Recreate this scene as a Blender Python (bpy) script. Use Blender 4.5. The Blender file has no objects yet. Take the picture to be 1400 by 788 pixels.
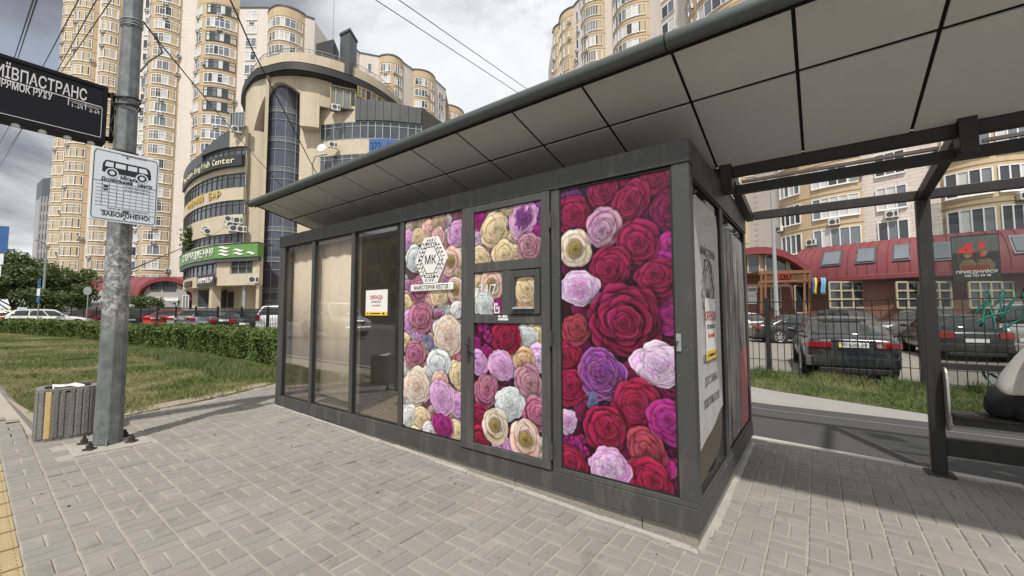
import bpy, bmesh, math, random
import numpy as np
from mathutils import Vector, Matrix
random.seed(11)
rng = np.random.default_rng(5)
SC = bpy.context.scene
COL = SC.collection
R_ = math.radians
# ------------------------------------------------------------ camera solve (from vanishing points of the kiosk)
H_EYE = 1.5
F_PX = 557.614
yaw, pitch, roll = -0.6422, 0.0620, -0.0023
fw = np.array([math.sin(yaw)*math.cos(pitch), math.cos(yaw)*math.cos(pitch), math.sin(pitch)])
r0 = np.array([math.cos(yaw), -math.sin(yaw), 0.0]); u0 = np.cross(r0, fw)
cr = math.cos(roll)*r0 + math.sin(roll)*u0
cu = -math.sin(roll)*r0 + math.cos(roll)*u0
FH = np.array([math.sin(yaw), math.cos(yaw), 0.0])
EYE = np.array([0, 0, H_EYE])

def ray(px, py):
    return cr*((px-700)/F_PX) + cu*((394-py)/F_PX) + fw

def at(px, py, depth):
    """point seen at photo pixel (px,py) at a given horizontal depth"""
    d = ray(px, py)
    return Vector(EYE + d*(depth/float(d @ FH)))

def W(px, depth):
    """ground plan position (x,y) of a column px at horizontal depth"""
    p = at(px, 428.5, depth)
    return Vector((p.x, p.y))

def zat(py, px, depth):
    return at(px, py, depth).z

def front(px, py, Y=2.8193):
    d = ray(px, py)
    return Vector(EYE + d*(Y/d[1]))

def sidex(px, py, X=-0.6476):
    d = ray(px, py)
    return Vector(EYE + d*(X/d[0]))

GXZ = [(-300, .45), (-36, .45), (-24, .27), (-12, .18), (-6.5, .15), (-0.65, 0.0), (400, 0.0)]
def gz(x):
    for (a, za), (b, zb) in zip(GXZ, GXZ[1:]):
        if x <= b:
            t = (x-a)/(b-a)
            return za + (zb-za)*max(0, min(1, t))
    return 0.0

# ------------------------------------------------------------ object bookkeeping
OFF = {}
def tag(o, label=None, cat=None, group=None, kind=None):
    if label: o['label'] = label
    if cat: o['category'] = cat
    if group: o['group'] = group
    if kind: o['kind'] = kind
    return o

def thing(name, label, cat, loc=(0, 0, 0), rz=0.0, group=None):
    o = bpy.data.objects.new(name, None)
    o.empty_display_size = .2
    COL.objects.link(o)
    o.location = loc
    o.rotation_euler = (0, 0, rz)
    OFF[o.name] = Vector(loc)
    return tag(o, label, cat, group)

class MB:
    def __init__(s):
        s.v = []; s.f = []; s.m = []; s.sm = []
    def add(s, pts, faces, mi=0, smooth=False):
        b = len(s.v)
        s.v += [tuple(p) for p in pts]
        for f in faces:
            s.f.append([b+i for i in f]); s.m.append(mi); s.sm.append(smooth)
        return s
    def quad(s, a, b, c, d, mi=0):
        return s.add([a, b, c, d], [(0, 1, 2, 3)], mi)
    def poly(s, pts, mi=0):
        return s.add(pts, [tuple(range(len(pts)))], mi)
    def box(s, x0, x1, y0, y1, z0, z1, mi=0):
        p = [(x0,y0,z0),(x1,y0,z0),(x1,y1,z0),(x0,y1,z0),(x0,y0,z1),(x1,y0,z1),(x1,y1,z1),(x0,y1,z1)]
        return s.add(p, [(0,3,2,1),(4,5,6,7),(0,1,5,4),(1,2,6,5),(2,3,7,6),(3,0,4,7)], mi)
    def hexa(s, p, mi=0):
        return s.add(p, [(0,3,2,1),(4,5,6,7),(0,1,5,4),(1,2,6,5),(2,3,7,6),(3,0,4,7)], mi)
    def bar(s, a, b, w, h, mi=0, up=(0,0,1)):
        """box beam from a to b, w wide sideways, h tall (centred)"""
        a = Vector(a); b = Vector(b); d = (b-a).normalized(); up = Vector(up)
        if abs(d.dot(up)) > .98: up = Vector((1, 0, 0))
        sd = d.cross(up).normalized(); u = sd.cross(d).normalized()
        sd = sd*w/2; u = u*h/2
        p = [a-sd-u, a+sd-u, b+sd-u, b-sd-u, a-sd+u, a+sd+u, b+sd+u, b-sd+u]
        return s.hexa(p, mi)
    def tube(s, path, r, n=8, mi=0, caps=True, smooth=True, start=0.0):
        path = [Vector(p) for p in path]
        rs = r if isinstance(r, (list, tuple)) else [r]*len(path)
        pts = []; N = len(path)
        ref = None
        for i, p in enumerate(path):
            d = (path[min(i+1, N-1)]-path[max(i-1, 0)]).normalized()
            if ref is None:
                ref = Vector((0,0,1)) if abs(d.z) < .9 else Vector((1,0,0))
            a = d.cross(ref).normalized(); b = a.cross(d).normalized()
            for k in range(n):
                t = start + 2*math.pi*k/n
                pts.append(p + (a*math.cos(t)+b*math.sin(t))*rs[i])
        fs = []
        for i in range(N-1):
            for k in range(n):
                k2 = (k+1) % n
                fs.append((i*n+k, i*n+k2, (i+1)*n+k2, (i+1)*n+k))
        s.add(pts, fs, mi, smooth)
        if caps:
            s.add([pts[k] for k in range(n)], [tuple(range(n))[::-1]], mi)
            s.add([pts[(N-1)*n+k] for k in range(n)], [tuple(range(n))], mi)
        return s
    def cyl(s, a, b, r, n=16, mi=0, smooth=True):
        return s.tube([a, b], r, n, mi, True, smooth)
    def prism(s, poly, z0, z1, mi=0, top=True, bot=True):
        n = len(poly)
        p = [(x, y, z0) for x, y in poly] + [(x, y, z1) for x, y in poly]
        f = [(i, (i+1) % n, n+(i+1) % n, n+i) for i in range(n)]
        if bot: f.append(tuple(range(n))[::-1])
        if top: f.append(tuple(range(n, 2*n)))
        return s.add(p, f, mi)
    def build(s, name, mats, parent=None, world=True, bevel=0, seg=2, subs=0, smooth=None):
        me = bpy.data.meshes.new(name)
        o = bpy.data.objects.new(name, me)
        COL.objects.link(o)
        off = Vector((0, 0, 0))
        if parent is not None:
            o.parent = parent
            off = OFF.get(parent.name, Vector((0, 0, 0)))
        OFF[o.name] = off
        V = s.v
        if world and off.length > 0:
            V = [(x-off.x, y-off.y, z-off.z) for x, y, z in s.v]
        me.from_pydata([tuple(v) for v in V], [], s.f)
        if not isinstance(mats, (list, tuple)): mats = [mats]
        for m in mats: me.materials.append(m)
        me.polygons.foreach_set('material_index', s.m)
        me.polygons.foreach_set('use_smooth', s.sm if smooth is None else [smooth]*len(s.f))
        me.update()
        if bevel or subs:
            bm = bmesh.new(); bm.from_mesh(me)
            bmesh.ops.remove_doubles(bm, verts=bm.verts, dist=1e-5)
            if bevel:
                ed = [e for e in bm.edges if len(e.link_faces) == 2 and e.calc_face_angle(0) > .5]
                bmesh.ops.bevel(bm, geom=ed, offset=bevel, segments=seg, affect='EDGES', profile=.5, clamp_overlap=True)
            bm.to_mesh(me); bm.free()
            if subs:
                md = o.modifiers.new('subsurf', 'SUBSURF'); md.levels = subs; md.render_levels = subs
        return o

def recalc(o):
    bm = bmesh.new(); bm.from_mesh(o.data)
    bmesh.ops.recalc_face_normals(bm, faces=bm.faces)
    bm.to_mesh(o.data); bm.free()
    return o

def link_copy(o, parent, loc=None, rot=None, name=None):
    c = o.copy(); COL.objects.link(c); c.parent = parent
    if loc is not None: c.location = loc
    if rot is not None: c.rotation_euler = rot
    return c

def copy_tree(o, parent=None):
    c = o.copy(); COL.objects.link(c)
    if parent is not None: c.parent = parent
    OFF[c.name] = OFF.get(o.name, Vector((0,0,0)))
    for ch in list(o.children): copy_tree(ch, c)
    return c

def text_mesh(name, body, size, mat, parent, M, extrude=0.001, align='CENTER', xs=1.0, bold=0.0, spacing=1.0, world=True, fit=None):
    """flat lettering; M is the 4x4 matrix of the sign plane (x right, y up, z out)"""
    cu_ = bpy.data.curves.new(name, 'FONT')
    cu_.body = body; cu_.size = size; cu_.extrude = extrude; cu_.align_x = align; cu_.align_y = 'CENTER'
    cu_.offset = bold; cu_.space_character = spacing; cu_.resolution_u = 3
    t = bpy.data.objects.new('tmp_text', cu_)
    COL.objects.link(t)
    dg = bpy.context.evaluated_depsgraph_get(); dg.update()
    me = bpy.data.meshes.new_from_object(t.evaluated_get(dg))
    COL.objects.unlink(t); bpy.data.objects.remove(t); bpy.data.curves.remove(cu_)
    if fit and len(me.vertices):
        xsv = [v.co.x for v in me.vertices]; xs = fit/max(1e-6, max(xsv)-min(xsv))
    me.transform(Matrix.Diagonal((xs, 1, 1, 1)))
    off = OFF.get(parent.name, Vector((0,0,0))) if parent is not None else Vector((0,0,0))
    me.transform(Matrix.Translation(-off) @ M if world else M)
    me.materials.clear(); me.materials.append(mat)
    o = bpy.data.objects.new(name, me); COL.objects.link(o)
    if parent is not None: o.parent = parent
    OFF[o.name] = off
    return o

def plane_matrix(origin, xdir, ydir):
    x = Vector(xdir).normalized(); y = Vector(ydir); y = (y - x*y.dot(x)).normalized(); z = x.cross(y)
    M = Matrix.Identity(4)
    for i in range(3):
        M[i][0] = x[i]; M[i][1] = y[i]; M[i][2] = z[i]; M[i][3] = origin[i]
    return M

def join_into(dst, objs):
    """merge meshes of objs (same space) into dst's mesh; removes objs"""
    bm = bmesh.new(); bm.from_mesh(dst.data)
    for o in objs:
        base = len(dst.data.materials)
        idx = {}
        for i, m in enumerate(o.data.materials):
            k = dst.data.materials.find(m.name)
            if k < 0:
                dst.data.materials.append(m); k = len(dst.data.materials)-1
            idx[i] = k
        b2 = bmesh.new(); b2.from_mesh(o.data)
        for f in b2.faces: f.material_index = idx.get(f.material_index, 0)
        tm = bpy.data.meshes.new('tmp'); b2.to_mesh(tm); b2.free()
        bm.from_mesh(tm); bpy.data.meshes.remove(tm)
        bpy.data.objects.remove(o)
    bm.to_mesh(dst.data); bm.free()
    return dst
# ------------------------------------------------------------ materials
MATS = {}
def nt_new(name):
    m = bpy.data.materials.new(name); m.use_nodes = True
    nt = m.node_tree
    b = nt.nodes['Principled BSDF']
    MATS[name] = m
    return m, nt, b
def N(nt, typ, **kw):
    n = nt.nodes.new(typ)
    for k, v in kw.items():
        if k.startswith('i_'): n.inputs[k[2:].replace('_', ' ')].default_value = v
        else: setattr(n, k, v)
    return n
def c4(c): return (c[0], c[1], c[2], 1.0)
def mixc(nt, fac, a, b, mode='MIX'):
    n = nt.nodes.new('ShaderNodeMix'); n.data_type = 'RGBA'; n.blend_type = mode
    for sock, v in ((n.inputs[0], fac), (n.inputs[6], a), (n.inputs[7], b)):
        if isinstance(v, bpy.types.NodeSocket): nt.links.new(v, sock)
        elif isinstance(v, (int, float)): sock.default_value = v
        else: sock.default_value = c4(v)
    return n.outputs[2]
def noise(nt, scale, detail=4, rough=.55, vec=None, dist=0.0):
    n = N(nt, 'ShaderNodeTexNoise'); n.inputs['Scale'].default_value = scale
    n.inputs['Detail'].default_value = detail; n.inputs['Roughness'].default_value = rough
    n.inputs['Distortion'].default_value = dist
    if vec is not None: nt.links.new(vec, n.inputs['Vector'])
    return n.outputs['Fac']
def ramp(nt, fac, stops):
    r = N(nt, 'ShaderNodeValToRGB'); nt.links.new(fac, r.inputs[0])
    cr_ = r.color_ramp
    while len(cr_.elements) < len(stops): cr_.elements.new(.5)
    for e, (p, c) in zip(cr_.elements, stops):
        e.position = p; e.color = c4(c) if not isinstance(c, (int, float)) else (c, c, c, 1)
    return r.outputs[0]
def coord(nt, kind='Object', scale=None):
    t = N(nt, 'ShaderNodeTexCoord').outputs[kind]
    if scale:
        mp = N(nt, 'ShaderNodeMapping'); mp.inputs['Scale'].default_value = scale
        nt.links.new(t, mp.inputs[0]); return mp.outputs[0]
    return t
def geo_pos(nt, scale=None):
    t = N(nt, 'ShaderNodeNewGeometry').outputs['Position']
    if scale:
        mp = N(nt, 'ShaderNodeMapping'); mp.inputs['Scale'].default_value = scale
        nt.links.new(t, mp.inputs[0]); return mp.outputs[0]
    return t
def bump(nt, b, h, strength=.3, dist=.02):
    n = N(nt, 'ShaderNodeBump'); n.inputs['Strength'].default_value = strength; n.inputs['Distance'].default_value = dist
    nt.links.new(h, n.inputs['Height']); nt.links.new(n.outputs[0], b.inputs['Normal'])

def mat(name, col, rough=.6, metal=0.0, var=.12, scale=3.0, bmp=0.0, bscale=40, spec=None, coat=0.0, streak=None):
    """plain surface with uneven colour: two noises vary the base colour"""
    m, nt, b = nt_new(name)
    p = geo_pos(nt)
    a = noise(nt, scale, 5, .6, p)
    lo = [max(0, c*(1-var)) for c in col]; hi = [min(1, c*(1+var)) for c in col]
    c = mixc(nt, a, lo, hi)
    a2 = noise(nt, scale*9, 3, .6, p)
    c = mixc(nt, ramp(nt, a2, [(.35, 0.0), (.75, 1.0)]), c, mixc(nt, .5, c, [x*(1-var*.8) for x in col]))
    if streak:
        s = noise(nt, 1.0, 3, .6, geo_pos(nt, streak))
        c = mixc(nt, ramp(nt, s, [(.48, 0.0), (.72, .8)]), c, [x*.72 for x in col])
    nt.links.new(c, b.inputs['Base Color'])
    b.inputs['Roughness'].default_value = rough; b.inputs['Metallic'].default_value = metal
    if rough > .2:
        rr = N(nt, 'ShaderNodeMapRange'); nt.links.new(a, rr.inputs[0])
        rr.inputs[3].default_value = max(.05, rough-.1); rr.inputs[4].default_value = min(1, rough+.1)
        nt.links.new(rr.outputs[0], b.inputs['Roughness'])
    if spec is not None: b.inputs['Specular IOR Level'].default_value = spec
    if coat:
        b.inputs['Coat Weight'].default_value = coat; b.inputs['Coat Roughness'].default_value = .05
    if bmp:
        bump(nt, b, noise(nt, bscale, 4, .6, p), bmp)
    return m

def attr_mat(name, attr, rough=.5, var=.1, spec=.4, bmp=0.0, bscale=60):
    m, nt, b = nt_new(name)
    a = N(nt, 'ShaderNodeAttribute'); a.attribute_name = attr
    n = noise(nt, 9, 5, .6, geo_pos(nt))
    c = mixc(nt, ramp(nt, n, [(.3, .88-var), (.7, .88)]), (0, 0, 0), a.outputs['Color'])
    nt.links.new(c, b.inputs['Base Color'])
    b.inputs['Roughness'].default_value = rough; b.inputs['Specular IOR Level'].default_value = spec
    if bmp: bump(nt, b, noise(nt, bscale, 4, .6, geo_pos(nt)), bmp)
    return m

def glass_mat(name, tint=(1, 1, 1), base=.05, k=1.6, rough=0.0, dust=0.0):
    """a pane: mirror reflection by Fresnel, the rest let through with a tint"""
    m = bpy.data.materials.new(name); m.use_nodes = True; MATS[name] = m
    nt = m.node_tree; nt.nodes.clear()
    out = N(nt, 'ShaderNodeOutputMaterial')
    tr = N(nt, 'ShaderNodeBsdfTransparent'); tr.inputs[0].default_value = c4(tint)
    gl = N(nt, 'ShaderNodeBsdfGlossy'); gl.inputs['Roughness'].default_value = rough; gl.inputs[0].default_value = (.95, .97, .97, 1)
    # symmetric Fresnel from the facing angle so that both sides of the pane behave alike
    lw = N(nt, 'ShaderNodeLayerWeight'); lw.inputs['Blend'].default_value = .5
    pw = N(nt, 'ShaderNodeMath', operation='POWER'); nt.links.new(lw.outputs['Facing'], pw.inputs[0]); pw.inputs[1].default_value = 3.2
    ma = N(nt, 'ShaderNodeMath', operation='MULTIPLY_ADD'); nt.links.new(pw.outputs[0], ma.inputs[0])
    ma.inputs[1].default_value = k*.55; ma.inputs[2].default_value = base; ma.use_clamp = True
    mx = N(nt, 'ShaderNodeMixShader'); nt.links.new(ma.outputs[0], mx.inputs[0])
    nt.links.new(tr.outputs[0], mx.inputs[1]); nt.links.new(gl.outputs[0], mx.inputs[2])
    if dust:  # dusty beige haze mixed in as diffuse colour to lighten the pane
        df = N(nt, 'ShaderNodeBsdfDiffuse'); df.inputs[0].default_value = (.62, .56, .47, 1)
        dn = noise(nt, 1.0, 5, .65, geo_pos(nt, (3, 3, 1.1)), .8)
        m2 = N(nt, 'ShaderNodeMixShader'); nt.links.new(ramp(nt, dn, [(.25, dust*.4), (.75, dust*1.7)]), m2.inputs[0])
        nt.links.new(mx.outputs[0], m2.inputs[1]); nt.links.new(df.outputs[0], m2.inputs[2]); nt.links.new(m2.outputs[0], out.inputs[0])
    else:
        nt.links.new(mx.outputs[0], out.inputs[0])
    return m

def dark_glass(name, col=(.03, .035, .045), rough=.06, spec=.8, var=.3, scale=.5):
    m, nt, b = nt_new(name)
    n = noise(nt, scale, 2, .5, geo_pos(nt))
    nt.links.new(mixc(nt, n, [c*(1-var) for c in col], [c*(1+var) for c in col]), b.inputs['Base Color'])
    b.inputs['Roughness'].default_value = rough; b.inputs['Specular IOR Level'].default_value = spec
    return m

# frame paint of the kiosk: dark grey powder coat with scratches and dust
def frame_paint(name, col, rough=.5, dirt=.35):
    m, nt, b = nt_new(name)
    p = geo_pos(nt)
    a = noise(nt, 2.3, 5, .6, p)
    c = mixc(nt, a, [x*.82 for x in col], [x*1.15 for x in col])
    dust = noise(nt, 1.0, 4, .7, geo_pos(nt, (9, 9, 1.2)))
    c = mixc(nt, ramp(nt, dust, [(.52, 0.0), (.8, dirt)]), c, (.24, .225, .2))
    chip = noise(nt, 38, 3, .7, geo_pos(nt, (1.2, 1.2, .6)))
    c = mixc(nt, ramp(nt, chip, [(.68, 0.0), (.72, min(.6, dirt*1.7))]), c, (.2, .195, .18))
    nt.links.new(c, b.inputs['Base Color'])
    rr = N(nt, 'ShaderNodeMapRange'); nt.links.new(dust, rr.inputs[0])
    rr.inputs[3].default_value = rough-.12; rr.inputs[4].default_value = rough+.2
    nt.links.new(rr.outputs[0], b.inputs['Roughness'])
    bump(nt, b, noise(nt, 60, 3, .5, p), .05, .01)
    return m

M_frame = frame_paint('kiosk_frame_paint', (.055, .057, .054))
M_frame2 = frame_paint('door_frame_paint', (.064, .066, .063), .48)
M_steel = frame_paint('shelter_steel', (.017, .0165, .016), .5, .10)
M_tube = mat('tube_paint', (.075, .085, .082), .38, 0, .15, 2, .05, 50)
M_gasket = mat('black_gasket', (.012, .012, .012), .6, 0, .1, 5)
M_gap = mat('dark_gap', (.006, .006, .006), .9, 0, .1, 5)
M_pane = glass_mat('window_glass', (.96, .955, .94), .13, 2.2, 0.0, .035)
M_sidepane = glass_mat('side_glass', (.90, .91, .90), .03, .7)
M_shelterglass = glass_mat('shelter_glass', (.78, .80, .79), .02, .6)
M_concrete = mat('concrete', (.27, .25, .215), .9, 0, .35, 3.5, .5, 45)
M_mortar = mat('mortar', (.36, .34, .30), .95, 0, .3, 6, .6, 60)
M_white = mat('white_plastic', (.78, .77, .74), .45, 0, .05, 4)
M_whiteframe = mat('white_window_frame', (.80, .80, .78), .45, 0, .05, .3)
M_black = mat('black_print', (.012, .012, .013), .5, 0, .1, 5)
M_blind = mat('cream_blind', (.86, .75, .60), .8, 0, .05, 1.2, 0)
M_kfloor = mat('kiosk_floor', (.20, .15, .11), .45, 0, .2, 3, 0)
M_kwall = mat('kiosk_inside', (.20, .175, .15), .7, 0, .15, 1.5)
M_galv = mat('galvanised_steel', (.36, .38, .385), .5, .35, .25, 5, .1, 40, streak=(6, 6, .6))
M_rust = mat('rusty_iron', (.06, .05, .045), .8, .3, .3, 20, .4, 60)
M_asphalt = mat('asphalt_dark', (.062, .061, .060), .92, 0, .22, 1.3, .5, 160)
M_asphalt_l = mat('asphalt_pale', (.30, .285, .265), .92, 0, .15, 1.1, .5, 160)
M_road = mat('road_asphalt', (.11, .108, .105), .92, 0, .15, .6, .3, 120)
M_kerb = mat('kerb_stone', (.40, .38, .345), .9, 0, .2, 3, .4, 50)
M_dirt = mat('bare_earth', (.30, .25, .19), .95, 0, .25, 1.5, .5, 30)

def pav_mat():
    m, nt, b = nt_new('paving_brick')
    a = N(nt, 'ShaderNodeAttribute'); a.attribute_name = 'tint'
    p = geo_pos(nt)
    c = mixc(nt, 1.0, (.255, .238, .210), a.outputs['Color'], 'MULTIPLY')
    big = noise(nt, .8, 5, .6, p)
    c = mixc(nt, ramp(nt, big, [(.35, 0.0), (.7, .55)]), c, (.19, .18, .162))
    fine = noise(nt, 160, 3, .7, p)
    c = mixc(nt, ramp(nt, fine, [(.3, .0), (.75, .4)]), c, (.22, .205, .18))
    dust = noise(nt, 3.1, 5, .65, p)
    c = mixc(nt, ramp(nt, dust, [(.55, 0.0), (.75, .45)]), c, (.38, .35, .30))
    spot = noise(nt, 26, 2, .5, p)
    c = mixc(nt, ramp(nt, spot, [(.705, 0.0), (.72, .6)]), c, (.1, .095, .085))
    st2 = noise(nt, 1.7, 6, .7, p, 1.5)
    c = mixc(nt, ramp(nt, st2, [(.58, 0.0), (.66, .38)]), c, (.13, .122, .11))
    nt.links.new(c, b.inputs['Base Color'])
    b.inputs['Roughness'].default_value = .88; b.inputs['Specular IOR Level'].default_value = .3
    bump(nt, b, noise(nt, 220, 3, .6, p), .35, .004)
    return m
M_paver = pav_mat()
M_joint = mat('joint_sand', (.35, .325, .28), .98, 0, .28, 5, .5, 120)
M_tactile = mat('tactile_yellow', (.37, .29, .16), .9, 0, .2, 3, .4, 120)

def lawn_mat():
    m, nt, b = nt_new('lawn_soil')
    p = geo_pos(nt)
    big = noise(nt, .42, 6, .62, p, .6)
    c = ramp(nt, big, [(.32, (.060, .085, .026)), (.48, (.105, .115, .042)), (.58, (.25, .205, .115)), (.72, (.33, .275, .17))])
    fn = noise(nt, 28, 5, .7, p)
    c = mixc(nt, ramp(nt, fn, [(.3, 0.0), (.7, .6)]), c, (.045, .055, .02))
    nt.links.new(c, b.inputs['Base Color']); b.inputs['Roughness'].default_value = 1.0
    b.inputs['Specular IOR Level'].default_value = .1
    bump(nt, b, fn, .9, .05)
    return m
M_lawn = lawn_mat()
def blade_mat(name, g, dry, lo=.45, hi=.6):
    m, nt, b = nt_new(name)
    p = geo_pos(nt)
    n = noise(nt, .42, 6, .62, p, .6)
    f = noise(nt, 35, 2, .5, p)
    c = mixc(nt, ramp(nt, n, [(lo, 0.0), (hi, 1.0)]), g, dry)
    c = mixc(nt, f, c, mixc(nt, .5, c, [x*1.7 for x in g]))
    nt.links.new(c, b.inputs['Base Color']); b.inputs['Roughness'].default_value = .75
    b.inputs['Specular IOR Level'].default_value = .25
    return m
M_blade = blade_mat('lawn_blades', (.085, .125, .030), (.28, .235, .12), .44, .58)
M_weed = blade_mat('weed_blades', (.080, .115, .036), (.22, .20, .10), .45, .66)

def leaf_mat(name, dark, light, scale=1.2):
    m, nt, b = nt_new(name)
    p = geo_pos(nt)
    n = noise(nt, scale, 4, .6, p)
    f = noise(nt, 22, 2, .5, p)
    c = mixc(nt, ramp(nt, n, [(.35, 0.0), (.68, 1.0)]), dark, light)
    c = mixc(nt, ramp(nt, f, [(.35, 0.0), (.7, .6)]), c, [min(1, x*1.5) for x in light])
    nt.links.new(c, b.inputs['Base Color']); b.inputs['Roughness'].default_value = .55
    b.inputs['Specular IOR Level'].default_value = .35
    # thin leaves pass some light
    tl = N(nt, 'ShaderNodeBsdfTranslucent'); nt.links.new(c, tl.inputs[0])
    mx = N(nt, 'ShaderNodeMixShader'); mx.inputs[0].default_value = .25
    nt.links.new(b.outputs[0], mx.inputs[1]); nt.links.new(tl.outputs[0], mx.inputs[2])
    nt.links.new(mx.outputs[0], nt.nodes['Material Output'].inputs[0])
    return m
M_hedge = leaf_mat('hedge_leaves', (.050, .080, .020), (.125, .175, .045), 1.6)
M_tree = leaf_mat('tree_leaves', (.055, .078, .030), (.13, .16, .062), .5)
M_tree2 = leaf_mat('young_tree_leaves', (.040, .065, .022), (.085, .12, .035), .9)
M_bark = mat('bark', (.10, .075, .055), .9, 0, .3, 8, .5, 30)

def brick_wall(name, c1, c2, mortar, sx, sy, bw=.5, rh=.25, ms=.012, stain=None):
    m, nt, b = nt_new(name)
    # horizontal run measured along the wall whatever way it faces: use x+y rotated by world position
    g = N(nt, 'ShaderNodeNewGeometry')
    sep = N(nt, 'ShaderNodeSeparateXYZ'); nt.links.new(g.outputs['Position'], sep.inputs[0])
    u = N(nt, 'ShaderNodeMath', operation='MULTIPLY'); nt.links.new(sep.outputs[0], u.inputs[0]); u.inputs[1].default_value = sx
    v = N(nt, 'ShaderNodeMath', operation='MULTIPLY_ADD'); nt.links.new(sep.outputs[1], v.inputs[0]); v.inputs[1].default_value = sy
    nt.links.new(u.outputs[0], v.inputs[2])
    cb = N(nt, 'ShaderNodeCombineXYZ'); nt.links.new(v.outputs[0], cb.inputs[0]); nt.links.new(sep.outputs[2], cb.inputs[1])
    br = N(nt, 'ShaderNodeTexBrick'); nt.links.new(cb.outputs[0], br.inputs['Vector'])
    br.inputs['Color1'].default_value = c4(c1); br.inputs['Color2'].default_value = c4(c2); br.inputs['Mortar'].default_value = c4(mortar)
    br.inputs['Scale'].default_value = 1.0; br.inputs['Brick Width'].default_value = bw; br.inputs['Row Height'].default_value = rh
    br.inputs['Mortar Size'].default_value = ms; br.offset = .5
    c = br.outputs['Color']
    n = noise(nt, .25, 5, .6, g.outputs['Position'])
    c = mixc(nt, ramp(nt, n, [(.35, 0.0), (.75, .5)]), c, mixc(nt, .5, c, [x*.72 for x in c1]))
    st = noise(nt, 1.0, 4, .65, geo_pos(nt, (.9, .9, .07)))
    c = mixc(nt, ramp(nt, st, [(.5, 0.0), (.75, .55)]), c, [x*.68 for x in (stain or c1)])
    nt.links.new(c, b.inputs['Base Color']); b.inputs['Roughness'].default_value = .85
    b.inputs['Specular IOR Level'].default_value = .25
    return m
M_pink = brick_wall('pale_brick', (.74, .665, .60), (.69, .615, .55), (.54, .49, .445), .8, .6, .9, .32, .03)
M_ochre = brick_wall('ochre_render', (.56, .44, .285), (.53, .415, .27), (.48, .37, .24), .8, .6, 3.2, 3.0, .012)
M_stone = brick_wall('beige_stone', (.60, .52, .385), (.565, .485, .36), (.47, .40, .30), .8, .6, .85, .55, .014)
M_redbrick = brick_wall('red_brick', (.20, .085, .060), (.15, .06, .045), (.22, .17, .14), .8, .6, .25, .08, .01)
M_winglass = dark_glass('flat_glass', (.16, .18, .20), .08, .8, .35, .35)
M_winglass2 = dark_glass('flat_glass_dark', (.045, .05, .055), .08, .8, .4, .5)
M_curtain = mat('net_curtain', (.60, .60, .58), .35, 0, .2, .8, spec=.6)
M_officeglass = dark_glass('office_glass', (.065, .070, .085), .05, .8, .4, .6)
M_bayglass = dark_glass('bay_glass', (.075, .078, .11), .07, .7, .3, 1.0)
M_alu = mat('grey_aluminium', (.34, .36, .36), .45, .2, .1, 1)
M_spandrel = mat('spandrel_grey', (.14, .16, .17), .3, .1, .1, 1)
M_clad = mat('dark_cladding', (.085, .088, .09), .45, .2, .12, .8)
M_eave = mat('dark_eave', (.035, .036, .038), .5, .1, .15, .6)
M_redroof = mat('red_metal_roof', (.20, .046, .055), .7, 0, .14, .6, streak=(1.5, 1.5, .4))
M_redband = mat('red_band', (.20, .036, .045), .55, 0, .1, .8)
M_acwhite = mat('ac_white', (.66, .66, .63), .5, 0, .08, 2)
M_acdark = mat('ac_dark', (.07, .07, .07), .6, 0, .1, 2)
M_greensign = mat('green_sign', (.13, .28, .075), .45, 0, .06, .4)
M_bluesign = mat('blue_sign', (.035, .11, .30), .5, 0, .06, .6)
M_yellow = mat('sign_yellow', (.80, .55, .06), .5, 0, .08, 1)
M_gold = mat('gold_letters', (.62, .42, .06), .4, .2, .1, 1)
M_cream = mat('cream_letters', (.80, .76, .52), .5, 0, .05, 1)
M_wood = mat('orange_wood', (.19, .092, .042), .6, 0, .25, 4)
M_tan = mat('tan_trim', (.40, .345, .235), .7, 0, .1, 1)
M_greywall = mat('grey_render', (.36, .34, .315), .85, 0, .15, .6)
M_canopycloth = mat('grey_canvas', (.27, .27, .265), .8, 0, .12, .8)
M_fence = mat('black_fence_paint', (.022, .022, .023), .5, .2, .2, 2)
M_mesh = mat('fence_wire', (.014, .015, .015), .5, .3, .2, 3)
M_soffit = mat('soffit_panel', (.55, .54, .525), .5, 0, .12, .9, 0, spec=.45)
M_soffit_b = mat('soffit_panel_dull', (.52, .51, .495), .55, 0, .08, .9, 0, spec=.4)
M_pinkstrip = mat('pale_strip', (.62, .50, .46), .5, 0, .1, 2)
M_hole = mat('opening_dark', (.012, .012, .013), .8, 0, .2, 1)
M_signwhite = mat('sign_white', (.70, .73, .77), .4, 0, .05, 3)
M_signblack = mat('screen_black', (.010, .010, .012), .5, 0, .15, 2, spec=.15)
M_lettergrey = mat('letter_white', (.66, .66, .66), .5, 0, .04, 3)
M_stoneurn = mat('weathered_concrete', (.20, .19, .18), .95, 0, .3, 5, .7, 50, streak=(14, 14, 1.5))
M_urnyellow = mat('urn_yellow_stripe', (.56, .43, .18), .85, 0, .2, 9, .4, 60)
M_paper = mat('paper', (.72, .70, .66), .8, 0, .06, 5)
M_wire = mat('cable_black', (.02, .02, .02), .6, 0, .1, 1)
M_red = mat('print_red', (.45, .03, .035), .5, 0, .1, 4)
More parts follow.
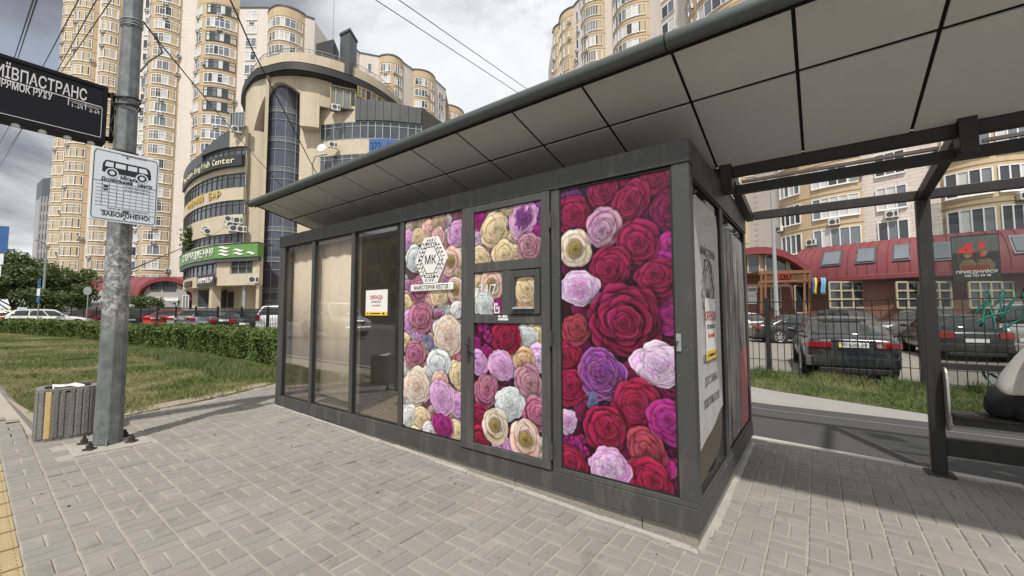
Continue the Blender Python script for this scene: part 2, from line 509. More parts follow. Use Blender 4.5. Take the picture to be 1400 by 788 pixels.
# ------------------------------------------------------------ printed flower film: painted petal by petal into a colour grid
RES = 0.0036
PAL = {  # deep, mid, light, rim  (linear)
 'crimson': ((.010,.001,.004),(.190,.005,.042),(.400,.018,.105),(.56,.095,.215)),
 'red':     ((.012,.001,.004),(.265,.008,.048),(.420,.020,.080),(.57,.100,.160)),
 'wine':    ((.020,.002,.010),(.130,.006,.050),(.260,.016,.095),(.38,.060,.170)),
 'dustyred':((.055,.006,.012),(.300,.030,.065),(.470,.080,.120),(.62,.220,.230)),
 'magenta': ((.060,.002,.045),(.330,.010,.170),(.500,.040,.290),(.64,.160,.42)),
 'purple':  ((.040,.005,.060),(.170,.030,.190),(.330,.080,.360),(.55,.250,.560)),
 'lilac':   ((.300,.090,.330),(.660,.290,.650),(.820,.500,.800),(.90,.700,.89)),
 'lilacw':  ((.300,.090,.340),(.680,.400,.720),(.850,.680,.880),(.93,.860,.94)),
 'mauve':   ((.080,.008,.040),(.380,.085,.190),(.640,.270,.380),(.80,.530,.590)),
 'pinkmauve':((.060,.012,.035),(.400,.150,.230),(.640,.370,.430),(.78,.580,.600)),
 'white':   ((.420,.400,.390),(.700,.690,.670),(.840,.840,.820),(.92,.920,.910)),
 'whiteblue':((.360,.420,.450),(.660,.720,.750),(.800,.850,.870),(.90,.920,.930)),
 'whitepeach':((.600,.230,.140),(.800,.560,.440),(.880,.770,.680),(.93,.870,.800)),
 'cream':   ((.480,.260,.090),(.760,.580,.330),(.870,.740,.510),(.92,.840,.660)),
 'tan':     ((.260,.150,.085),(.520,.360,.240),(.680,.520,.380),(.80,.670,.530)),
 'peach':   ((.330,.130,.050),(.660,.400,.210),(.780,.560,.360),(.84,.690,.500)),
 'pink':    ((.380,.120,.120),(.690,.370,.350),(.830,.590,.550),(.90,.750,.700)),
 'pinklilac':((.080,.030,.120),(.430,.200,.360),(.690,.430,.540),(.84,.690,.720)),
 'blue':    ((.050,.060,.180),(.150,.200,.450),(.300,.370,.620),(.45,.520,.74)),
 'creamran':((.300,.170,.080),(.730,.560,.420),(.870,.770,.650),(.93,.870,.790)),
 'peachran':((.340,.120,.080),(.760,.460,.370),(.880,.690,.600),(.93,.830,.750)),
}
def sst(a, b, x):
    t = np.clip((x-a)/(b-a+1e-9), 0, 1); return t*t*(3-2*t)

class Film:
    def __init__(s, x0, x1, z0, z1, bg, seed):
        s.x0, s.x1, s.z0, s.z1 = x0, x1, z0, z1
        s.nx = max(8, int(round((x1-x0)/RES))); s.nz = max(8, int(round((z1-z0)/RES)))
        s.c = np.zeros((s.nz, s.nx, 3)); s.c[:] = bg
        s.g = np.random.default_rng(seed); s.fl = None
    def pet(s, ox, oz, ang, r_in, r_out, wid, pal, wob=.05, rimw=.07, dim=1.0, shadow=.5, curl=1.0):
        R = r_out*1.5+2
        a0 = max(0, int(oz-R)); a1 = min(s.nz, int(oz+R)+2); b0 = max(0, int(ox-R)); b1 = min(s.nx, int(ox+R)+2)
        if a1 <= a0 or b1 <= b0: return
        yy, xx = np.mgrid[a0:a1, b0:b1]
        if s.fl is not None:
            fx, fy, fr, A = s.fl
            gx = xx-fx; gy = yy-fy
            dx = fx+A[0]*gx+A[1]*gy-ox; dy = fy+A[2]*gx+A[3]*gy-oz
            body = 1.04-.20*np.clip((gx*.45-gy*.85)/fr, -1.1, 1.1)
        else:
            dx = xx-ox; dy = yy-oz; body = 1.0+0*xx
        rho = np.hypot(dx, dy)+1e-6; th = np.arctan2(dy, dx)
        de = (th-ang+np.pi) % (2*np.pi)-np.pi
        q = de/wid
        ph = s.g.uniform(0, 6.28, 4)
        edge = r_out*(1-.09*q*q-.16*np.clip(np.abs(q), 0, 1.2)**6 + wob*(np.sin(2.6*q+ph[0])*.65+np.sin(6.1*q+ph[1])*.38+np.sin(13*q+ph[2])*.16))
        t = (rho-r_in)/np.maximum(edge-r_in, 1e-3)
        win = s.c[a0:a1, b0:b1]
        aq = np.abs(q); shadow = shadow*(1-.36*min(1.0, float(sum(pal[1]))/1.6))
        # soft dark crevice printed around the petal
        lat = 1-sst(.92, 1.15, aq)
        sh = lat*(1-sst(.98, 1.26, rho/edge))**1.5*(rho > r_in*.7)
        win *= (1-shadow*sh)[..., None]
        fade = np.clip((edge-rho)*.55, 0, 1)*np.clip((1-aq)*wid*np.maximum(rho, 1)*.8, 0, 1)
        js = 1-.75*min(1.0, float(sum(pal[1]))/1.6); jit = np.array([1+s.g.normal(0, .05)*js, 1+s.g.normal(0, .07)*js, 1+s.g.normal(0, .13)*js])
        d, mi, l, rm = [np.array(x)*jit for x in pal]
        pale = min(1.0, float(sum(pal[1]))/1.6)
        tt = np.clip(t, 0, 1)[..., None]; q3 = q[..., None]
        fold = .5+.5*np.sin(q*s.g.uniform(2.2, 4.2)+ph[3])[..., None]
        vein = .97+.05*np.sin(q*23+ph[3])[..., None]
        side_l = s.g.uniform(-.28, .28)
        light = 1+.20*np.cos(th-2.2)[..., None]+side_l*q3
        col = d + (mi-d)*sst(-.05, .50, tt)
        col = col + (l-col)*sst(.30, .95, tt)*(.35+.55*fold)
        col = col*vein*light*body[..., None]
        lip = sst(1-rimw*2.4, 1-rimw*.5, tt)*(.30+.70*np.clip(1-np.abs(q3+side_l), 0, 1))
        col = col*(1-.30*sst(1-rimw*5, 1-rimw*2.4, tt)*(1-sst(1-rimw*2.4, 1-rimw*1.6, tt))*curl)
        col = col + (rm-col)*lip*.72
        col = col*(1-(.46-.22*pale)*sst(.60, 1.0, aq)[..., None])*dim
        f = fade[..., None]
        win[:] = win*(1-f)+np.clip(col, 0, 1)*f
    def flower(s, ox, oz, R):
        t = s.g.uniform(0, 3.14); k = s.g.uniform(.80, 1.0); c, n = math.cos(t), math.sin(t)
        a, b = 1/k, k**.15   # squash along a random direction
        s.fl = (ox, oz, R, (c*c*a+n*n*b, c*n*(a-b), c*n*(a-b), n*n*a+c*c*b))
    def px(s, x, z): return (x-s.x0)/(s.x1-s.x0)*s.nx, (z-s.z0)/(s.z1-s.z0)*s.nz
    def rose(s, x, z, r, pal, n=6, dim=1.0, wob=.065, inner=.12, m0=5, open_=.85):
        ox, oz = s.px(x, z); R = r/RES
        p = PAL[pal]; a = s.g.uniform(0, 6.28); s.flower(ox, oz, R)
        tilt = s.g.uniform(0, 6.28); sh = s.g.uniform(.06, .26)*R
        el = s.g.uniform(.90, 1.08)
        heart = tuple(tuple(c*k for c in col) for col, k in zip(p, (.7, .78, .82, .95)))
        rad_ = [1-(1-inner)*(k/max(1, n-1))**s.g.uniform(.72, .95) for k in range(n)]+[inner*.45]
        for k in range(n):
            f = k/max(1, n-1)
            rr = R*rad_[k]; gap = R*(rad_[k]-rad_[k+1])
            m = (m0 if f < .3 else 4 if f < .55 else 3 if f < .9 else 2)
            wd = {2: 1.75, 3: 1.35, 4: 1.12, 5: .98, 6: .85, 7: .8}.get(m, .8)
            cx = ox+math.cos(tilt)*sh*f; cy = oz+math.sin(tilt)*sh*f
            a += .75+s.g.uniform(-.25, .25)
            pp_ = p if f < .62 else heart
            for i in s.g.permutation(m):
                rj = rr*s.g.uniform(.90, 1.06)
                s.pet(cx, cy, a+2*math.pi*i/m+s.g.uniform(-.22, .22), max(0, rj-gap*s.g.uniform(1.5, 2.3)), rj,
                      wd*s.g.uniform(.9, 1.12), pp_, wob, .045+.05*f, dim, .62)
        # tight bud
        b = R*inner*.9
        for i in range(3):
            s.pet(cx+b*.25*math.cos(i*2.1), cy+b*.25*math.sin(i*2.1), a+i*2.1, 0, b*(1-.22*i), 1.9, heart, .08, .2, dim*.8, .75)
    def peony(s, x, z, r, outer, inner=None, n=3, heart=46, dim=1.0):
        ox, oz = s.px(x, z); R = r/RES; inner = inner or outer; s.flower(ox, oz, R)
        a = s.g.uniform(0, 6.28)
        for k in range(n):
            rr = R*(1-.17*k); a += .5
            for i in s.g.permutation(6):
                s.pet(ox, oz, a+i*2*math.pi/6+s.g.uniform(-.25, .25), rr*.35, rr*s.g.uniform(.88, 1.07), s.g.uniform(.62, .85), PAL[outer], .075, .06, dim, .5)
        for j in range(heart):
            f = 1-j/heart
            rad = R*.60*f**.8; t = j*2.399+s.g.normal(0, .25)
            sz = R*s.g.uniform(.20, .34)*(.65+.35*f)
            s.pet(ox+(rad-sz*.75)*math.cos(t), oz+(rad-sz*.75)*math.sin(t), t+s.g.normal(0, .5), sz*.10, sz, s.g.uniform(.75, 1.25), PAL[inner], .12, .10, dim*(.80+.25*f), .55)
    def ran(s, x, z, r, pal, dim=1.0):
        s.rose(x, z, r, pal, 3, dim, .05, .5)
        ox, oz = s.px(x, z); R = r/RES*.46; s.flower(ox, oz, R)
        heart = ((.14,.085,.02),(.38,.27,.08),(.55,.43,.17),(.66,.55,.30))
        a = s.g.uniform(0, 6.28)
        for k in range(8):
            rr = R*(1-k/8.6); a += 1.1
            for i in range(4):
                s.pet(ox, oz, a+i*math.pi/2, rr*.6, rr*s.g.uniform(.92, 1.05), 1.0, heart, .05, .14, dim, .5)
    def hydr(s, x, z, r, pal, n=16, dim=1.0):
        ox, oz = s.px(x, z); R = r/RES; s.fl = None
        for j in range(n):
            t = s.g.uniform(0, 6.28); d = R*math.sqrt(s.g.uniform(0, 1))*.9
            cx, cy = ox+d*math.cos(t), oz+d*math.sin(t); a = s.g.uniform(0, 6.28)
            q = R*s.g.uniform(.26, .38)
            for i in range(4):
                s.pet(cx, cy, a+i*math.pi/2, q*.1, q, .72, PAL[pal], .05, .06, dim*s.g.uniform(.75, 1.05), .4)
            s.pet(cx, cy, 0, 0, max(1.2, q*.12), 3.14, ((.5,.4,.5),)*4, 0, .1, 1, 0)
    def carn(s, x, z, r, pal, dim=1.0):
        s.peony(x, z, r, pal, pal, 1, 90, dim)
    pale = False
    def fill(s, pals, n, rlo, rhi, dim):
        for i in range(n):
            x = s.g.uniform(s.x0, s.x1); z = s.g.uniform(s.z0, s.z1)
            s.rose(x, z, s.g.uniform(rlo, rhi), pals[s.g.integers(len(pals))], 5, dim*s.g.uniform(.7, 1.0), .07)
    def mesh(s, name, y, matl, parent, label=None):
        """flat sheet of film, colour held per vertex"""
        xs = np.linspace(s.x0, s.x1, s.nx); zs = np.linspace(s.z0, s.z1, s.nz)
        X, Z = np.meshgrid(xs, zs)
        q = np.pad(s.c, ((1, 1), (1, 1), (0, 0)), 'edge'); q = (q[:-2]+2*q[1:-1]+q[2:])/4; s.c = (q[:, :-2]+2*q[:, 1:-1]+q[:, 2:])/4*.65+s.c*.35
        off = OFF.get(parent.name, Vector((0, 0, 0)))
        co = np.stack([X-off.x, np.full_like(X, y-off.y), Z-off.z], -1).reshape(-1, 3)
        i = np.arange((s.nz-1)*(s.nx-1)); r = i//(s.nx-1); c = i % (s.nx-1)
        v0 = r*s.nx+c
        F = np.stack([v0, v0+1, v0+s.nx+1, v0+s.nx], -1)
        me = bpy.data.meshes.new(name)
        me.vertices.add(len(co)); me.vertices.foreach_set('co', co.ravel().astype(np.float32))
        me.loops.add(F.size); me.loops.foreach_set('vertex_index', F.ravel().astype(np.int32))
        me.polygons.add(len(F)); me.polygons.foreach_set('loop_start', (np.arange(len(F))*4).astype(np.int32))
        me.update(); me.validate()
        at_ = me.color_attributes.new('print', 'FLOAT_COLOR', 'POINT')
        rgba = np.ones((len(co), 4), np.float32); rgba[:, :3] = np.clip(s.c, 0, 1).reshape(-1, 3)
        at_.data.foreach_set('color', rgba.ravel())
        me.materials.append(matl)
        o = bpy.data.objects.new(name, me); COL.objects.link(o); o.parent = parent; OFF[o.name] = off
        if label: o['label'] = label
        return o
M_film = attr_mat('printed_film', 'print', .42, .04, .35)

def paint(film, items):
    for it in items:
        kind, px, py, rpx = it[:4]
        p = front(px, py); dep = (Vector((p.x, p.y))).dot(Vector((FH[0], FH[1])))
        r = rpx*dep/F_PX*(1.08 if film.pale else 1.14)
        a = it[4:]
        if kind == 'rose': film.rose(p.x, p.z, r*1.08, a[0], min(6, a[1]) if len(a) > 1 else 6)
        elif kind == 'big': film.rose(p.x, p.z, r*1.05, a[0], 9, 1.0, .09, .10, 7)
        elif kind == 'peony': film.peony(p.x, p.z, r*1.08, a[0], a[1] if len(a) > 1 else None)
        elif kind == 'ran': film.ran(p.x, p.z, r*1.08, a[0])
        elif kind == 'hydr': film.hydr(p.x, p.z, r*1.1, a[0])
        elif kind == 'carn': film.carn(p.x, p.z, r*1.1, a[0])

FL_RED = [
 ('hydr',775,265,14,'purple'),('rose',911,340,19,'magenta',4),('rose',903,362,18,'magenta',4),('rose',845,300,20,'wine',4),('rose',800,420,20,'wine',4),
 ('rose',911,428,26,'magenta',5),('rose',893,405,18,'wine',4),('rose',773,486,22,'red',6),('rose',850,610,24,'wine',4),('rose',800,560,16,'wine',4),
 ('rose',920,655,24,'wine',5),('rose',900,640,18,'magenta',4),('rose',870,520,22,'wine',4),('rose',895,545,18,'wine',4),('hydr',785,604,19,'magenta'),
 ('rose',780,632,20,'red',6),('rose',845,645,18,'lilac',4),
 ('rose',826,259,23,'crimson'),('rose',895,244,22,'crimson'),('rose',911,287,25,'wine',8),('rose',782,293,24,'crimson'),
 ('rose',860,277,27,'crimson',8),('ran',785,341,23,'creamran'),('rose',823,311,23,'pinklilac',8),('rose',870,331,28,'crimson',8),
 ('rose',833,367,27,'crimson',8),('rose',897,380,26,'crimson',8),('rose',786,450,19,'dustyred',6),
 ('peony',790,396,25,'lilacw','lilac'),('big',852,438,46,'crimson'),('rose',779,530,23,'red',7),('peony',821,512,30,'purple','purple'),
 ('peony',900,502,33,'lilacw','lilacw'),('hydr',807,547,9,'blue'),('rose',868,555,30,'red',8),('rose',827,587,27,'red',8),
 ('peony',775,577,15,'lilacw','lilac'),('rose',915,578,27,'magenta',6),('rose',882,616,26,'dustyred',8),('rose',887,661,27,'red',7),
 ('peony',830,640,26,'lilac','lilacw'),
]
FL_MK = [
 ('carn',566,308,14,'tan'),('rose',585,315,14,'pink',4),('rose',556,330,14,'lilac',4),('rose',598,303,14,'tan'),('rose',623,319,18,'lilac',7),
 ('rose',570,324,13,'cream',5),('rose',565,354,17,'whiteblue',6),('rose',597,325,14,'pink',5),('rose',629,352,12,'white',4),
 ('ran',615,358,18,'peachran'),('rose',554,420,15,'cream',5),('rose',582,415,15,'pink',4),('rose',570,396,17,'mauve',7),('rose',599,404,15,'cream',6),
 ('ran',621,397,17,'peachran'),('rose',624,424,13,'white',4),('rose',557,443,16,'lilac',7),('rose',574,434,20,'mauve',8),
 ('rose',629,494,15,'mauve',6),('rose',552,468,12,'cream',4),('peony',611,458,27,'whitepeach','whitepeach'),('rose',576,478,11,'tan',4),('hydr',584,470,9,'blue'),('rose',553,500,13,'white',4),
 ('rose',623,512,16,'cream',6),('rose',565,486,18,'mauve',8),('rose',585,515,14,'white',4),('rose',598,499,20,'whiteblue',7),('rose',600,522,14,'pink',4),
 ('peony',568,528,25,'whitepeach','whitepeach'),('rose',625,554,19,'lilac',6),('rose',558,569,16,'white',5),('rose',575,571,15,'cream',6),
 ('rose',586,591,14,'white',5),('rose',624,591,16,'cream',6),('rose',603,582,18,'magenta',8),('peony',601,544,21,'lilac','lilac'),('rose',566,592,10,'cream',4),
]
FL_DTOP = [
 ('rose',738,315,16,'magenta',5),('rose',654,323,18,'lilacw',5),('rose',655,300,15,'magenta',4),('rose',700,330,16,'tan',4),('rose',738,290,15,'purple',4),
 ('rose',675,314,23,'cream',6),('peony',715,299,25,'lilac','purple'),('rose',658,353,16,'cream',6),('rose',705,350,16,'cream',4),('rose',688,347,18,'cream',6),('rose',724,338,20,'pinkmauve',8),
]
FL_DMID = [('rose',654,391,16,'cream',5),('rose',683,405,14,'magenta',4),('rose',655,412,16,'white',5),('ran',671,390,19,'peachran'),('peony',663,418,16,'whiteblue'),('hydr',681,420,10,'magenta')]
FL_FLAP = [('rose',712,385,14,'peach',4),('rose',720,413,16,'peach',5),('rose',720,396,16,'cream',8)]
FL_DLOW = [
 ('rose',668,500,16,'wine',4),('rose',704,478,16,'cream',4),('rose',740,540,16,'cream',4),('rose',684,548,18,'wine',4),('rose',655,550,18,'wine',4),
 ('hydr',660,466,21,'magenta'),('hydr',657,482,12,'magenta'),('rose',735,456,14,'cream',5),('peony',717,463,18,'whiteblue'),('rose',692,461,21,'red',8),
 ('rose',655,497,15,'lilac',6),('rose',735,491,17,'lilacw',5),('peony',687,501,20,'lilac','lilac'),('rose',716,493,15,'peach',6),
 ('rose',665,534,20,'mauve',8),('rose',725,535,22,'lilacw',4),('rose',721,522,20,'pinkmauve',8),('rose',734,565,20,'mauve',7),('peony',696,554,21,'whiteblue'),
 ('rose',654,572,19,'red',7),('rose',656,602,16,'red',6),('rose',686,612,15,'lilac',5),('rose',738,612,14,'creamran',4),('ran',677,582,20,'creamran'),('ran',718,601,23,'peachran'),
]
# ------------------------------------------------------------ kiosk
XL, XR, YF, YB, ZT = -6.52, -0.6476, 2.8193, 5.44, 2.666
kiosk = thing('flower_kiosk', 'dark grey glazed street kiosk with rose-print panels and wide glass panes under the canopy', 'kiosk', (XR, YF, 0))
def kbox(name, x0, x1, y0, y1, z0, z1, m=None, bev=.003, label=None, parent=None):
    o = MB().box(x0, x1, y0, y1, z0, z1).build(name, m or M_frame, parent or kiosk, bevel=bev)
    if label: o['label'] = label
    return o
# concrete plinth with mortar bead
pl = MB()
for a, b in ((-6.50, -5.05), (-5.045, -3.6), (-3.595, -2.1), (-2.095, -1.02), (-1.015, XR-.012)):
    pl.hexa([(a,YF+.02,gz(a)-.1),(b,YF+.02,gz(b)-.1),(b,YF+.3,gz(b)-.1),(a,YF+.3,gz(a)-.1),(a,YF+.02,.16),(b,YF+.02,.13),(b,YF+.3,.13),(a,YF+.3,.16)])
pl.box(XR-.31, XR-.012, YF+.305, YB-.02, -.1, .13)
plinth = pl.build('plinth', M_concrete, kiosk, bevel=.006)
mo_ = MB(); gm_ = random.Random(6)
xx = -6.5
while xx < XR-.02:
    x2 = min(XR-.01, xx+gm_.uniform(.12, .4)); z_ = gz(xx); w_ = gm_.uniform(.012, .04); h_ = gm_.uniform(.008, .022)
    mo_.hexa([(xx,YF-w_,z_),(x2,YF-w_*.9,gz(x2)),(x2,YF+.019,gz(x2)),(xx,YF+.019,z_),(xx,YF-w_*.6,z_+h_*.6),(x2,YF-w_*.5,gz(x2)+h_*.6),(x2,YF+.019,gz(x2)+h_),(xx,YF+.019,z_+h_)])
    xx = x2
yy_ = YF
while yy_ < YB-.1:
    y2 = yy_+gm_.uniform(.12, .4); w_ = gm_.uniform(.015, .05); h_ = gm_.uniform(.008, .02)
    mo_.hexa([(XR-.012,yy_,0),(XR+w_,yy_,0),(XR+w_*.8,y2,0),(XR-.012,y2,0),(XR-.012,yy_,h_+.01),(XR+w_*.6,yy_,h_*.6),(XR+w_*.5,y2,h_*.6),(XR-.012,y2,h_+.01)])
    yy_ = y2
mo_.build('mortar_fillet', M_mortar, plinth, bevel=.004)
# base beam (its lower edge runs level while the pavement climbs)
bb = MB()
bb.hexa([(XL,YF-.006,.157),(XR+.006,YF-.006,.1153),(XR+.006,YF+.10,.1153),(XL,YF+.10,.157),(XL,YF-.006,.262),(XR+.006,YF-.006,.262),(XR+.006,YF+.10,.262),(XL,YF+.10,.262)])
bb.box(XR-.10, XR+.006, YF+.102, YB, .1153, .262)
bb.box(XL, XL+.1, YF+.102, YB, .157, .262)
bb.box(XL+.102, XR-.102, YB-.1, YB, .13, .262)
bb.build('base_beam', M_frame, kiosk, bevel=.004)
si = MB()
si.box(XL+.002, XR-.002, YF+.002, YF+.09, .264, .300)
si.box(XR-.09, XR-.002, YF+.092, YB-.002, .264, .296)
si.build('sill_rail', M_frame2, kiosk, bevel=.003)
hd = MB()
hd.box(XL, XR+.008, YF-.008, YF+.1, 2.505, ZT)
hd.box(XR-.1, XR+.008, YF+.102, YB, 2.425, ZT)
hd.box(XL, XL+.1, YF+.102, YB, 2.425, ZT)
hd.box(XL+.102, XR-.102, YB-.1, YB, 2.425, ZT)
hd.build('header', M_frame, kiosk, bevel=.004)
for a, b in ((XL, -6.352), (-.759, XR)):
    kbox('corner_post', a, b, YF, YF+.105, .301, 2.503)
for a, b in ((-5.552, -5.485), (-4.592, -4.526), (-3.645, -3.577), (-2.708, -2.694), (-1.716, -1.636)):
    kbox('mullion', a, b, YF+.002, YF+.08, .301, 2.503)
kbox('side_mullion', XR-.075, XR-.001, 3.887, 4.015, .298, 2.423)
kbox('rear_post', XR-.1, XR, YB-.11, YB-.001, .298, 2.423)
kbox('rear_post', XL, XL+.1, YB-.11, YB-.001, .3, 2.423)
# opaque shell that is out of the camera's sight, floor, inner ceiling
kbox('back_wall', XL+.101, XR-.101, YB-.09, YB-.05, .27, 2.42, M_kwall, 0)
kbox('end_wall', XL+.03, XL+.07, YF+.106, YB-.112, .27, 2.42, M_kwall, 0)
kbox('floor_board', XL+.09, XR-.09, YF+.09, YB-.1, .255, .285, M_kfloor, 0)
kbox('roof_board', XL+.09, XR-.09, YF+.11, YB-.11, 2.56, 2.64, M_kwall, 0)

def pane(name, x0, x1, z0, z1, m=M_pane):
    g = MB().quad((x0, YF+.033, z0), (x1, YF+.033, z0), (x1, YF+.033, z1), (x0, YF+.033, z1)).build(name, m, kiosk)
    k = MB(); t = .012; y0, y1 = YF+.012, YF+.029
    k.box(x0, x1, y0, y1, z0, z0+t); k.box(x0, x1, y0, y1, z1-t, z1)
    k.box(x0, x0+t, y0, y1, z0+t, z1-t); k.box(x1-t, x1, y0, y1, z0+t, z1-t)
    k.build('gasket', M_gasket, g)
    return g
p1 = pane('glass_pane', -6.350, -5.554, .302, 2.502)
p2 = pane('glass_pane', -5.483, -4.594, .302, 2.502)
p3 = pane('glass_pane', -4.524, -3.647, .302, 2.502)
def blind(x0, x1, z0, label):
    b = MB(); n = 14
    pts = []
    for i in range(n+1):
        u = i/n; x = x0+(x1-x0)*u
        y = YF+.13+.006*math.sin(u*19)
        pts += [(x, y, z0+.01*math.sin(u*7)), (x, y, 2.50)]
    b.add(pts, [(2*i, 2*i+2, 2*i+3, 2*i+1) for i in range(n)], 0, True)
    o = b.build('roller_blind', M_blind, kiosk); o['label'] = label
    md = o.modifiers.new('thick', 'SOLIDIFY'); md.thickness = .004
    return o
blind(-6.33, -5.50, .74, 'cream roller blind behind the end pane, stopping above the sill')
blind(-5.50, -4.57, .40, 'cream roller blind almost reaching the sill')

# printed panels
def film_panel(name, x0, x1, z0, z1, y, bg, items, seed, fillp, parent, label=None):
    f = Film(x0, x1, z0, z1, bg, seed)
    A = (x1-x0)*(z1-z0); f.pale = fillp[0] == 'pink'
    f.fill(fillp, int(14+A*150), .045, .09, .88 if fillp[0] == 'pink' else .42)
    paint(f, items)
    return f.mesh(name, y, M_film, parent, label)
def gasket_frame(x0, x1, z0, z1, y0, y1, parent, t=.010):
    k = MB()
    k.box(x0-t, x1+t, y0, y1, z0-t, z0); k.box(x0-t, x1+t, y0, y1, z1, z1+t)
    k.box(x0-t, x0, y0, y1, z0, z1); k.box(x1, x1+t, y0, y1, z0, z1)
    k.build('gasket', M_gasket, parent)
PASTEL = ['pink','lilac','white','mauve','cream']
DARKS = ['magenta','crimson','purple','magenta']
fp = film_panel('flower_panel', -3.565, -2.718, .315, 2.492, YF+.014, (.11,.06,.07), FL_MK, 3, PASTEL, kiosk, 'tall panel printed with pastel roses and peonies')
gasket_frame(-3.565, -2.718, .315, 2.492, YF+.006, YF+.024, fp)
rp = film_panel('flower_panel', -1.624, -.771, .315, 2.482, YF+.014, (.03,.006,.014), FL_RED, 8, DARKS, kiosk, 'tall panel printed with crimson, magenta and lilac roses')
gasket_frame(-1.624, -.771, .315, 2.482, YF+.006, YF+.024, rp, .012)
MB().box(-1.63, -.765, YF+.008, YF+.02, .290, .312).build('silver_bead', M_galv, rp)
# backing boards so that the printed panels are solid from inside
kbox('backing_board', -3.575, -2.709, YF+.03, YF+.045, .301, 2.503, M_kwall, 0)
kbox('backing_board', -1.634, -.761, YF+.03, YF+.045, .301, 2.503, M_kwall, 0)

# ---- door
door = MB()
DX0, DX1, DZ0, DZ1 = -2.692, -1.719, .272, 2.498
yd0, yd1 = YF-.020, YF+.028
rails = [(DX0, -2.540, DZ0, DZ1), (-1.801, DX1, DZ0, DZ1),
         (-2.539, -1.802, DZ0, .335), (-2.539, -1.802, 1.412, 1.486), (-2.539, -1.802, 1.873, 1.957), (-2.539, -1.802, 2.437, DZ1),
         (-2.206, -2.116, 1.487, 1.872)]
for x0, x1, z0, z1 in rails: door.box(x0, x1, yd0, yd1, z0, z1)
doorO = door.build('door', M_frame2, kiosk, bevel=.005)
doorO['label'] = 'kiosk door leaf with five rails and printed flower panels'
MB().box(-2.54, -1.80, YF+.03, YF+.04, .30, 2.47).build('door_backing', M_kwall, doorO)
PD = YF-.004
film_panel('flower_panel', -2.535, -1.806, 1.962, 2.432, PD, (.16,.10,.09), FL_DTOP, 21, PASTEL, doorO, 'small upper panel with cream and lilac roses')
film_panel('flower_panel', -2.535, -2.211, 1.491, 1.868, PD, (.18,.13,.12), FL_DMID, 22, PASTEL, doorO, 'small panel with the 24/7 lettering')
film_panel('flower_panel', -2.535, -1.806, .340, 1.407, PD, (.06,.015,.03), FL_DLOW, 23, DARKS, doorO, 'lower door panel with red, lilac and white roses')
# hatch
ht = MB()
hx0, hx1, hz0, hz1 = -2.108, -1.806, 1.492, 1.864
for x0, x1, z0, z1 in ((hx0, -2.062, hz0, hz1), (-1.860, hx1, hz0, hz1), (-2.061, -1.861, hz0, 1.552), (-2.061, -1.861, 1.806, hz1)):
    ht.box(x0, x1, YF-.034, YF-.004, z0, z1)
hatch = ht.build('hatch', M_frame, doorO, bevel=.004)
film_panel('hatch_print', -2.060, -1.862, 1.553, 1.805, YF-.012, (.3,.2,.12), FL_FLAP, 24, PASTEL, hatch)
MB().hexa([(-2.07,YF-.06,1.537),(-1.855,YF-.06,1.537),(-1.855,YF-.0345,1.537),(-2.07,YF-.0345,1.537),(-2.06,YF-.055,1.550),(-1.865,YF-.055,1.550),(-1.865,YF-.0345,1.556),(-2.06,YF-.0345,1.556)]).build('hatch_sill', M_galv, hatch)
# shadow gap round the door
dg_ = MB()
dg_.box(DX0-.010, DX0-.001, YF-.004, YF+.02, DZ0, DZ1); dg_.box(DX1+.001, DX1+.009, YF-.004, YF+.02, DZ0, DZ1)
dg_.build('door_gap', M_gap, doorO)
# handle
hl = MB()
hp = front(643, 470)
hl.box(hp.x-.016, hp.x+.016, yd0-.010, yd0-.001, hp.z-.16, hp.z+.06)
hl.tube([(hp.x, yd0-.005, hp.z), (hp.x, yd0-.05, hp.z), (hp.x+.03, yd0-.056, hp.z+.004), (hp.x+.12, yd0-.05, hp.z-.012)], [.010,.009,.009,.007], 8)
hl.cyl((hp.x, yd0-.02, hp.z-.10), (hp.x, yd0-.009, hp.z-.10), .012, 10)
hl.build('handle', M_rust, doorO)
for z in (.42, 1.30, 2.25):
    MB().cyl((DX1+.012, YF-.028, z-.06), (DX1+.012, YF-.028, z+.06), .011, 10).build('hinge', M_frame, doorO)
# lettering on the small panel
PM = lambda x, z, y: plane_matrix((x, y, z), (1, 0, 0), (0, 0, 1))
q = front(667, 397)
text_mesh('lettering', '24/7', .135, M_signwhite, doorO, PM(q.x, q.z, PD-.003), .001, xs=.85)
ic = MB(); q = front(680, 424)
ic.box(q.x-.03, q.x+.03, PD-.005, PD-.002, q.z-.03, q.z-.018)
ic.box(q.x-.03, q.x-.018, PD-.005, PD-.002, q.z-.017, q.z+.06); ic.box(q.x+.018, q.x+.03, PD-.005, PD-.002, q.z-.017, q.z+.03)
ic.box(q.x-.017, q.x+.01, PD-.005, PD-.002, q.z+.04, q.z+.06); ic.box(q.x-.005, q.x+.01, PD-.005, PD-.002, q.z+.005, q.z+.03)
ic.build('pictogram', M_signwhite, doorO)
ic = MB(); q = front(690, 435)
ic.box(q.x-.055, q.x+.055, yd0-.003, yd0-.001, q.z-.020, q.z-.002)
ic.box(q.x-.055, q.x-.025, yd0-.003, yd0-.001, q.z+.006, q.z+.022)
ic.poly([(q.x-.02, yd0-.002, q.z+.004), (q.x+.05, yd0-.002, q.z+.004), (q.x+.035, yd0-.002, q.z+.03), (q.x+.02, yd0-.002, q.z+.016), (q.x+.008, yd0-.002, q.z+.03)])
ic.build('sticker', M_signwhite, doorO)
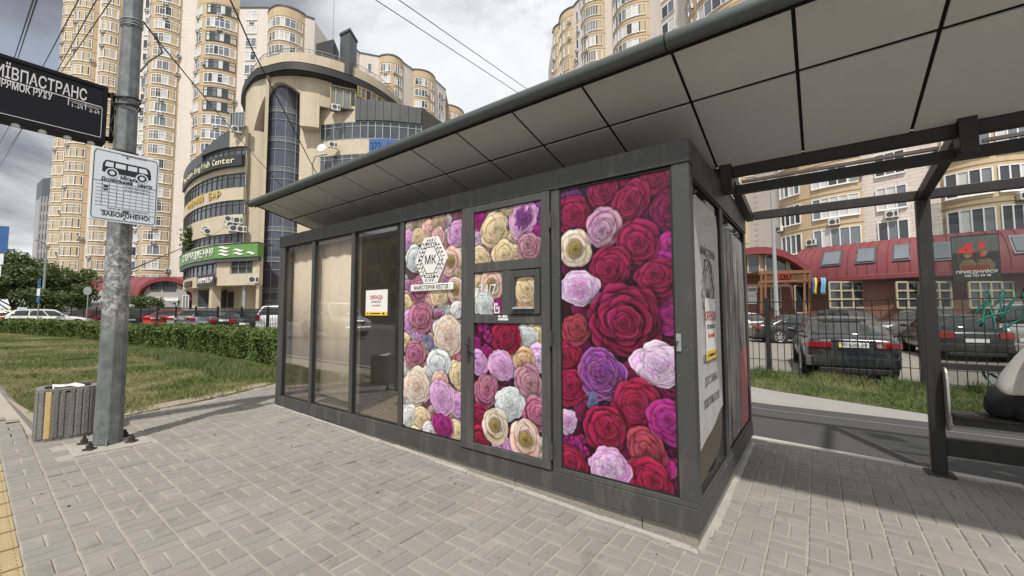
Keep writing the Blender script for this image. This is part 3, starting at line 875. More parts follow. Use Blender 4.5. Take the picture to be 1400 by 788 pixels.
# MK hexagon sign
q = front(589, 356)
hw, hh = .225, .315
hexp = [(0, hh), (hw, hh*.93), (0, 0)]
def hexagon(w, h):
    return [(-w*.42, h), (w*.42, h), (w, 0), (w*.42, -h), (-w*.42, -h), (-w, 0)]
sg = MB()
hx = hexagon(.242, .238)
sg.add([(q.x+x, YF-.006, q.z+z) for x, z in hx]+[(q.x+x, YF+.010, q.z+z) for x, z in hx],
       [(0,5,4,3,2,1)] + [(i, (i+1) % 6, 6+(i+1) % 6, 6+i) for i in range(6)])
hs = recalc(sg.build('hexagon_sign', M_white, kiosk, bevel=.006)); hs['label'] = 'white hexagon sign with MK monogram and leaf wreath'
ln = MB()
def outline(mb, poly, t, y):
    n = len(poly)
    for i in range(n):
        a = Vector((poly[i][0], y, poly[i][1])); b = Vector((poly[(i+1) % n][0], y, poly[(i+1) % n][1]))
        mb.bar(a, b, .002, t, up=Vector((0, 1, 0)).cross(b-a))
outline(ln, [(q.x+x, q.z+z) for x, z in hexagon(.138, .135)], .006, YF-.0075)
g2 = random.Random(4)
for i in range(6):
    a = Vector(hexagon(.188, .182)[i]); b = Vector(hexagon(.188, .182)[(i+1) % 6])
    ln.tube([(q.x+a.x*.99, YF-.0075, q.z+a.y*.99), (q.x+(a.x+b.x)*.49, YF-.0075, q.z+(a.y+b.y)*.49), (q.x+b.x*.96, YF-.0075, q.z+b.y*.96)], .0022, 4)
    for k in range(9):
        u = (k+.5)/9; p = a.lerp(b, u); sd = 1 if k % 2 else -1
        d = (b-a).normalized(); nn = Vector((-d.y, d.x))*sd
        c0 = p+nn*.004; c1 = p+nn*.040+d*.022; mid = (c0+c1)/2
        wv = Vector((-(c1-c0).y, (c1-c0).x)).normalized()*.0085
        if g2.random() < .7:
            ln.poly([(q.x+c0.x, YF-.0078, q.z+c0.y), (q.x+(mid+wv).x, YF-.0078, q.z+(mid+wv).y), (q.x+c1.x, YF-.0078, q.z+c1.y), (q.x+(mid-wv).x, YF-.0078, q.z+(mid-wv).y)])
        else:
            ln.tube([(q.x+c0.x, YF-.0078, q.z+c0.y), (q.x+c1.x, YF-.0078, q.z+c1.y)], .002, 4)
ln.build('wreath', M_black, hs)
text_mesh('monogram', 'МК', .125, M_black, hs, PM(q.x, q.z, YF-.0085), .001, xs=.9)
q2 = front(589.5, 393)
pt = MB().box(q2.x-.315, q2.x+.315, YF-.008, YF+.010, q2.z-.036, q2.z+.036).build('name_plate', M_white, kiosk, bevel=.012)
text_mesh('lettering', 'МАЙСТЕРНЯ КВІТІВ', .058, M_black, pt, PM(q2.x, q2.z, YF-.0095), .001, xs=.80, spacing=1.12)
# lock plate on the right frame
q = front(928, 465)
MB().box(q.x-.016, q.x+.016, YF-.010, YF-.001, q.z-.075, q.z+.04).build('lock_plate', M_galv, kiosk, bevel=.003)
MB().tube([(q.x-.004, YF-.010, q.z-.01), (q.x-.004, YF-.03, q.z-.012), (q.x-.004, YF-.03, q.z-.06)], .006, 6).build('lock_shackle', M_rust, kiosk)

# ---- side glazing with its film
XS = XR-.020
sp1 = MB().quad((XS-.003, YF+.107, .30), (XS-.003, 3.885, .30), (XS-.003, 3.885, 2.42), (XS-.003, YF+.107, 2.42)).build('side_pane', M_sidepane, kiosk)
sp2 = MB().quad((XS-.003, 4.017, .30), (XS-.003, YB-.112, .30), (XS-.003, YB-.112, 2.42), (XS-.003, 4.017, 2.42)).build('side_pane', M_sidepane, kiosk)
k = MB()
for y0, y1 in ((YF+.107, 3.885), (4.017, YB-.112)):
    k.box(XS+.002, XS+.014, y0, y1, .297, .311); k.box(XS+.002, XS+.014, y0, y1, 2.408, 2.422)
    k.box(XS+.002, XS+.014, y0, y0+.013, .311, 2.408); k.box(XS+.002, XS+.014, y1-.013, y1, .311, 2.408)
k.build('gasket', M_gasket, kiosk)
# pale film stuck inside the first side pane: a big rounded sheet, wavy lower edge
m, nt, b = nt_new('frosted_film')
b.inputs['Base Color'].default_value = (.70, .69, .68, 1); b.inputs['Roughness'].default_value = .5
trn = N(nt, 'ShaderNodeBsdfTransparent'); mx = N(nt, 'ShaderNodeMixShader')
fn = noise(nt, 7, 4, .6, geo_pos(nt)); fr = N(nt, 'ShaderNodeMapRange'); nt.links.new(fn, fr.inputs[0]); fr.inputs[3].default_value = .55; fr.inputs[4].default_value = .82
nt.links.new(fr.outputs[0], mx.inputs[0]); nt.links.new(trn.outputs[0], mx.inputs[1]); nt.links.new(b.outputs[0], mx.inputs[2])
nt.links.new(mx.outputs[0], nt.nodes['Material Output'].inputs[0])
M_frost = m
XF = XS+.002
ya, yb = YF+.13, 3.84
pts = [(XF, ya, .42)]
for i in range(13):
    u = i/12; pts.append((XF, ya+(yb-ya)*u, .56+.16*u+.02*math.sin(u*9)*(u)))
pts += [(XF, yb, 2.22), (XF, yb-.05, 2.32), (XF, ya+.10, 2.34), (XF, ya+.02, 2.30), (XF, ya, 2.2)]
fs = MB().poly(pts[1:]).build('window_film', M_frost, kiosk); fs['label'] = 'pale translucent film with shop lettering on the first side pane'
pb_ = MB().poly([(XF-.001, ya, .36), (XF-.001, yb-.25, .40), (XF-.001, yb-.08, .52), (XF-.001, yb-.02, .74), (XF-.001, ya+.4, .66), (XF-.001, ya, .60)]).build('mottled_sticker', mat('mottled_brown', (.10, .08, .06), .8, 0, .7, 45), kiosk)
SMX = lambda y, z: plane_matrix((XS+.004, y, z), (0, 1, 0), (0, 0, 1))
yc = (ya+yb)/2
M_greytext = mat('faint_lettering', (.10, .095, .095), .6, 0, .1, 3)
for z, s in ((1.955, 'МАЙСТЕРНЯ'), (1.16, 'КВІТИ У ВАЗАХ'), (1.00, 'ДОСТАВКА'), (.845, 'ПОВІТРЯНІ КУЛІ'), (1.31, 'БУКЕТИ')):
    text_mesh('lettering', s, .085, M_greytext, fs, SMX(yc+.02, z), .0005, xs=.95 if len(s) < 11 else .78)
ln = MB()
hx2 = hexagon(.21, .27)
def outline_x(mb, poly, t, x):
    n = len(poly)
    for i in range(n):
        a = Vector((x, *poly[i])); b = Vector((x, *poly[(i+1) % n]))
        mb.tube([a, b], t, 4)
outline_x(ln, [(yc+a, 1.63+b_) for a, b_ in hx2], .003, XS+.004); outline_x(ln, [(yc+a*.72, 1.63+b_*.72) for a, b_ in hx2], .002, XS+.004)
for i in range(40):
    t = i/40*2*math.pi; rr = .19+.03*math.sin(i*2.7); ln.tube([(XS+.004, yc+math.cos(t)*rr, 1.63+math.sin(t)*rr*1.25), (XS+.004, yc+math.cos(t+.15)*(rr+.035), 1.63+math.sin(t+.2)*(rr+.03)*1.25)], .0025, 4)
ln.build('wreath', M_greytext, fs)
text_mesh('monogram', 'МК', .13, M_greytext, fs, SMX(yc, 1.63), .0005)
# second side pane: reflections painted into a streaky film, a red one low down
m, nt, b = nt_new('streaked_reflection_film')
n1 = noise(nt, 1.0, 5, .7, geo_pos(nt, (2, 8, 1.5)), 1.2)
nt.links.new(ramp(nt, n1, [(.3, (.09, .085, .085)), (.52, (.30, .275, .26)), (.68, (.52, .48, .45))]), b.inputs['Base Color'])
trn = N(nt, 'ShaderNodeBsdfTransparent'); mx = N(nt, 'ShaderNodeMixShader')
nt.links.new(ramp(nt, noise(nt, 1.0, 4, .6, geo_pos(nt, (2, 6, 1.2))), [(.36, 0.3), (.58, .92)]), mx.inputs[0])
nt.links.new(trn.outputs[0], mx.inputs[1]); nt.links.new(b.outputs[0], mx.inputs[2]); nt.links.new(mx.outputs[0], nt.nodes['Material Output'].inputs[0])
MB().poly([(XF, 4.03, .32), (XF, 5.31, .32), (XF, 5.31, 2.3), (XF, 4.03, 2.3)]).build('streaky_reflection_film', m, kiosk)
MB().poly([(XF+.003, 4.80, .32), (XF+.003, 5.31, .32), (XF+.003, 5.31, 1.15), (XF+.003, 4.80, 1.08)]).build('red_reflection', mat('red_reflection_paint', (.38, .12, .11), .7, 0, .15, 3), kiosk)  # red reflected band painted as a flat sheet
# rental notices
def notice(label, O, xd, w, h):
    """O: centre; xd: right direction; sits 3 mm off the glass"""
    t = thing('rent_notice', label, 'notice', O, 0, 'white rent notices on the kiosk glass')
    up = Vector((0, 0, 1)); X = Vector(xd); Z = X.cross(up)
    P = lambda a, b, c=0: Vector(O)+X*a+up*b+Z*c
    s = MB(); s.hexa([P(-w/2,-h/2), P(w/2,-h/2), P(w/2,-h/2,.002), P(-w/2,-h/2,.002), P(-w/2,h/2), P(w/2,h/2), P(w/2,h/2,.002), P(-w/2,h/2,.002)])
    recalc(s.build('sheet', M_white, t))
    f = MB(); f.hexa([P(-w/2,-h/2,.0025), P(w/2,-h/2,.0025), P(w/2,-h/2,.004), P(-w/2,-h/2,.004), P(-w/2,-h/2+h*.15,.0025), P(w/2,-h/2+h*.15,.0025), P(w/2,-h/2+h*.15,.004), P(-w/2,-h/2+h*.15,.004)])
    recalc(f.build('yellow_footer', M_yellow, t))
    mk = lambda a, b: plane_matrix(P(a, b, .0035), X, up)
    text_mesh('lettering', 'ОРЕНДА', h*.20, M_red, t, mk(0, h*.20), .0005, bold=.001)
    text_mesh('lettering', '077-039-03-23', h*.105, M_black, t, mk(0, h*.03), .0005)
    text_mesh('lettering', 'без комісії', h*.10, M_red, t, mk(0, -h*.11), .0005)
    b = MB()
    for a0, a1 in ((-.42, -.36), (-.28, .20)):
        c0, c1 = P(w*a0, -h*.44, .005), P(w*a1, -h*.41, .005)
        b.hexa([P(w*a0,-h*.445,.0045), P(w*a1,-h*.445,.0045), P(w*a1,-h*.445,.005), P(w*a0,-h*.445,.005), P(w*a0,-h*.405,.0045), P(w*a1,-h*.405,.0045), P(w*a1,-h*.405,.005), P(w*a0,-h*.405,.005)])
    b.hexa([P(w*.30,-h*.465,.0045), P(w*.38,-h*.465,.0045), P(w*.38,-h*.465,.005), P(w*.30,-h*.465,.005), P(w*.30,-h*.385,.0045), P(w*.38,-h*.385,.0045), P(w*.38,-h*.385,.005), P(w*.30,-h*.385,.005)])
    recalc(b.build('small_print', M_black, t))
    return t
a = front(498, 397); b_ = front(527.5, 396); c_ = front(526.5, 432)
notice('white rent notice with yellow footer stuck on the third glass pane of the kiosk front', ((a.x+b_.x)/2, YF+.026, (a.z+c_.z)/2), (1, 0, 0), b_.x-a.x, b_.z-c_.z)
notice('white rent notice with yellow footer stuck on the kiosk end glass facing the bench', (XS+.008, yc+.03, 1.38), (0, 1, 0), .36, .46)
# ------------------------------------------------------------ canopy and bus shelter
CX0, CX1 = -6.745, 4.1
AY, AZ, BY, BZ = 2.580, 3.131, 3.987, 2.7865
TM = .3427
def sof(t, x, dz=0): return Vector((x, AY+(BY-AY)*t, AZ+(BZ-AZ)*t+dz))
shelter = thing('bus_shelter', 'long bus shelter canopy with grey soffit panels, round front tube and black steel frame', 'bus shelter', (.85, 5.48, 0))
seams = [CX0] + [x for x in [-1.3002+.6285*k for k in range(-8, 9)] if CX0+.1 < x < CX1-.1] + [CX1]
g = .010
kk = 0
for x0, x1 in zip(seams, seams[1:]):
    for t0, t1 in ((0, TM), (TM, 1)):
        a = g if x0 > CX0 else 0; b = g if x1 < CX1 else 0
        ta = t0+(.011 if t0 > 0 else 0); tb = t1-(.011 if t1 < 1 else 0)
        p = [sof(ta, x0+a), sof(ta, x1-b), sof(tb, x1-b), sof(tb, x0+a)]
        P = p + [q+Vector((0, 0, .012)) for q in p]
        MB().hexa(P).build('soffit_panel', M_soffit if (kk*7) % 3 else M_soffit_b, shelter, bevel=.0015, seg=1)
        kk += 1
rf = MB()
p = [sof(0, CX0, .016), sof(0, CX1, .016), sof(1, CX1, .016), sof(1, CX0, .016)]
rf.hexa(p+[q+Vector((0, 0, .02)) for q in p], 0)
p = [sof(-.03, CX0-.005, .07), sof(-.03, CX1, .07), sof(1.03, CX1, .09), sof(1.03, CX0-.005, .09)]
rf.hexa(p+[q+Vector((0, 0, .02)) for q in p], 1)
rf.build('roof_sheet', [M_gap, M_tube], shelter)
tb = MB()
tb.cyl((CX0-.015, 2.497, 3.158), (CX1, 2.497, 3.158), .052, 20)
recalc(tb.build('edge_tube', M_tube, shelter))
jx = front(911, 47, 2.5).x
MB().tube([(jx-.004, 2.497, 3.158), (jx+.004, 2.497, 3.158)], .0535, 20).build('tube_joint', M_gap, shelter)
MB().tube([(CX0-.03, 2.497, 3.158), (CX0-.014, 2.497, 3.158)], .056, 20).build('tube_cap', M_steel, shelter)
MB().hexa([(CX0, 2.535, 3.098), (CX1, 2.535, 3.098), (CX1, 2.578, 3.126), (CX0, 2.578, 3.126), (CX0, 2.535, 3.18), (CX1, 2.535, 3.18), (CX1, 2.578, 3.19), (CX0, 2.578, 3.19)]).build('edge_gap_strip', M_steel, shelter)  # dark strip standing for the shaded gap between tube and soffit
# end fascia
e = MB(); p = [sof(-.02, CX0-.012, -.012), sof(-.02, CX0-.001, -.012), sof(1, CX0-.001, -.012), sof(1, CX0-.012, -.012)]
e.hexa(p+[q+Vector((0, 0, .09)) for q in p]); e.build('end_fascia', M_steel, shelter)
# rear beams
bm_ = MB(); bm_.box(CX0, CX1, BY+.003, BY+.075, 2.70, 2.80); bm_.build('upper_beam', M_steel, shelter, bevel=.003)
MB().box(-.545, CX1, 4.078, 4.150, 2.565, 2.640).build('lower_beam', M_steel, shelter, bevel=.003)
for x0, x1 in ((-.50, .74), (.95, 2.2)):
    MB().box(x0, x1, 4.10, 4.135, 2.662, 2.684).build('pale_trunking', M_pinkstrip, shelter)
FR = [-.60, .85, 2.30]
for x in FR:
    MB().box(x-.045, x+.045, 3.93, 4.076, 2.56, 2.81).build('bracket', M_steel, shelter, bevel=.004)
    MB().bar((x, 4.02, 2.775), (x, 5.50, 2.62), .075, .095).build('rafter', M_steel, shelter, bevel=.004)
MB().bar((FR[0]+.04, 5.50, 2.635), (CX1, 5.50, 2.635), .07, .09).build('rear_beam', M_steel, shelter, bevel=.004)
for x in FR[1:]:
    MB().box(x-.05, x+.05, 5.44, 5.535, 0, 2.585).build('post', M_steel, shelter, bevel=.005)
    MB().box(x-.10, x+.10, 5.39, 5.59, -.01, .014).build('base_plate', M_rust, shelter, bevel=.003)
gw = MB().box(.905, 2.245, 5.598, 5.606, .42, 2.56).build('glass_wall', M_shelterglass, shelter)
MB().box(2.355, 4.0, 5.598, 5.606, .42, 2.56).build('glass_wall', M_shelterglass, shelter)
MB().box(.902, 2.248, 5.555, 5.594, .965, 1.025).build('guard_rail', M_steel, shelter, bevel=.003)
MB().box(.902, 2.248, 5.455, 5.530, .185, .345).build('bottom_rail', M_steel, shelter, bevel=.004)
# green graffiti on the glass
M_graf = mat('green_spray', (.012, .15, .115), .5, 0, .2, 8)
strokes = [[(1333,430),(1352,405),(1340,447),(1372,396),(1366,440),(1392,398)], [(1336,440),(1398,418),(1399,395)], [(1345,400),(1352,395),(1360,452),(1376,440)],
           [(1372,452),(1399,432)], [(1340,505),(1355,525),(1372,540)], [(1350,512),(1376,520),(1392,530)]]
for s in strokes:
    P = [front(px, py, 5.594) for px, py in s]
    path = []
    for a, b in zip(P, P[1:]):
        for i in range(5): path.append(a.lerp(b, i/5)+Vector((.006*math.sin(i*2), 0, .01*math.sin(i*1.3))))
    path.append(P[-1]); gr = MB(); gr.tube(path, [.0075+.004*math.sin(i*.9) for i in range(len(path))], 5)
    go = gr.build('graffiti', M_graf, shelter)
    for v in go.data.vertices: v.co.y = (5.594-5.48) + (v.co.y-(5.594-5.48))*.12

# poster
po = thing('recruitment_poster', 'dark square poster with red numerals and two soldiers stuck on the shelter glass', 'poster', (1.18, 5.592, 2.0))
c0, c1, c2, c3 = front(1299, 324, 5.59), front(1366, 318, 5.59), front(1369, 382, 5.59), front(1303, 387, 5.59)
px0, px1, pz0, pz1 = (c0.x+c3.x)/2, (c1.x+c2.x)/2, (c3.z+c2.z)/2, (c0.z+c1.z)/2
pw, ph = px1-px0, pz1-pz0
M_pbg = mat('poster_dark', (.030, .034, .033), .4, 0, .5, 4)
MB().box(px0, px1, 5.588, 5.592, pz0, pz1).build('sheet', M_pbg, po)
def pp(u, v): return (px0+pw*u, pz0+ph*v)
PMp = lambda u, v, y=5.5865: plane_matrix((*[pp(u, v)[0]], y, pp(u, v)[1]), (1, 0, 0), (0, 0, 1))
gm = MB(); a, b = pp(.02, .62), pp(.98, .97); gm.quad((a[0], 5.5875, a[1]), (b[0], 5.5875, a[1]), (b[0], 5.5875, b[1]), (a[0], 5.5875, b[1]))
gm.build('grey_sky', mat('poster_grey', (.09, .10, .095), .4, 0, .5, 5), po)
text_mesh('numerals', '41', ph*.42, M_red, po, PMp(.48, .66, 5.5868), .0003, xs=1.15, bold=.006)
M_olive = mat('poster_olive', (.12, .095, .055), .5, 0, .6, 26)
M_flesh = mat('poster_flesh', (.22, .14, .10), .5, 0, .3, 20)
def blob(mb, cx, cz, rx, rz, y, n=14):
    c = pp(cx, cz); mb.poly([(c[0]+pw*rx*math.cos(2*math.pi*i/n), y, c[1]+ph*rz*math.sin(2*math.pi*i/n)) for i in range(n)])
so = MB()
for cx, hd_ in ((.34, .56), (.70, .62)):
    c = [pp(cx-.17, .20), pp(cx+.17, .20), pp(cx+.19, .36), pp(cx+.10, .47), pp(cx-.10, .47), pp(cx-.19, .36)]
    so.poly([(x, 5.5862, z) for x, z in c])
    blob(so, cx-.01, hd_-.02 + .03, .085, .065, 5.5861)
for cx in (.13, .53):
    a, b = pp(cx, .40), pp(cx+.02, .88); so.bar((a[0], 5.586, a[1]), (b[0], 5.586, b[1]), .004, .0006, up=(0, 1, 0))
so.build('figures', M_olive, po)
for a_ in ((.33, .535, .055, .04), (.69, .595, .055, .05)): fl = MB(); blob(fl, *a_, 5.5857); fl.build('face', M_flesh, po)
rs_ = MB(); a, b = pp(.2, .215), pp(.8, .35)
for i in range(12):
    u = .2+.6*i/12; a = pp(u, .215); b = pp(u+.035, .34); rs_.quad((a[0], 5.5856, a[1]), (b[0], 5.5856, a[1]), (b[0], 5.5856, b[1]), (a[0], 5.5856, b[1]))
rs_.build('red_haze', mat('poster_deep_red', (.16, .02, .02), .5, 0, .4, 9), po)
text_mesh('lettering', 'ПРИЄДНУЙСЯ', ph*.085, M_lettergrey, po, PMp(.5, .195, 5.5854), .0003)
text_mesh('lettering', '098 703 09 98', ph*.065, M_lettergrey, po, PMp(.52, .115, 5.5854), .0003)

# bench
bench = thing('bench', 'narrow dark slatted bench with pale oval end bracket under the shelter glass', 'bench', (1.6, 5.38, 0))
for i in range(4):
    y = 5.270+.058*i
    MB().box(.935, 2.22, y, y+.045, .565+.004*i, .592+.004*i).build('slat', M_steel, bench, bevel=.004)
for x in (.912, 2.225):
    pr = MB(); n = 20
    pts = []
    for i in range(n):
        t = 2*math.pi*i/n
        pts.append((5.40+.085*math.copysign(abs(math.cos(t))**.75, math.cos(t)), .71+.285*math.copysign(abs(math.sin(t))**.75, math.sin(t))))
    pr.add([(x-.009, y, z) for y, z in pts]+[(x+.009, y, z) for y, z in pts], [tuple(range(n)), tuple(range(n, 2*n))]+[(i, (i+1) % n, n+(i+1) % n, n+i) for i in range(n)])
    recalc(pr.build('end_bracket', mat('bracket_grey', (.34, .335, .31), .5, .2, .15, 3), bench, bevel=.003))
MB().box(.93, 2.22, 5.31, 5.36, .50, .562).build('bearer', M_steel, bench)

# ------------------------------------------------------------ seated person (mostly beyond the right edge)
def skin_mesh(name, V, E, Rr, matl, parent, subs=2, root=0):
    me = bpy.data.meshes.new(name); me.from_pydata([tuple(v) for v in V], E, [])
    o = bpy.data.objects.new(name, me); COL.objects.link(o); o.parent = parent; OFF[o.name] = OFF.get(parent.name, Vector()) if parent else Vector()
    sk = o.modifiers.new('skin', 'SKIN'); sk.use_smooth_shade = True; sk.branch_smoothing = .6
    for i, r in enumerate(Rr):
        d = me.skin_vertices[0].data[i]; d.radius = (r, r) if not isinstance(r, tuple) else r
        d.use_root = (i == root)
    ss = o.modifiers.new('sub', 'SUBSURF'); ss.levels = subs; ss.render_levels = subs
    dg = bpy.context.evaluated_depsgraph_get(); dg.update()
    m2 = bpy.data.meshes.new_from_object(o.evaluated_get(dg))
    o.modifiers.clear(); o.data = m2; m2.materials.clear(); m2.materials.append(matl)
    for p in m2.polygons: p.use_smooth = True
    return o
M_skin = mat('skin', (.46, .27, .19), .55, 0, .08, 8)
M_sweater = mat('white_knit', (.62, .60, .565), .9, 0, .1, 6, .4, 160)
M_trouser = mat('black_trousers', (.012, .012, .014), .85, 0, .3, 12)
M_hair = mat('brown_hair', (.10, .065, .04), .6, 0, .3, 30)
M_shoe = mat('white_shoes', (.5, .48, .45), .6, 0, .1, 8)
person = thing('person', 'person in white knitted sweater and black trousers sitting hunched on the bench', 'person', (1.31, 5.375, 0), R_(-26))
# local frame: faces +x ; seat top .60
def L(x, y, z): return Vector((x, y, z))
Vb = [L(0,0,.72), L(.06,0,.88), L(.15,0,1.04), L(.24,0,1.20), L(.30,0,1.28), L(.37,0,1.33), L(.41,0,1.40), L(.42,0,1.48)]
Eb = [(i, i+1) for i in range(7)]
Rb = [(.13,.16), (.12,.145), (.12,.15), (.13,.17), .06, .055, .085, .06]
for s in (-1, 1):
    b0 = len(Vb)
    Vb += [L(.02,.09*s,.70), L(.42,.11*s,.66), L(.44,.11*s,.36), L(.42,.11*s,.09), L(.54,.12*s,.045)]
    Eb += [(0, b0), (b0, b0+1), (b0+1, b0+2), (b0+2, b0+3), (b0+3, b0+4)]
    Rb += [.088, .062, .055, .038, .035]
    b0 = len(Vb)
    Vb += [L(.23,.18*s,1.20), L(.26,.25*s,.96), L(.44,.16*s,.82), L(.50,.11*s,.80)]
    Eb += [(3, b0), (b0, b0+1), (b0+1, b0+2), (b0+2, b0+3)]
    Rb += [.06, .045, .033, .03]
body = skin_mesh('body', Vb, Eb, Rb, M_skin, person)
# five fingers on each hand, nose and ears as part of the body
ex = MB()
for s in (-1, 1):
    for k in range(4):
        y = (.11-.016*(k-1.5))*s
        ln_ = [.075, .085, .08, .062][k]
        ex.tube([(.50, y, .80), (.50+ln_*.5, y, .795), (.50+ln_*.9, y, .77)], [.0095, .009, .007], 6)
    ex.tube([(.49, .085*s, .805), (.52, .06*s, .80), (.545, .055*s, .785)], [.011, .010, .008], 6)
    ex.tube([(.40, .083*s, 1.415), (.40, .092*s, 1.43), (.40, .088*s, 1.455)], [.010, .016, .012], 6)
ex.tube([(.49, 0, 1.45), (.525, 0, 1.425), (.50, 0, 1.41)], [.012, .018, .012], 6)
t_ = ex.build('tmp', M_skin, person, world=False)
join_into(body, [t_])
ey = MB()
for s in (-1, 1): ey.tube([(.485, .034*s, 1.445), (.497, .034*s, 1.445)], .012, 8)
ey.build('eyes', M_black, person, world=False)
mo = MB(); mo.tube([(.492, -.025, 1.385), (.502, 0, 1.383), (.492, .025, 1.385)], .006, 6); mo.build('mouth', mat('lips', (.35, .12, .10), .5), person, world=False)
def loft(mb, secs, n=20, mi=0):
    """rounded tube through (centre, half width sideways, half depth); rings stand square to the path"""
    pts = []; N_ = len(secs)
    for i, (c, a_, b_) in enumerate(secs):
        d = (secs[min(i+1, N_-1)][0]-secs[max(i-1, 0)][0]).normalized(); sd_ = Vector((0, 1, 0)); sd_ = (sd_-d*sd_.dot(d)).normalized(); f_ = sd_.cross(d)
        for k in range(n):
            t = 2*math.pi*k/n; pts.append(c+sd_*a_*math.cos(t)+f_*b_*math.sin(t))
    fs_ = [(i*n+k, i*n+(k+1) % n, (i+1)*n+(k+1) % n, (i+1)*n+k) for i in range(N_-1) for k in range(n)]
    fs_ += [tuple(range(n))[::-1], tuple(range((N_-1)*n, N_*n))]
    mb.add(pts, fs_, mi, True)
sw = MB()
loft(sw, [(L(.025,0,.815), .150, .120), (L(.015,0,.80), .170, .128), (L(.02,0,.84), .180, .138), (L(.07,0,.95), .175, .132), (L(.13,0,1.06), .182, .130), (L(.20,0,1.17), .19, .125), (L(.255,0,1.24), .172, .110), (L(.30,0,1.285), .110, .095), (L(.335,0,1.325), .072, .072)])
for s_ in (-1, 1):
    loft(sw, [(L(.20,.12*s_,1.19), .07, .07), (L(.22,.20*s_,1.17), .085, .085), (L(.235,.245*s_,1.08), .078, .08), (L(.25,.262*s_,.98), .068, .072), (L(.30,.245*s_,.925), .064, .066), (L(.37,.20*s_,.865), .056, .058), (L(.43,.165*s_,.835), .044, .044)])
swo = sw.build('sweater', M_sweater, person, world=False, subs=1)
tr_ = MB()
loft(tr_, [(L(-.03,0,.615), .13, .10), (L(-.04,0,.64), .185, .145), (L(-.03,0,.72), .195, .155), (L(.01,0,.80), .180, .145), (L(.03,0,.845), .165, .135)])
for s_ in (-1, 1):
    loft(tr_, [(L(.0,.10*s_,.69), .09, .085), (L(.10,.10*s_,.69), .096, .088), (L(.25,.105*s_,.68), .086, .082), (L(.40,.11*s_,.665), .074, .074), (L(.455,.11*s_,.62), .068, .070), (L(.455,.11*s_,.50), .064, .064), (L(.445,.11*s_,.32), .058, .060), (L(.435,.11*s_,.13), .048, .050)])
tr_.build('trousers', M_trouser, person, world=False, subs=1)
skin_mesh('hair', [L(.36,0,1.44), L(.40,0,1.50), L(.45,0,1.515), L(.32,0,1.37), L(.24,.0,1.30), L(.20,.01,1.20)], [(0,1),(1,2),(0,3),(3,4),(4,5)], [.100,.085,.05,.095,.085,.055], M_hair, person)
for s in (-1, 1):
    skin_mesh('shoe', [L(.40,.11*s,.06), L(.50,.115*s,.05), L(.60,.12*s,.04)], [(0,1),(1,2)], [.052,.048,.036], M_shoe, person)
# ------------------------------------------------------------ ground
def gsheet(name, poly, dz, matl, kind='structure', cuts=True):
    bm = bmesh.new()
    bm.faces.new([bm.verts.new((x, y, 0)) for x, y in poly])
    if cuts:
        for x, z in GXZ[1:-1]:
            geom = bm.verts[:]+bm.edges[:]+bm.faces[:]
            bmesh.ops.bisect_plane(bm, geom=geom, plane_co=(x, 0, 0), plane_no=(1, 0, 0))
    bmesh.ops.triangulate(bm, faces=bm.faces[:])
    for v in bm.verts: v.co.z = gz(v.co.x)+dz
    bmesh.ops.recalc_face_normals(bm, faces=bm.faces[:])
    me = bpy.data.meshes.new(name); bm.to_mesh(me); bm.free()
    if len(me.polygons) and me.polygons[0].normal.z < 0: me.flip_normals()
    me.materials.append(matl)
    o = bpy.data.objects.new(name, me); COL.objects.link(o)
    o['kind'] = kind
    return o
gsheet('ground', [(-290, -200), (390, -200), (390, 380), (-290, 380)], -.050, mat('far_ground', (.20, .19, .17), .95, 0, .2, .2))
# grass verge edge (traced from the paving edge)
EDGE = [(-6.95, .62), (-7.2, 1.0), (-7.40, 1.40), (-7.74, 2.5), (-8.35, 3.6), (-8.9, 4.6), (-9.6, 6.0)]
# paved walk base = joints
pave_poly = [(-6.9, .25), (9, .25), (9, 5.10), (1.37, 5.545), (.8, 5.62), (-.69, 5.80), (-9.5, 6.05)] + EDGE[::-1][1:]
gsheet('pavement_bed', pave_poly, -.004, M_joint)
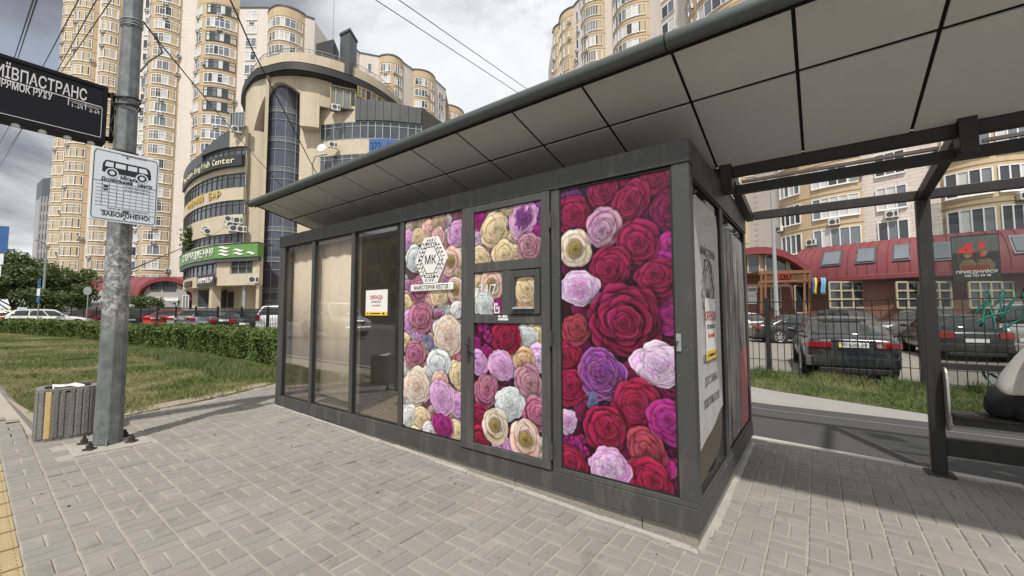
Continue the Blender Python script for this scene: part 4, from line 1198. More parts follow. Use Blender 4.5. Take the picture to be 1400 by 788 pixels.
# bricks of the walk, basket weave; every brick keeps its own height, tilt and shade
def in_poly(x, y, P):
    c = False; j = len(P)-1
    for i in range(len(P)):
        xi, yi = P[i]; xj, yj = P[j]
        if ((yi > y) != (yj > y)) and (x < (xj-xi)*(y-yi)/(yj-yi)+xi): c = not c
        j = i
    return c
S = .207; jt = .0036; th = 0.0
co, si_ = math.cos(th), math.sin(th)
bv = []; bf = []; bt = []
gg = random.Random(3)
walk = [(-8.9, .26), (4.2, .26), (4.2, 5.36), (1.37, 5.50), (.8, 5.58), (-.69, 5.75), (-9.4, 5.95)] + [(x+.05, y) for x, y in EDGE[::-1][1:]]
kx0, kx1, ky0, ky1 = -6.45, -.70, YF+.06, YB-.06
for i in range(-46, 24):
    for j in range(0, 31):
        for h in (0, 1):
            if (i+j) % 2: cx, cy, a, b = (i+.5)*S, (j+.25+.5*h)*S, S/2, S/4
            else: cx, cy, a, b = (i+.25+.5*h)*S, (j+.5)*S, S/4, S/2
            X = -.525+cx*co-cy*si_; Y = .268+cx*si_+cy*co
            if not in_poly(X, Y, walk): continue
            if kx0 < X < kx1 and ky0 < Y < ky1: continue
            if -6.42 < X < -5.66 and .62 < Y < 1.34: continue
            if X > 2.8: continue
            z = gz(X)+gg.gauss(0, .0016); tx, ty = gg.gauss(0, .010), gg.gauss(0, .010)
            jj = jt*gg.uniform(.5, 1.6)
            A, B = a-jj, b-jj; c = .008
            base = len(bv)
            for (sx, sy, ins, dz) in [(-1,-1,0,-.010),(1,-1,0,-.010),(1,1,0,-.010),(-1,1,0,-.010),(-1,-1,c,0),(1,-1,c,0),(1,1,c,0),(-1,1,c,0)]:
                lx, ly = sx*(A-ins), sy*(B-ins)
                bv.append((X+lx*co-ly*si_, Y+lx*si_+ly*co, z+.004+dz+lx*tx+ly*ty))
            bf += [(base+4,base+5,base+6,base+7),(base,base+1,base+5,base+4),(base+1,base+2,base+6,base+5),(base+2,base+3,base+7,base+6),(base+3,base,base+4,base+7)]
            s_ = gg.gauss(1, .045); w_ = gg.gauss(0, .008)
            if gg.random() < .03: s_ *= .88
            bt += [(s_+w_, s_, s_-w_, 1)]*5
me = bpy.data.meshes.new('pavement'); me.from_pydata(bv, [], bf)
ca = me.color_attributes.new('tint', 'FLOAT_COLOR', 'CORNER')
ca.data.foreach_set('color', np.repeat(np.array(bt, np.float32), 4, axis=0).ravel())
me.materials.append(M_paver)
pv = bpy.data.objects.new('pavement', me); COL.objects.link(pv); pv['kind'] = 'structure'
# tactile strip along the road, ribbed yellow slabs
tv = MB()
for i in range(-30, 8):
    x0 = -6.95+.30*(i+30)+.003; x1 = x0+.294
    if x1 > 3.0: break
    for r in (0, 1):
        y0 = -.335+.30*r; y1 = y0+.294
        zz = gz((x0+x1)/2)+.004
        tv.box(x0, x1, y0, y1, zz-.03, zz)
        for a in range(5):
            for b in range(5):
                xx = x0+.03+a*.0585; yy = y0+.03+b*.0585
                tv.hexa([(xx-.016,yy-.016,zz+.0002),(xx+.016,yy-.016,zz+.0002),(xx+.016,yy+.016,zz+.0002),(xx-.016,yy+.016,zz+.0002),(xx-.009,yy-.009,zz+.006),(xx+.009,yy-.009,zz+.006),(xx+.009,yy+.009,zz+.006),(xx-.009,yy+.009,zz+.006)])
t = tv.build('tactile_paving', M_tactile); t['kind'] = 'structure'
gsheet('tactile_bed', [(-6.97, -.36), (4, -.36), (4, .28), (-6.97, .28)], -.012, M_mortar)
# road kerb and road behind the photographer (seen in the panes)
kb = MB()
for i in range(-40, 30):
    x0 = i*1.0; z = gz(x0+.5)
    kb.box(x0+.004, x0+.996, -.52, -.37, z-.2, z+.004)
k_ = kb.build('road_kerb', M_kerb, bevel=.01); k_['kind'] = 'structure'
# the road has no kerb drop in sight: a lower sheet
rd = gsheet('road', [(-200, -14.5), (200, -14.5), (200, -.53), (-200, -.53)], -.045, M_road)
gsheet('left_footpath', [(-60, -.35), (-6.98, -.35), (-6.98, .55), (-14, .35), (-60, -.2)], -.030, mat('worn_footpath', (.36, .325, .27), .95, 0, .25, 1.2, .4, 40))
# kerb behind the walk and the asphalt cycle path
def strip(name, pts, w, z0, z1, matl, n=None):
    b = MB()
    for (xa, ya), (xb, yb) in zip(pts, pts[1:]):
        L_ = math.hypot(xb-xa, yb-ya); k = max(1, int(L_/1.0))
        for i in range(k):
            u0, u1 = i/k, (i+1)/k
            a = Vector((xa+(xb-xa)*u0, ya+(yb-ya)*u0, 0)); c = Vector((xa+(xb-xa)*u1, ya+(yb-ya)*u1, 0))
            d = (c-a).normalized(); a += d*.003; c -= d*.003; nn = Vector((-d.y, d.x, 0))*w
            P = [a, c, c+nn, a+nn]
            b.hexa([(p.x, p.y, gz(p.x)+z0) for p in P]+[(p.x, p.y, gz(p.x)+z1) for p in P])
    o = b.build(name, matl, bevel=.008); o['kind'] = 'structure'; return o
strip('path_kerb', [(9, 5.14), (1.37, 5.59), (.8, 5.655), (-.69, 5.84), (-9.6, 6.12)], .12, -.2, .006, M_kerb)
BACK = [(-9.5, 6.2), (-.7, 5.9), (.8, 5.7), (1.4, 5.6), (9, 5.2)]
gsheet('cycle_path', [(-60, 7.0), (-9.6, 6.16)]+BACK+[(9, 8.0), (-60, 8.12)], -.010, M_asphalt)
gsheet('back_footway', [(-60, 8.115), (9, 7.995), (9, 8.35), (1.25, 8.62), (-1.1, 9.60), (-9, 9.9), (-60, 10.5)], -.008, M_asphalt_l)
# faint line at the edge of the cycle path
gsheet('path_line', [(-8, 7.60), (5, 7.50), (5, 7.545), (-8, 7.645)], -.006, mat('worn_line', (.17, .168, .16), .9, 0, .3, 6))
gsheet('verge_right', [(-9, 9.92), (-1.1, 9.62), (1.25, 8.64), (9, 8.37), (9, 11.9), (-9, 12.6)], -.004, M_lawn)
M_lot = brick_wall('parking_pavers', (.27, .25, .215), (.235, .22, .19), (.14, .13, .11), 1.0, 0.0, .22, .11, .008)
# parking pavers lie flat: use x,y
nt = M_lot.node_tree
for n in nt.nodes:
    if n.type == 'COMBXYZ':
        sepn = [q for q in nt.nodes if q.type == 'SEPXYZ'][0]
        for l in list(n.inputs[0].links)+list(n.inputs[1].links): nt.links.remove(l)
        nt.links.new(sepn.outputs[0], n.inputs[0]); nt.links.new(sepn.outputs[1], n.inputs[1])
gsheet('car_park', [(-14, 12.5), (30, 10.8), (45, 24), (20, 60), (-30, 70), (-90, 75), (-130, 20), (-45, 9.5), (-20, 11)], -.020, M_lot)
# lawn on the left
LAWN = [(-60, -.15), (-14, .40)] + EDGE[:-1] + [(-9.3, 5.6), (-12, 6.0), (-60, 6.3), (-100, 8), (-100, 0)]
gsheet('lawn_ground', LAWN, -.006, M_lawn)
gsheet('dirt_edge', [(-6.9, .6), (-7.25, .95), (-7.5, 1.45), (-7.88, 2.5), (-8.5, 3.6), (-8.75, 3.55), (-8.15, 2.3), (-7.75, 1.2), (-8.6, .62), (-10.5, .45)], -.002, M_dirt)
def blades(name, n, sampler, h0, h1, w, matl, label, spread=.4, seed=2):
    g = np.random.default_rng(seed)
    V = np.zeros((n, 3, 3)); k = 0
    pts = sampler(n, g)
    h = g.uniform(h0, h1, n); a = g.uniform(0, 6.283, n); lean = g.normal(0, spread, (n, 2))
    zz = np.array([gz(x) for x in pts[:, 0]])
    V[:, 0, 0] = pts[:, 0]-np.cos(a)*w; V[:, 0, 1] = pts[:, 1]-np.sin(a)*w; V[:, 0, 2] = zz-.01
    V[:, 1, 0] = pts[:, 0]+np.cos(a)*w; V[:, 1, 1] = pts[:, 1]+np.sin(a)*w; V[:, 1, 2] = zz-.01
    V[:, 2, 0] = pts[:, 0]+lean[:, 0]*h; V[:, 2, 1] = pts[:, 1]+lean[:, 1]*h; V[:, 2, 2] = zz+h
    me = bpy.data.meshes.new(name)
    me.vertices.add(n*3); me.vertices.foreach_set('co', V.reshape(-1).astype(np.float32))
    me.loops.add(n*3); me.loops.foreach_set('vertex_index', np.arange(n*3, dtype=np.int32))
    me.polygons.add(n); me.polygons.foreach_set('loop_start', (np.arange(n)*3).astype(np.int32))
    me.update(); me.validate(); me.materials.append(matl)
    o = bpy.data.objects.new(name, me); COL.objects.link(o)
    tag(o, label, 'grass', None, 'stuff'); return o
def clump_noise(x, y, s, g0):
    return (np.sin(x*s*1.3+g0)+np.sin(y*s*2.1+g0*2)+np.sin((x+y)*s*.9+g0*3)+np.sin((x-1.7*y)*s*1.9+g0))/4
def samp_lawn(n, g):
    out = np.zeros((0, 2))
    while len(out) < n:
        u = g.uniform(0, 1, n*3)**2.0
        x = -7.0-u*30; y = g.uniform(-.1, 5.6, n*3)
        keep = np.array([in_poly(a, b, LAWN) for a, b in zip(x, y)])
        c = clump_noise(x, y, 2.2, 1.0)
        keep &= (g.uniform(0, 1, n*3) < np.clip(.48+1.1*c, .03, 1))
        e = np.interp(y, [q[1] for q in EDGE], [q[0] for q in EDGE])
        keep &= (x < e-.05-.55*g.uniform(0, 1, n*3)**2)
        keep &= ~((y < .9) & (x > -8.6) & (g.uniform(0, 1, n*3) < .8))
        out = np.concatenate([out, np.stack([x, y], 1)[keep]])
    return out[:n]
blades('lawn_grass', 90000, samp_lawn, .015, .075, .0055, M_blade, 'patchy half-dry lawn grass between paving and hedge', .8)
def samp_tall(n, g):
    u = g.uniform(0, 1, n); x = -9.2-u*9; y = 4.25-.5*g.uniform(0, 1, n)**1.5*2+ .1*np.sin(x*2)
    return np.stack([x, y], 1)
blades('tall_grass', 15000, samp_tall, .06, .20, .006, M_weed, 'taller grass growing along the foot of the hedge', .45, 7)
VR = [(-8.5, 9.95), (-1.1, 9.66), (1.25, 8.68), (6, 8.5), (6, 11.7), (-8.5, 12.4)]
def samp_verge(n, g):
    out = np.zeros((0, 2))
    while len(out) < n:
        x = g.uniform(-2.2, 4.5, n*2); y = g.uniform(8.5, 12.0, n*2)
        keep = np.array([in_poly(a, b, VR) for a, b in zip(x, y)])
        c = clump_noise(x, y, 3.5, 2.0)
        keep &= (g.uniform(0, 1, n*2) < np.clip(.55+.9*c, .1, 1))
        out = np.concatenate([out, np.stack([x, y], 1)[keep]])
    return out[:n]
blades('verge_grass', 42000, samp_verge, .02, .095, .006, M_weed, 'uncut green verge grass along the mesh fence', .7, 9)
def samp_weeds(n, g):
    x = g.uniform(-1.6, 4, n); y = 11.35-.05*x+g.normal(0, .22, n)
    keep = np.sin(x*5)+np.sin(x*11+1) > -.4
    x = np.where(keep, x, x+.3)
    return np.stack([x, y], 1)
blades('tall_weeds', 6500, samp_weeds, .06, .24, .007, M_weed, 'tall weeds at the foot of the mesh fence', .5, 12)
# litter and small stones on the paving
st = MB(); g4 = random.Random(9)
for i in range(70):
    x = g4.uniform(-6.5, 1.5); y = g4.uniform(.4, 2.75); r = g4.uniform(.004, .010); z = gz(x)+.004
    st.hexa([(x-r,y-r,z),(x+r,y-r*.7,z),(x+r*.8,y+r,z),(x-r,y+r*.8,z),(x-r*.5,y-r*.5,z+r*.8),(x+r*.5,y-r*.4,z+r*.8),(x+r*.4,y+r*.5,z+r*.8),(x-r*.5,y+r*.4,z+r*.8)])
tag(st.build('grit', M_rust), 'dark grit and seeds scattered over the paving', 'grit', None, 'stuff')
# ------------------------------------------------------------ pole with display board and stop plate
PX, PY = -6.055, .965
pole = thing('utility_pole', 'galvanised octagonal street pole with peeling paint standing on the paving beside the concrete bin', 'pole', (PX, PY, gz(PX)))
zb = gz(PX)
def pole_mat():
    m, nt, b = nt_new('weathered_galvanised')
    p = geo_pos(nt)
    sp_ = noise(nt, 11, 4, .65, geo_pos(nt, (1, 1, .8)))
    c = ramp(nt, sp_, [(.32, (.11, .12, .125)), (.55, (.165, .178, .182)), (.75, (.25, .262, .268))])
    # old pale poster glue between knee and head height
    g = N(nt, 'ShaderNodeNewGeometry'); s = N(nt, 'ShaderNodeSeparateXYZ'); nt.links.new(g.outputs['Position'], s.inputs[0])
    band = N(nt, 'ShaderNodeMapRange'); nt.links.new(s.outputs[2], band.inputs[0])
    band.inputs[1].default_value = 1.25; band.inputs[2].default_value = 1.6; band.clamp = True
    band2 = N(nt, 'ShaderNodeMapRange'); nt.links.new(s.outputs[2], band2.inputs[0])
    band2.inputs[1].default_value = 2.5; band2.inputs[2].default_value = 2.2; band2.clamp = True
    mm = N(nt, 'ShaderNodeMath', operation='MULTIPLY'); nt.links.new(band.outputs[0], mm.inputs[0]); nt.links.new(band2.outputs[0], mm.inputs[1])
    gl = ramp(nt, noise(nt, 16, 5, .72, p, .4), [(.47, 0.0), (.56, .8)])
    m2 = N(nt, 'ShaderNodeMath', operation='MULTIPLY'); nt.links.new(mm.outputs[0], m2.inputs[0]); nt.links.new(gl, m2.inputs[1])
    c = mixc(nt, m2.outputs[0], c, (.52, .50, .46))
    nt.links.new(c, b.inputs['Base Color']); b.inputs['Roughness'].default_value = .6; b.inputs['Metallic'].default_value = .2
    bump(nt, b, noise(nt, 30, 4, .6, p), .15, .01)
    return m
M_pole = pole_mat()
sh = MB()
def prad(z): return .118 + (.084-.118)*min(1, (z-zb)/4.9)
path = [(PX, PY, zb+.01), (PX, PY, zb+2.2), (PX, PY, zb+3.62), (PX, PY, 5.0), (PX, PY, 9.2)]
sh.tube(path, [prad(p[2]) for p in path], 8, 0, True, False, R_(10))
sh.build('shaft', M_pole, pole, bevel=.008)
MB().tube([(PX, PY, zb+3.62), (PX, PY, zb+3.635)], prad(zb+3.6)+.002, 8, 0, True, False, R_(10)).build('weld_seam', M_galv, pole)
bp = MB(); bp.box(PX-.30, PX+.30, PY-.28, PY+.30, zb-.10, zb+.006); bpo = bp.build('footing', M_mortar, pole, bevel=.01)
for sx, sy in ((-.14, -.14), (.14, -.14), (.14, .14), (-.14, .14)):
    b = MB(); x, y = PX+sx*1.12, PY+sy*1.12
    b.tube([(x, y, zb+.006), (x, y, zb+.022)], .055, 4, 0, True, False)
    b.tube([(x, y, zb+.022), (x, y, zb+.055)], .028, 6, 0, True, False); b.cyl((x, y, zb+.055), (x, y, zb+.085), .015, 8)
    b.build('anchor_bolt', M_rust, pole)
for sx, sy in ((.125, -.04), (-.04, -.125)):
    MB().hexa([(PX+sx*.7,PY+sy*.7,zb),(PX+sx*1.3,PY+sy*1.3,zb),(PX+sx*1.3+.01,PY+sy*1.3+.01,zb),(PX+sx*.7+.01,PY+sy*.7+.01,zb),(PX+sx*.7,PY+sy*.7,zb+.14),(PX+sx*.95,PY+sy*.95,zb+.03),(PX+sx*.95+.01,PY+sy*.95+.01,zb+.03),(PX+sx*.7+.01,PY+sy*.7+.01,zb+.14)]).build('gusset', M_pole, pole)
for z in (4.72, 4.75, 4.79):
    n = 16; pts = [(PX+(prad(z)+.008)*math.cos(i/n*6.283), PY+(prad(z)+.008)*math.sin(i/n*6.283), z+.02*math.sin(i/n*6.283)) for i in range(n+1)]
    MB().tube(pts, .006, 5).build('wire_strap', M_galv, pole)

# ---- electronic display board
bx = -6.06
board = thing('transit_display_board', 'black electronic bus arrival board with white Cyrillic lettering fixed to the street pole', 'display board', (bx, .1, 3.64))
def bo(px, py): return sidex(px, py, bx)
e1, e2 = bo(147, 126), bo(145, 197)
zt_, zb_ = 3.955, 3.325; y1_ = (e1.y+e2.y)/2; y0_ = -.78
hs_ = MB().box(bx-.16, bx-.012, y0_, y1_, zb_, zt_).build('housing', M_signblack, board, bevel=.01)
MB().box(bx-.010, bx-.004, y0_+.03, y1_-.035, zb_+.05, zt_-.045).build('screen', mat('screen_face', (.016, .016, .018), .35, 0, .1, 2, spec=.12), board)
fr_ = MB()
fr_.box(bx-.011, bx+.004, y0_, y1_, zt_-.040, zt_-.001); fr_.box(bx-.011, bx+.004, y0_, y1_, zb_+.001, zb_+.045)
fr_.box(bx-.011, bx+.004, y1_-.032, y1_-.001, zb_+.046, zt_-.041); fr_.box(bx-.011, bx+.004, y0_+.001, y0_+.032, zb_+.046, zt_-.041)
fr_.build('bezel', M_signblack, board, bevel=.002)
BMt = lambda p: plane_matrix((bx-.002, p.y, p.z), (0, 1, 0), (0, 0, 1))
def rtext(name, body, right, left_idx_px, size, frac, par=None):
    """right: pixel of the right end; left_idx_px: pixel where the visible part starts; frac: share of the word that is visible"""
    a = bo(*right); l = bo(*left_idx_px)
    wv = (a.y-l.y)/frac
    return text_mesh(name, body, size, M_lettergrey, par or board, BMt(Vector((bx, a.y-wv/2, a.z))), .0008, fit=wv, bold=.002)
rtext('lettering', 'КИЇВПАСТРАНС', (118.5, 132), (0, 95), .165, .875)
rtext('lettering', 'НАПРЯМОК РУХУ', (71.5, 133), (0, 112.5), .105, .76)
def lnw(mb, a, b, t):
    a, b = bo(*a), bo(*b); mb.bar((bx-.001, a.y, a.z), (bx-.001, b.y, b.z), t, .002, up=(1, 0, 0))
l = MB(); a, b = bo(139, 147.5), bo(0, 106)
zl = (a.z+b.z)/2
l.box(bx-.003, bx-.001, y0_+.05, a.y, zl-.004, zl+.004)
c = bo(137, 195); l.box(bx-.003, bx-.001, y0_+.05, c.y, zb_+.058, zb_+.064)
l.box(bx-.003, bx-.001, c.y-.002, c.y+.002, zb_+.065, zl-.006)
for px, py in ((93.5, 141), (117, 150)):
    q = bo(px, py); l.box(bx-.003, bx-.001, q.y-.003, q.y+.003, zl-.075, zl-.006)
q = bo(93.5, 141); l.box(bx-.003, bx-.001, q.y+.004, a.y, zl-.022, zl-.019)
l.build('rule_lines', M_lettergrey, board)
for s, px, py in (('1-Й', 105, 146), ('2-Й', 129, 153)):
    text_mesh('lettering', s, .048, M_lettergrey, board, BMt(bo(px, py)), .0006, fit=.075)
q = bo(117, 143); text_mesh('lettering', 'очікуваний прибуття', .018, M_lettergrey, board, plane_matrix((bx-.002, q.y, zl-.034), (0, 1, 0), (0, 0, 1)), .0004, fit=.20)
for i in range(9):
    y = y1_-.10-.17*i
    MB().cyl((bx-.045, y, zb_-.022), (bx-.045, y, zb_+.004), .030, 12).build('lamp_stud', M_white, board)
br = MB()
for z in (zt_-.06, zb_+.08): br.bar((bx-.07, y1_, z), (bx-.05, PY-.10, z), .05, .04)
br.bar((bx-.06, y1_+.05, zb_+.05), (bx-.06, y1_+.05, zt_-.03), .03, .05)
br.build('bracket', M_signblack, board)
cb = MB(); cb.tube([(bx+.0, y1_+.02, 3.9), (bx+.01, y1_+.06, 3.7), (bx-.02, y1_+.03, 3.55), (bx, y1_+.07, 3.4)], .008, 6); cb.build('cable', M_wire, board)
for z in (3.88, 3.80):
    n = 16; r = prad(z)+.012
    MB().tube([(PX+r*math.cos(i/n*6.283), PY+r*math.sin(i/n*6.283), z+.015*math.sin(i/n*12.5)) for i in range(n+1)], .011, 5).build('clamp', M_rust, board)

# ---- bus stop plate
sx_ = -5.795
sp_ = thing('bus_stop_sign', 'white bus stop plate with black bus pictogram and timetable grid hung on the street pole', 'bus stop sign', (sx_, .95, 2.83))
sy0, sy1, sz0, sz1 = .685, 1.21, 2.452, 3.205
pw_, ph_ = sy1-sy0, sz1-sz0
MB().box(sx_-.012, sx_, sy0, sy1, sz0, sz1).build('plate', M_signwhite, sp_, bevel=.005)
MB().box(sx_-.17, sx_-.013, PY-.07, PY+.07, 3.02, 3.05).build('clamp', M_rust, sp_)
MB().box(sx_-.17, sx_-.013, PY-.07, PY+.07, 2.60, 2.63).build('clamp', M_rust, sp_)
n = 18; r = prad(3.25)+.016
MB().tube([(PX+r*math.cos(i/n*6.283), PY+r*math.sin(i/n*6.283), 3.26) for i in range(n+1)], .02, 6).build('pole_band', M_rust, sp_)
def SU(u, v): return (sy0+pw_*u, sz1-ph_*v)
pr = MB(); XP = sx_+.0015
def rect(mb, u0, v0, u1, v1, x=XP):
    a, b = SU(u0, v1), SU(u1, v0); mb.box(x-.0005, x+.0005, a[0], b[0], a[1], b[1])
def line(mb, pts, t, x=XP):
    P = [Vector((x, *SU(u, v))) for u, v in pts]
    for a, b in zip(P, P[1:]): mb.bar(a, b, t, .001, up=(1, 0, 0))
ru = .06
bord = [(ru,.035),(1-ru,.035),(1-.045,.055),(1-.03,.085),(1-.03,.93),(1-.045,.955),(1-ru,.97),(ru,.97),(.045,.955),(.03,.93),(.03,.085),(.045,.055),(ru,.035)]
line(pr, bord, .0055)
line(pr, [(.035,.455),(.965,.455)], .004)
for i in range(7): line(pr, [(.07,.50+i*.048),(.94,.50+i*.048)], .0025)
for u in (.16,.26,.37,.47,.86): line(pr, [(u,.47),(u,.79)], .0025)
for u in (.57,.66,.76): line(pr, [(u,.47),(u,.79)], .001)
gg = random.Random(5)
for i in range(2):
    for k in range(8): rect(pr, .49+k*.045, .478+i*.048, .49+k*.045+.03, .488+i*.048)
rect(pr, .18,.508,.245,.536); rect(pr, .18,.558,.245,.578); rect(pr, .47,.83,.56,.85)
pr.build('table_print', M_black, sp_)
bus = MB()
body_ = [(.15,.28),(.155,.21),(.185,.165),(.22,.155),(.78,.155),(.82,.165),(.855,.19),(.875,.27),(.875,.325),(.15,.325)]
bus.poly([(XP, *SU(u, v)) for u, v in body_[::-1]])
bus.build('bus_pictogram', M_black, sp_)
bw = MB(); X2 = XP+.0012
for q_ in ([(.185,.245),(.20,.18),(.305,.18),(.305,.245)], [(.335,.18),(.485,.18),(.485,.245),(.335,.245)], [(.515,.18),(.655,.18),(.655,.245),(.515,.245)], [(.685,.18),(.79,.18),(.83,.245),(.685,.245)]):
    P = [(X2, *SU(u, v)) for u, v in q_]; bw.poly(P if (P[1][1]-P[0][1])*(P[2][2]-P[1][2])-(P[1][2]-P[0][2])*(P[2][1]-P[1][1]) > 0 else P[::-1])
def disc(mb, u, v, r, x, n=20):
    c = SU(u, v); mb.poly([(x, c[0]+r*math.cos(2*math.pi*i/n), c[1]+r*math.sin(2*math.pi*i/n)) for i in range(n)])
for u in (.29, .735): disc(bw, u, .325, .050, X2)
bw.build('bus_windows', M_signwhite, sp_)
bk = MB()
for u in (.29, .735): disc(bk, u, .325, .038, X2+.001)
for u, v in ((.5, .075), (.5, .94)): disc(bk, u, v, .009, X2)
bk.build('bus_tyres', M_black, sp_)
bh = MB()
for u in (.29, .735): disc(bh, u, .325, .021, X2+.002)
bh.build('bus_hubs', M_signwhite, sp_)
ST = lambda u, v: plane_matrix((XP, *SU(u, v)), (0, 1, 0), (0, 0, 1))
text_mesh('lettering', 'Міський', .055, M_black, sp_, ST(.57, .368), .0006, fit=.165, bold=.0016)
text_mesh('lettering', 'Дозвільний   центр', .050, M_black, sp_, ST(.52, .424), .0006, fit=.40, bold=.0015)
text_mesh('lettering', 'Курити на зупинці громадського', .022, M_black, sp_, ST(.56, .815), .0004, fit=.33)
text_mesh('lettering', 'транспорту та у радіусі ближче ніж 10 м', .022, M_black, sp_, ST(.55, .852), .0004, fit=.42)
text_mesh('lettering', 'ЗАБОРОНЕНО!', .060, M_black, sp_, ST(.53, .897), .0006, fit=.375, bold=.0016)
text_mesh('lettering', 'Комунальне підприємство', .016, M_black, sp_, ST(.6, .048), .0004, fit=.2)

# ---- concrete bin
ux, uy, uz = -6.79, .735, gz(-6.79)
urn = thing('litter_bin', 'ribbed grey concrete litter bin with one yellow rib beside the street pole', 'litter bin', (ux, uy, uz), 0)
def sq(t, a, b, p=.45):
    c, s = math.cos(t), math.sin(t)
    return a*math.copysign(abs(c)**p, c), b*math.copysign(abs(s)**p, s)
ub = MB(); yb_ = MB(); n = 30
Rz = R_(-6)
def urp(t, k, z, tilt=.0):
    x, y = sq(t, .235*k, .245*k); x, y = x*math.cos(Rz)-y*math.sin(Rz), x*math.sin(Rz)+y*math.cos(Rz)
    return (ux+x, uy+y, uz+z)
per = []
# equal arc ribs round the body
M_ = 720; pts = [sq(2*math.pi*i/M_, .235, .245) for i in range(M_+1)]
L_ = [0]
for a, b in zip(pts, pts[1:]): L_.append(L_[-1]+math.hypot(b[0]-a[0], b[1]-a[1]))
ang = [2*math.pi*np.interp(L_[-1]*i/n, L_, range(M_+1))/M_ for i in range(n+1)]
yk = min(range(n), key=lambda i: abs(urp((ang[i]+ang[i+1])/2, 1, 0)[1]-(uy-.185)) + (9 if urp((ang[i]+ang[i+1])/2, 1, 0)[0] < ux else 0))
core = MB()
core.prism([urp(t, .965, 0)[:2] for t in ang[:-1]], uz-.02, uz+.50)
core.build('core', M_stoneurn, urn)
for i in range(n):
    t0 = ang[i]+.07*(ang[i+1]-ang[i]); t1 = ang[i+1]-.07*(ang[i+1]-ang[i])
    k0 = 1.0; mb = yb_ if i == yk else ub
    z0, z1 = .02, .535
    P = [urp(t0, .92, z0), urp(t0, k0, z0+.01), urp(t1, k0, z0+.01), urp(t1, .92, z0)]
    Q = [urp(t0, .92, z1), urp(t0, k0, z1-.012), urp(t1, k0, z1-.012), urp(t1, .92, z1)]
    mb.hexa(P+Q)
recalc(ub.build('ribs', M_stoneurn, urn, bevel=.011, seg=3)); recalc(yb_.build('yellow_rib', M_urnyellow, urn, bevel=.011, seg=3))
rim = MB(); ring = [urp(t, .99, .545) for t in ang[:-1]]; rin = [urp(t, .74, .545) for t in ang[:-1]]; rlo = [urp(t, .74, .30) for t in ang[:-1]]; rout = [urp(t, .99, .52) for t in ang[:-1]]
A_ = ring+rin+rlo+rout
rim.add(A_, [(i, (i+1) % n, n+(i+1) % n, n+i) for i in range(n)]+[(n+i, n+(i+1) % n, 2*n+(i+1) % n, 2*n+i) for i in range(n)]+[(3*n+i, 3*n+(i+1) % n, (i+1) % n, i) for i in range(n)])
recalc(rim.build('rim', M_stoneurn, urn))
pa = thing('waste_paper', 'crumpled pale paper lying in the top of the concrete bin', 'paper', (ux+.02, uy, uz+.5))
pm = MB(); g5 = random.Random(2)
pp_ = [[(ux-.10+.05*i, uy-.12+.06*j, uz+.525+g5.uniform(0, .045)) for i in range(5)] for j in range(5)]
pm.add([p for r in pp_ for p in r], [(j*5+i, j*5+i+1, j*5+i+6, j*5+i+5) for j in range(4) for i in range(4)])
pm.build('crumpled_sheet', M_paper, pa)

# ---- overhead cables
def cable(label, pts, r=.012, sag=.0, name='overhead_cable', group='overhead cables'):
    P = [at(*p) for p in pts]
    path = []
    for a, b in zip(P, P[1:]):
        for i in range(10):
            u = i/10; q = a.lerp(b, u); q.z -= sag*4*u*(1-u); path.append(q)
    path.append(P[-1])
    o = MB().tube(path, r, 6).build(name, M_wire)
    o['label'] = label; o['category'] = 'cable'; o['group'] = group
    return o
cable('cable of the close pair at the upper left above the display board, left one', [(52,-20,6.5),(20,78,15),(-70,345,40)], .012)
cable('cable of the close pair at the upper left above the display board, right one', [(57,-20,6.5),(23,84,15),(-64,345,40)], .012)
cable('single thin cable dropping behind the middle of the display board', [(118,-20,7.5),(56,96,14),(-25,240,40)], .011)
cable('cable slanting in front of the leftmost tower bays, ending behind the display board', [(143,-20,8),(75,103,14),(-15,252,40)], .011)
cable('cable slanting over the second tower bay towards the display board corner', [(166,-20,8),(79,106,14),(10,205,36)], .011)
cable('long sagging cable from the pole top down across the tower towards the canopy end', [(196,30,5.9),(216,56,7),(292,148,12),(352,218,18),(425,298,27)], .013)
cable('thick black cable crossing the domed office front down to the canopy edge', [(306,-20,7.5),(345,68,9.5),(434,240,16)], .017)
cable('upper of the two parallel cables crossing the clear sky', [(525,-14,12),(722,123,20),(800,178,25)], .014)
cable('lower of the two parallel cables crossing the clear sky', [(492,-14,12),(708,127,20),(800,184,25)], .014)
cable('thin cable running from the pole towards the green shop sign', [(172,372,6.0),(290,322,24),(350,285,40)], .010)
cl = MB(); a = at(213, 50, 6.9); 
cl.tube([a+Vector((-.05,0,.06)), a, a+Vector((.03,0,-.05))], .03, 6); cl.tube([a+Vector((0,0,-.02)), a+Vector((.02,.1,-.25)), at(203, 85, 6.4), at(192, 98, 5.95)], .012, 6)
o = cl.build('cable_clamp', M_wire); tag(o, 'black cable clamp with a slack loop beside the pole top', 'cable clamp')
hs2 = thing('cctv_arm', 'slim curved lamp arm on the office wall beside the satellite dish', 'lamp arm', at(428, 232, 49))
MB().tube([at(428,250,49), at(427,225,48.6), at(431,214,48.3), at(447,211,48)], .09, 6).build('arm', M_alu, hs2)

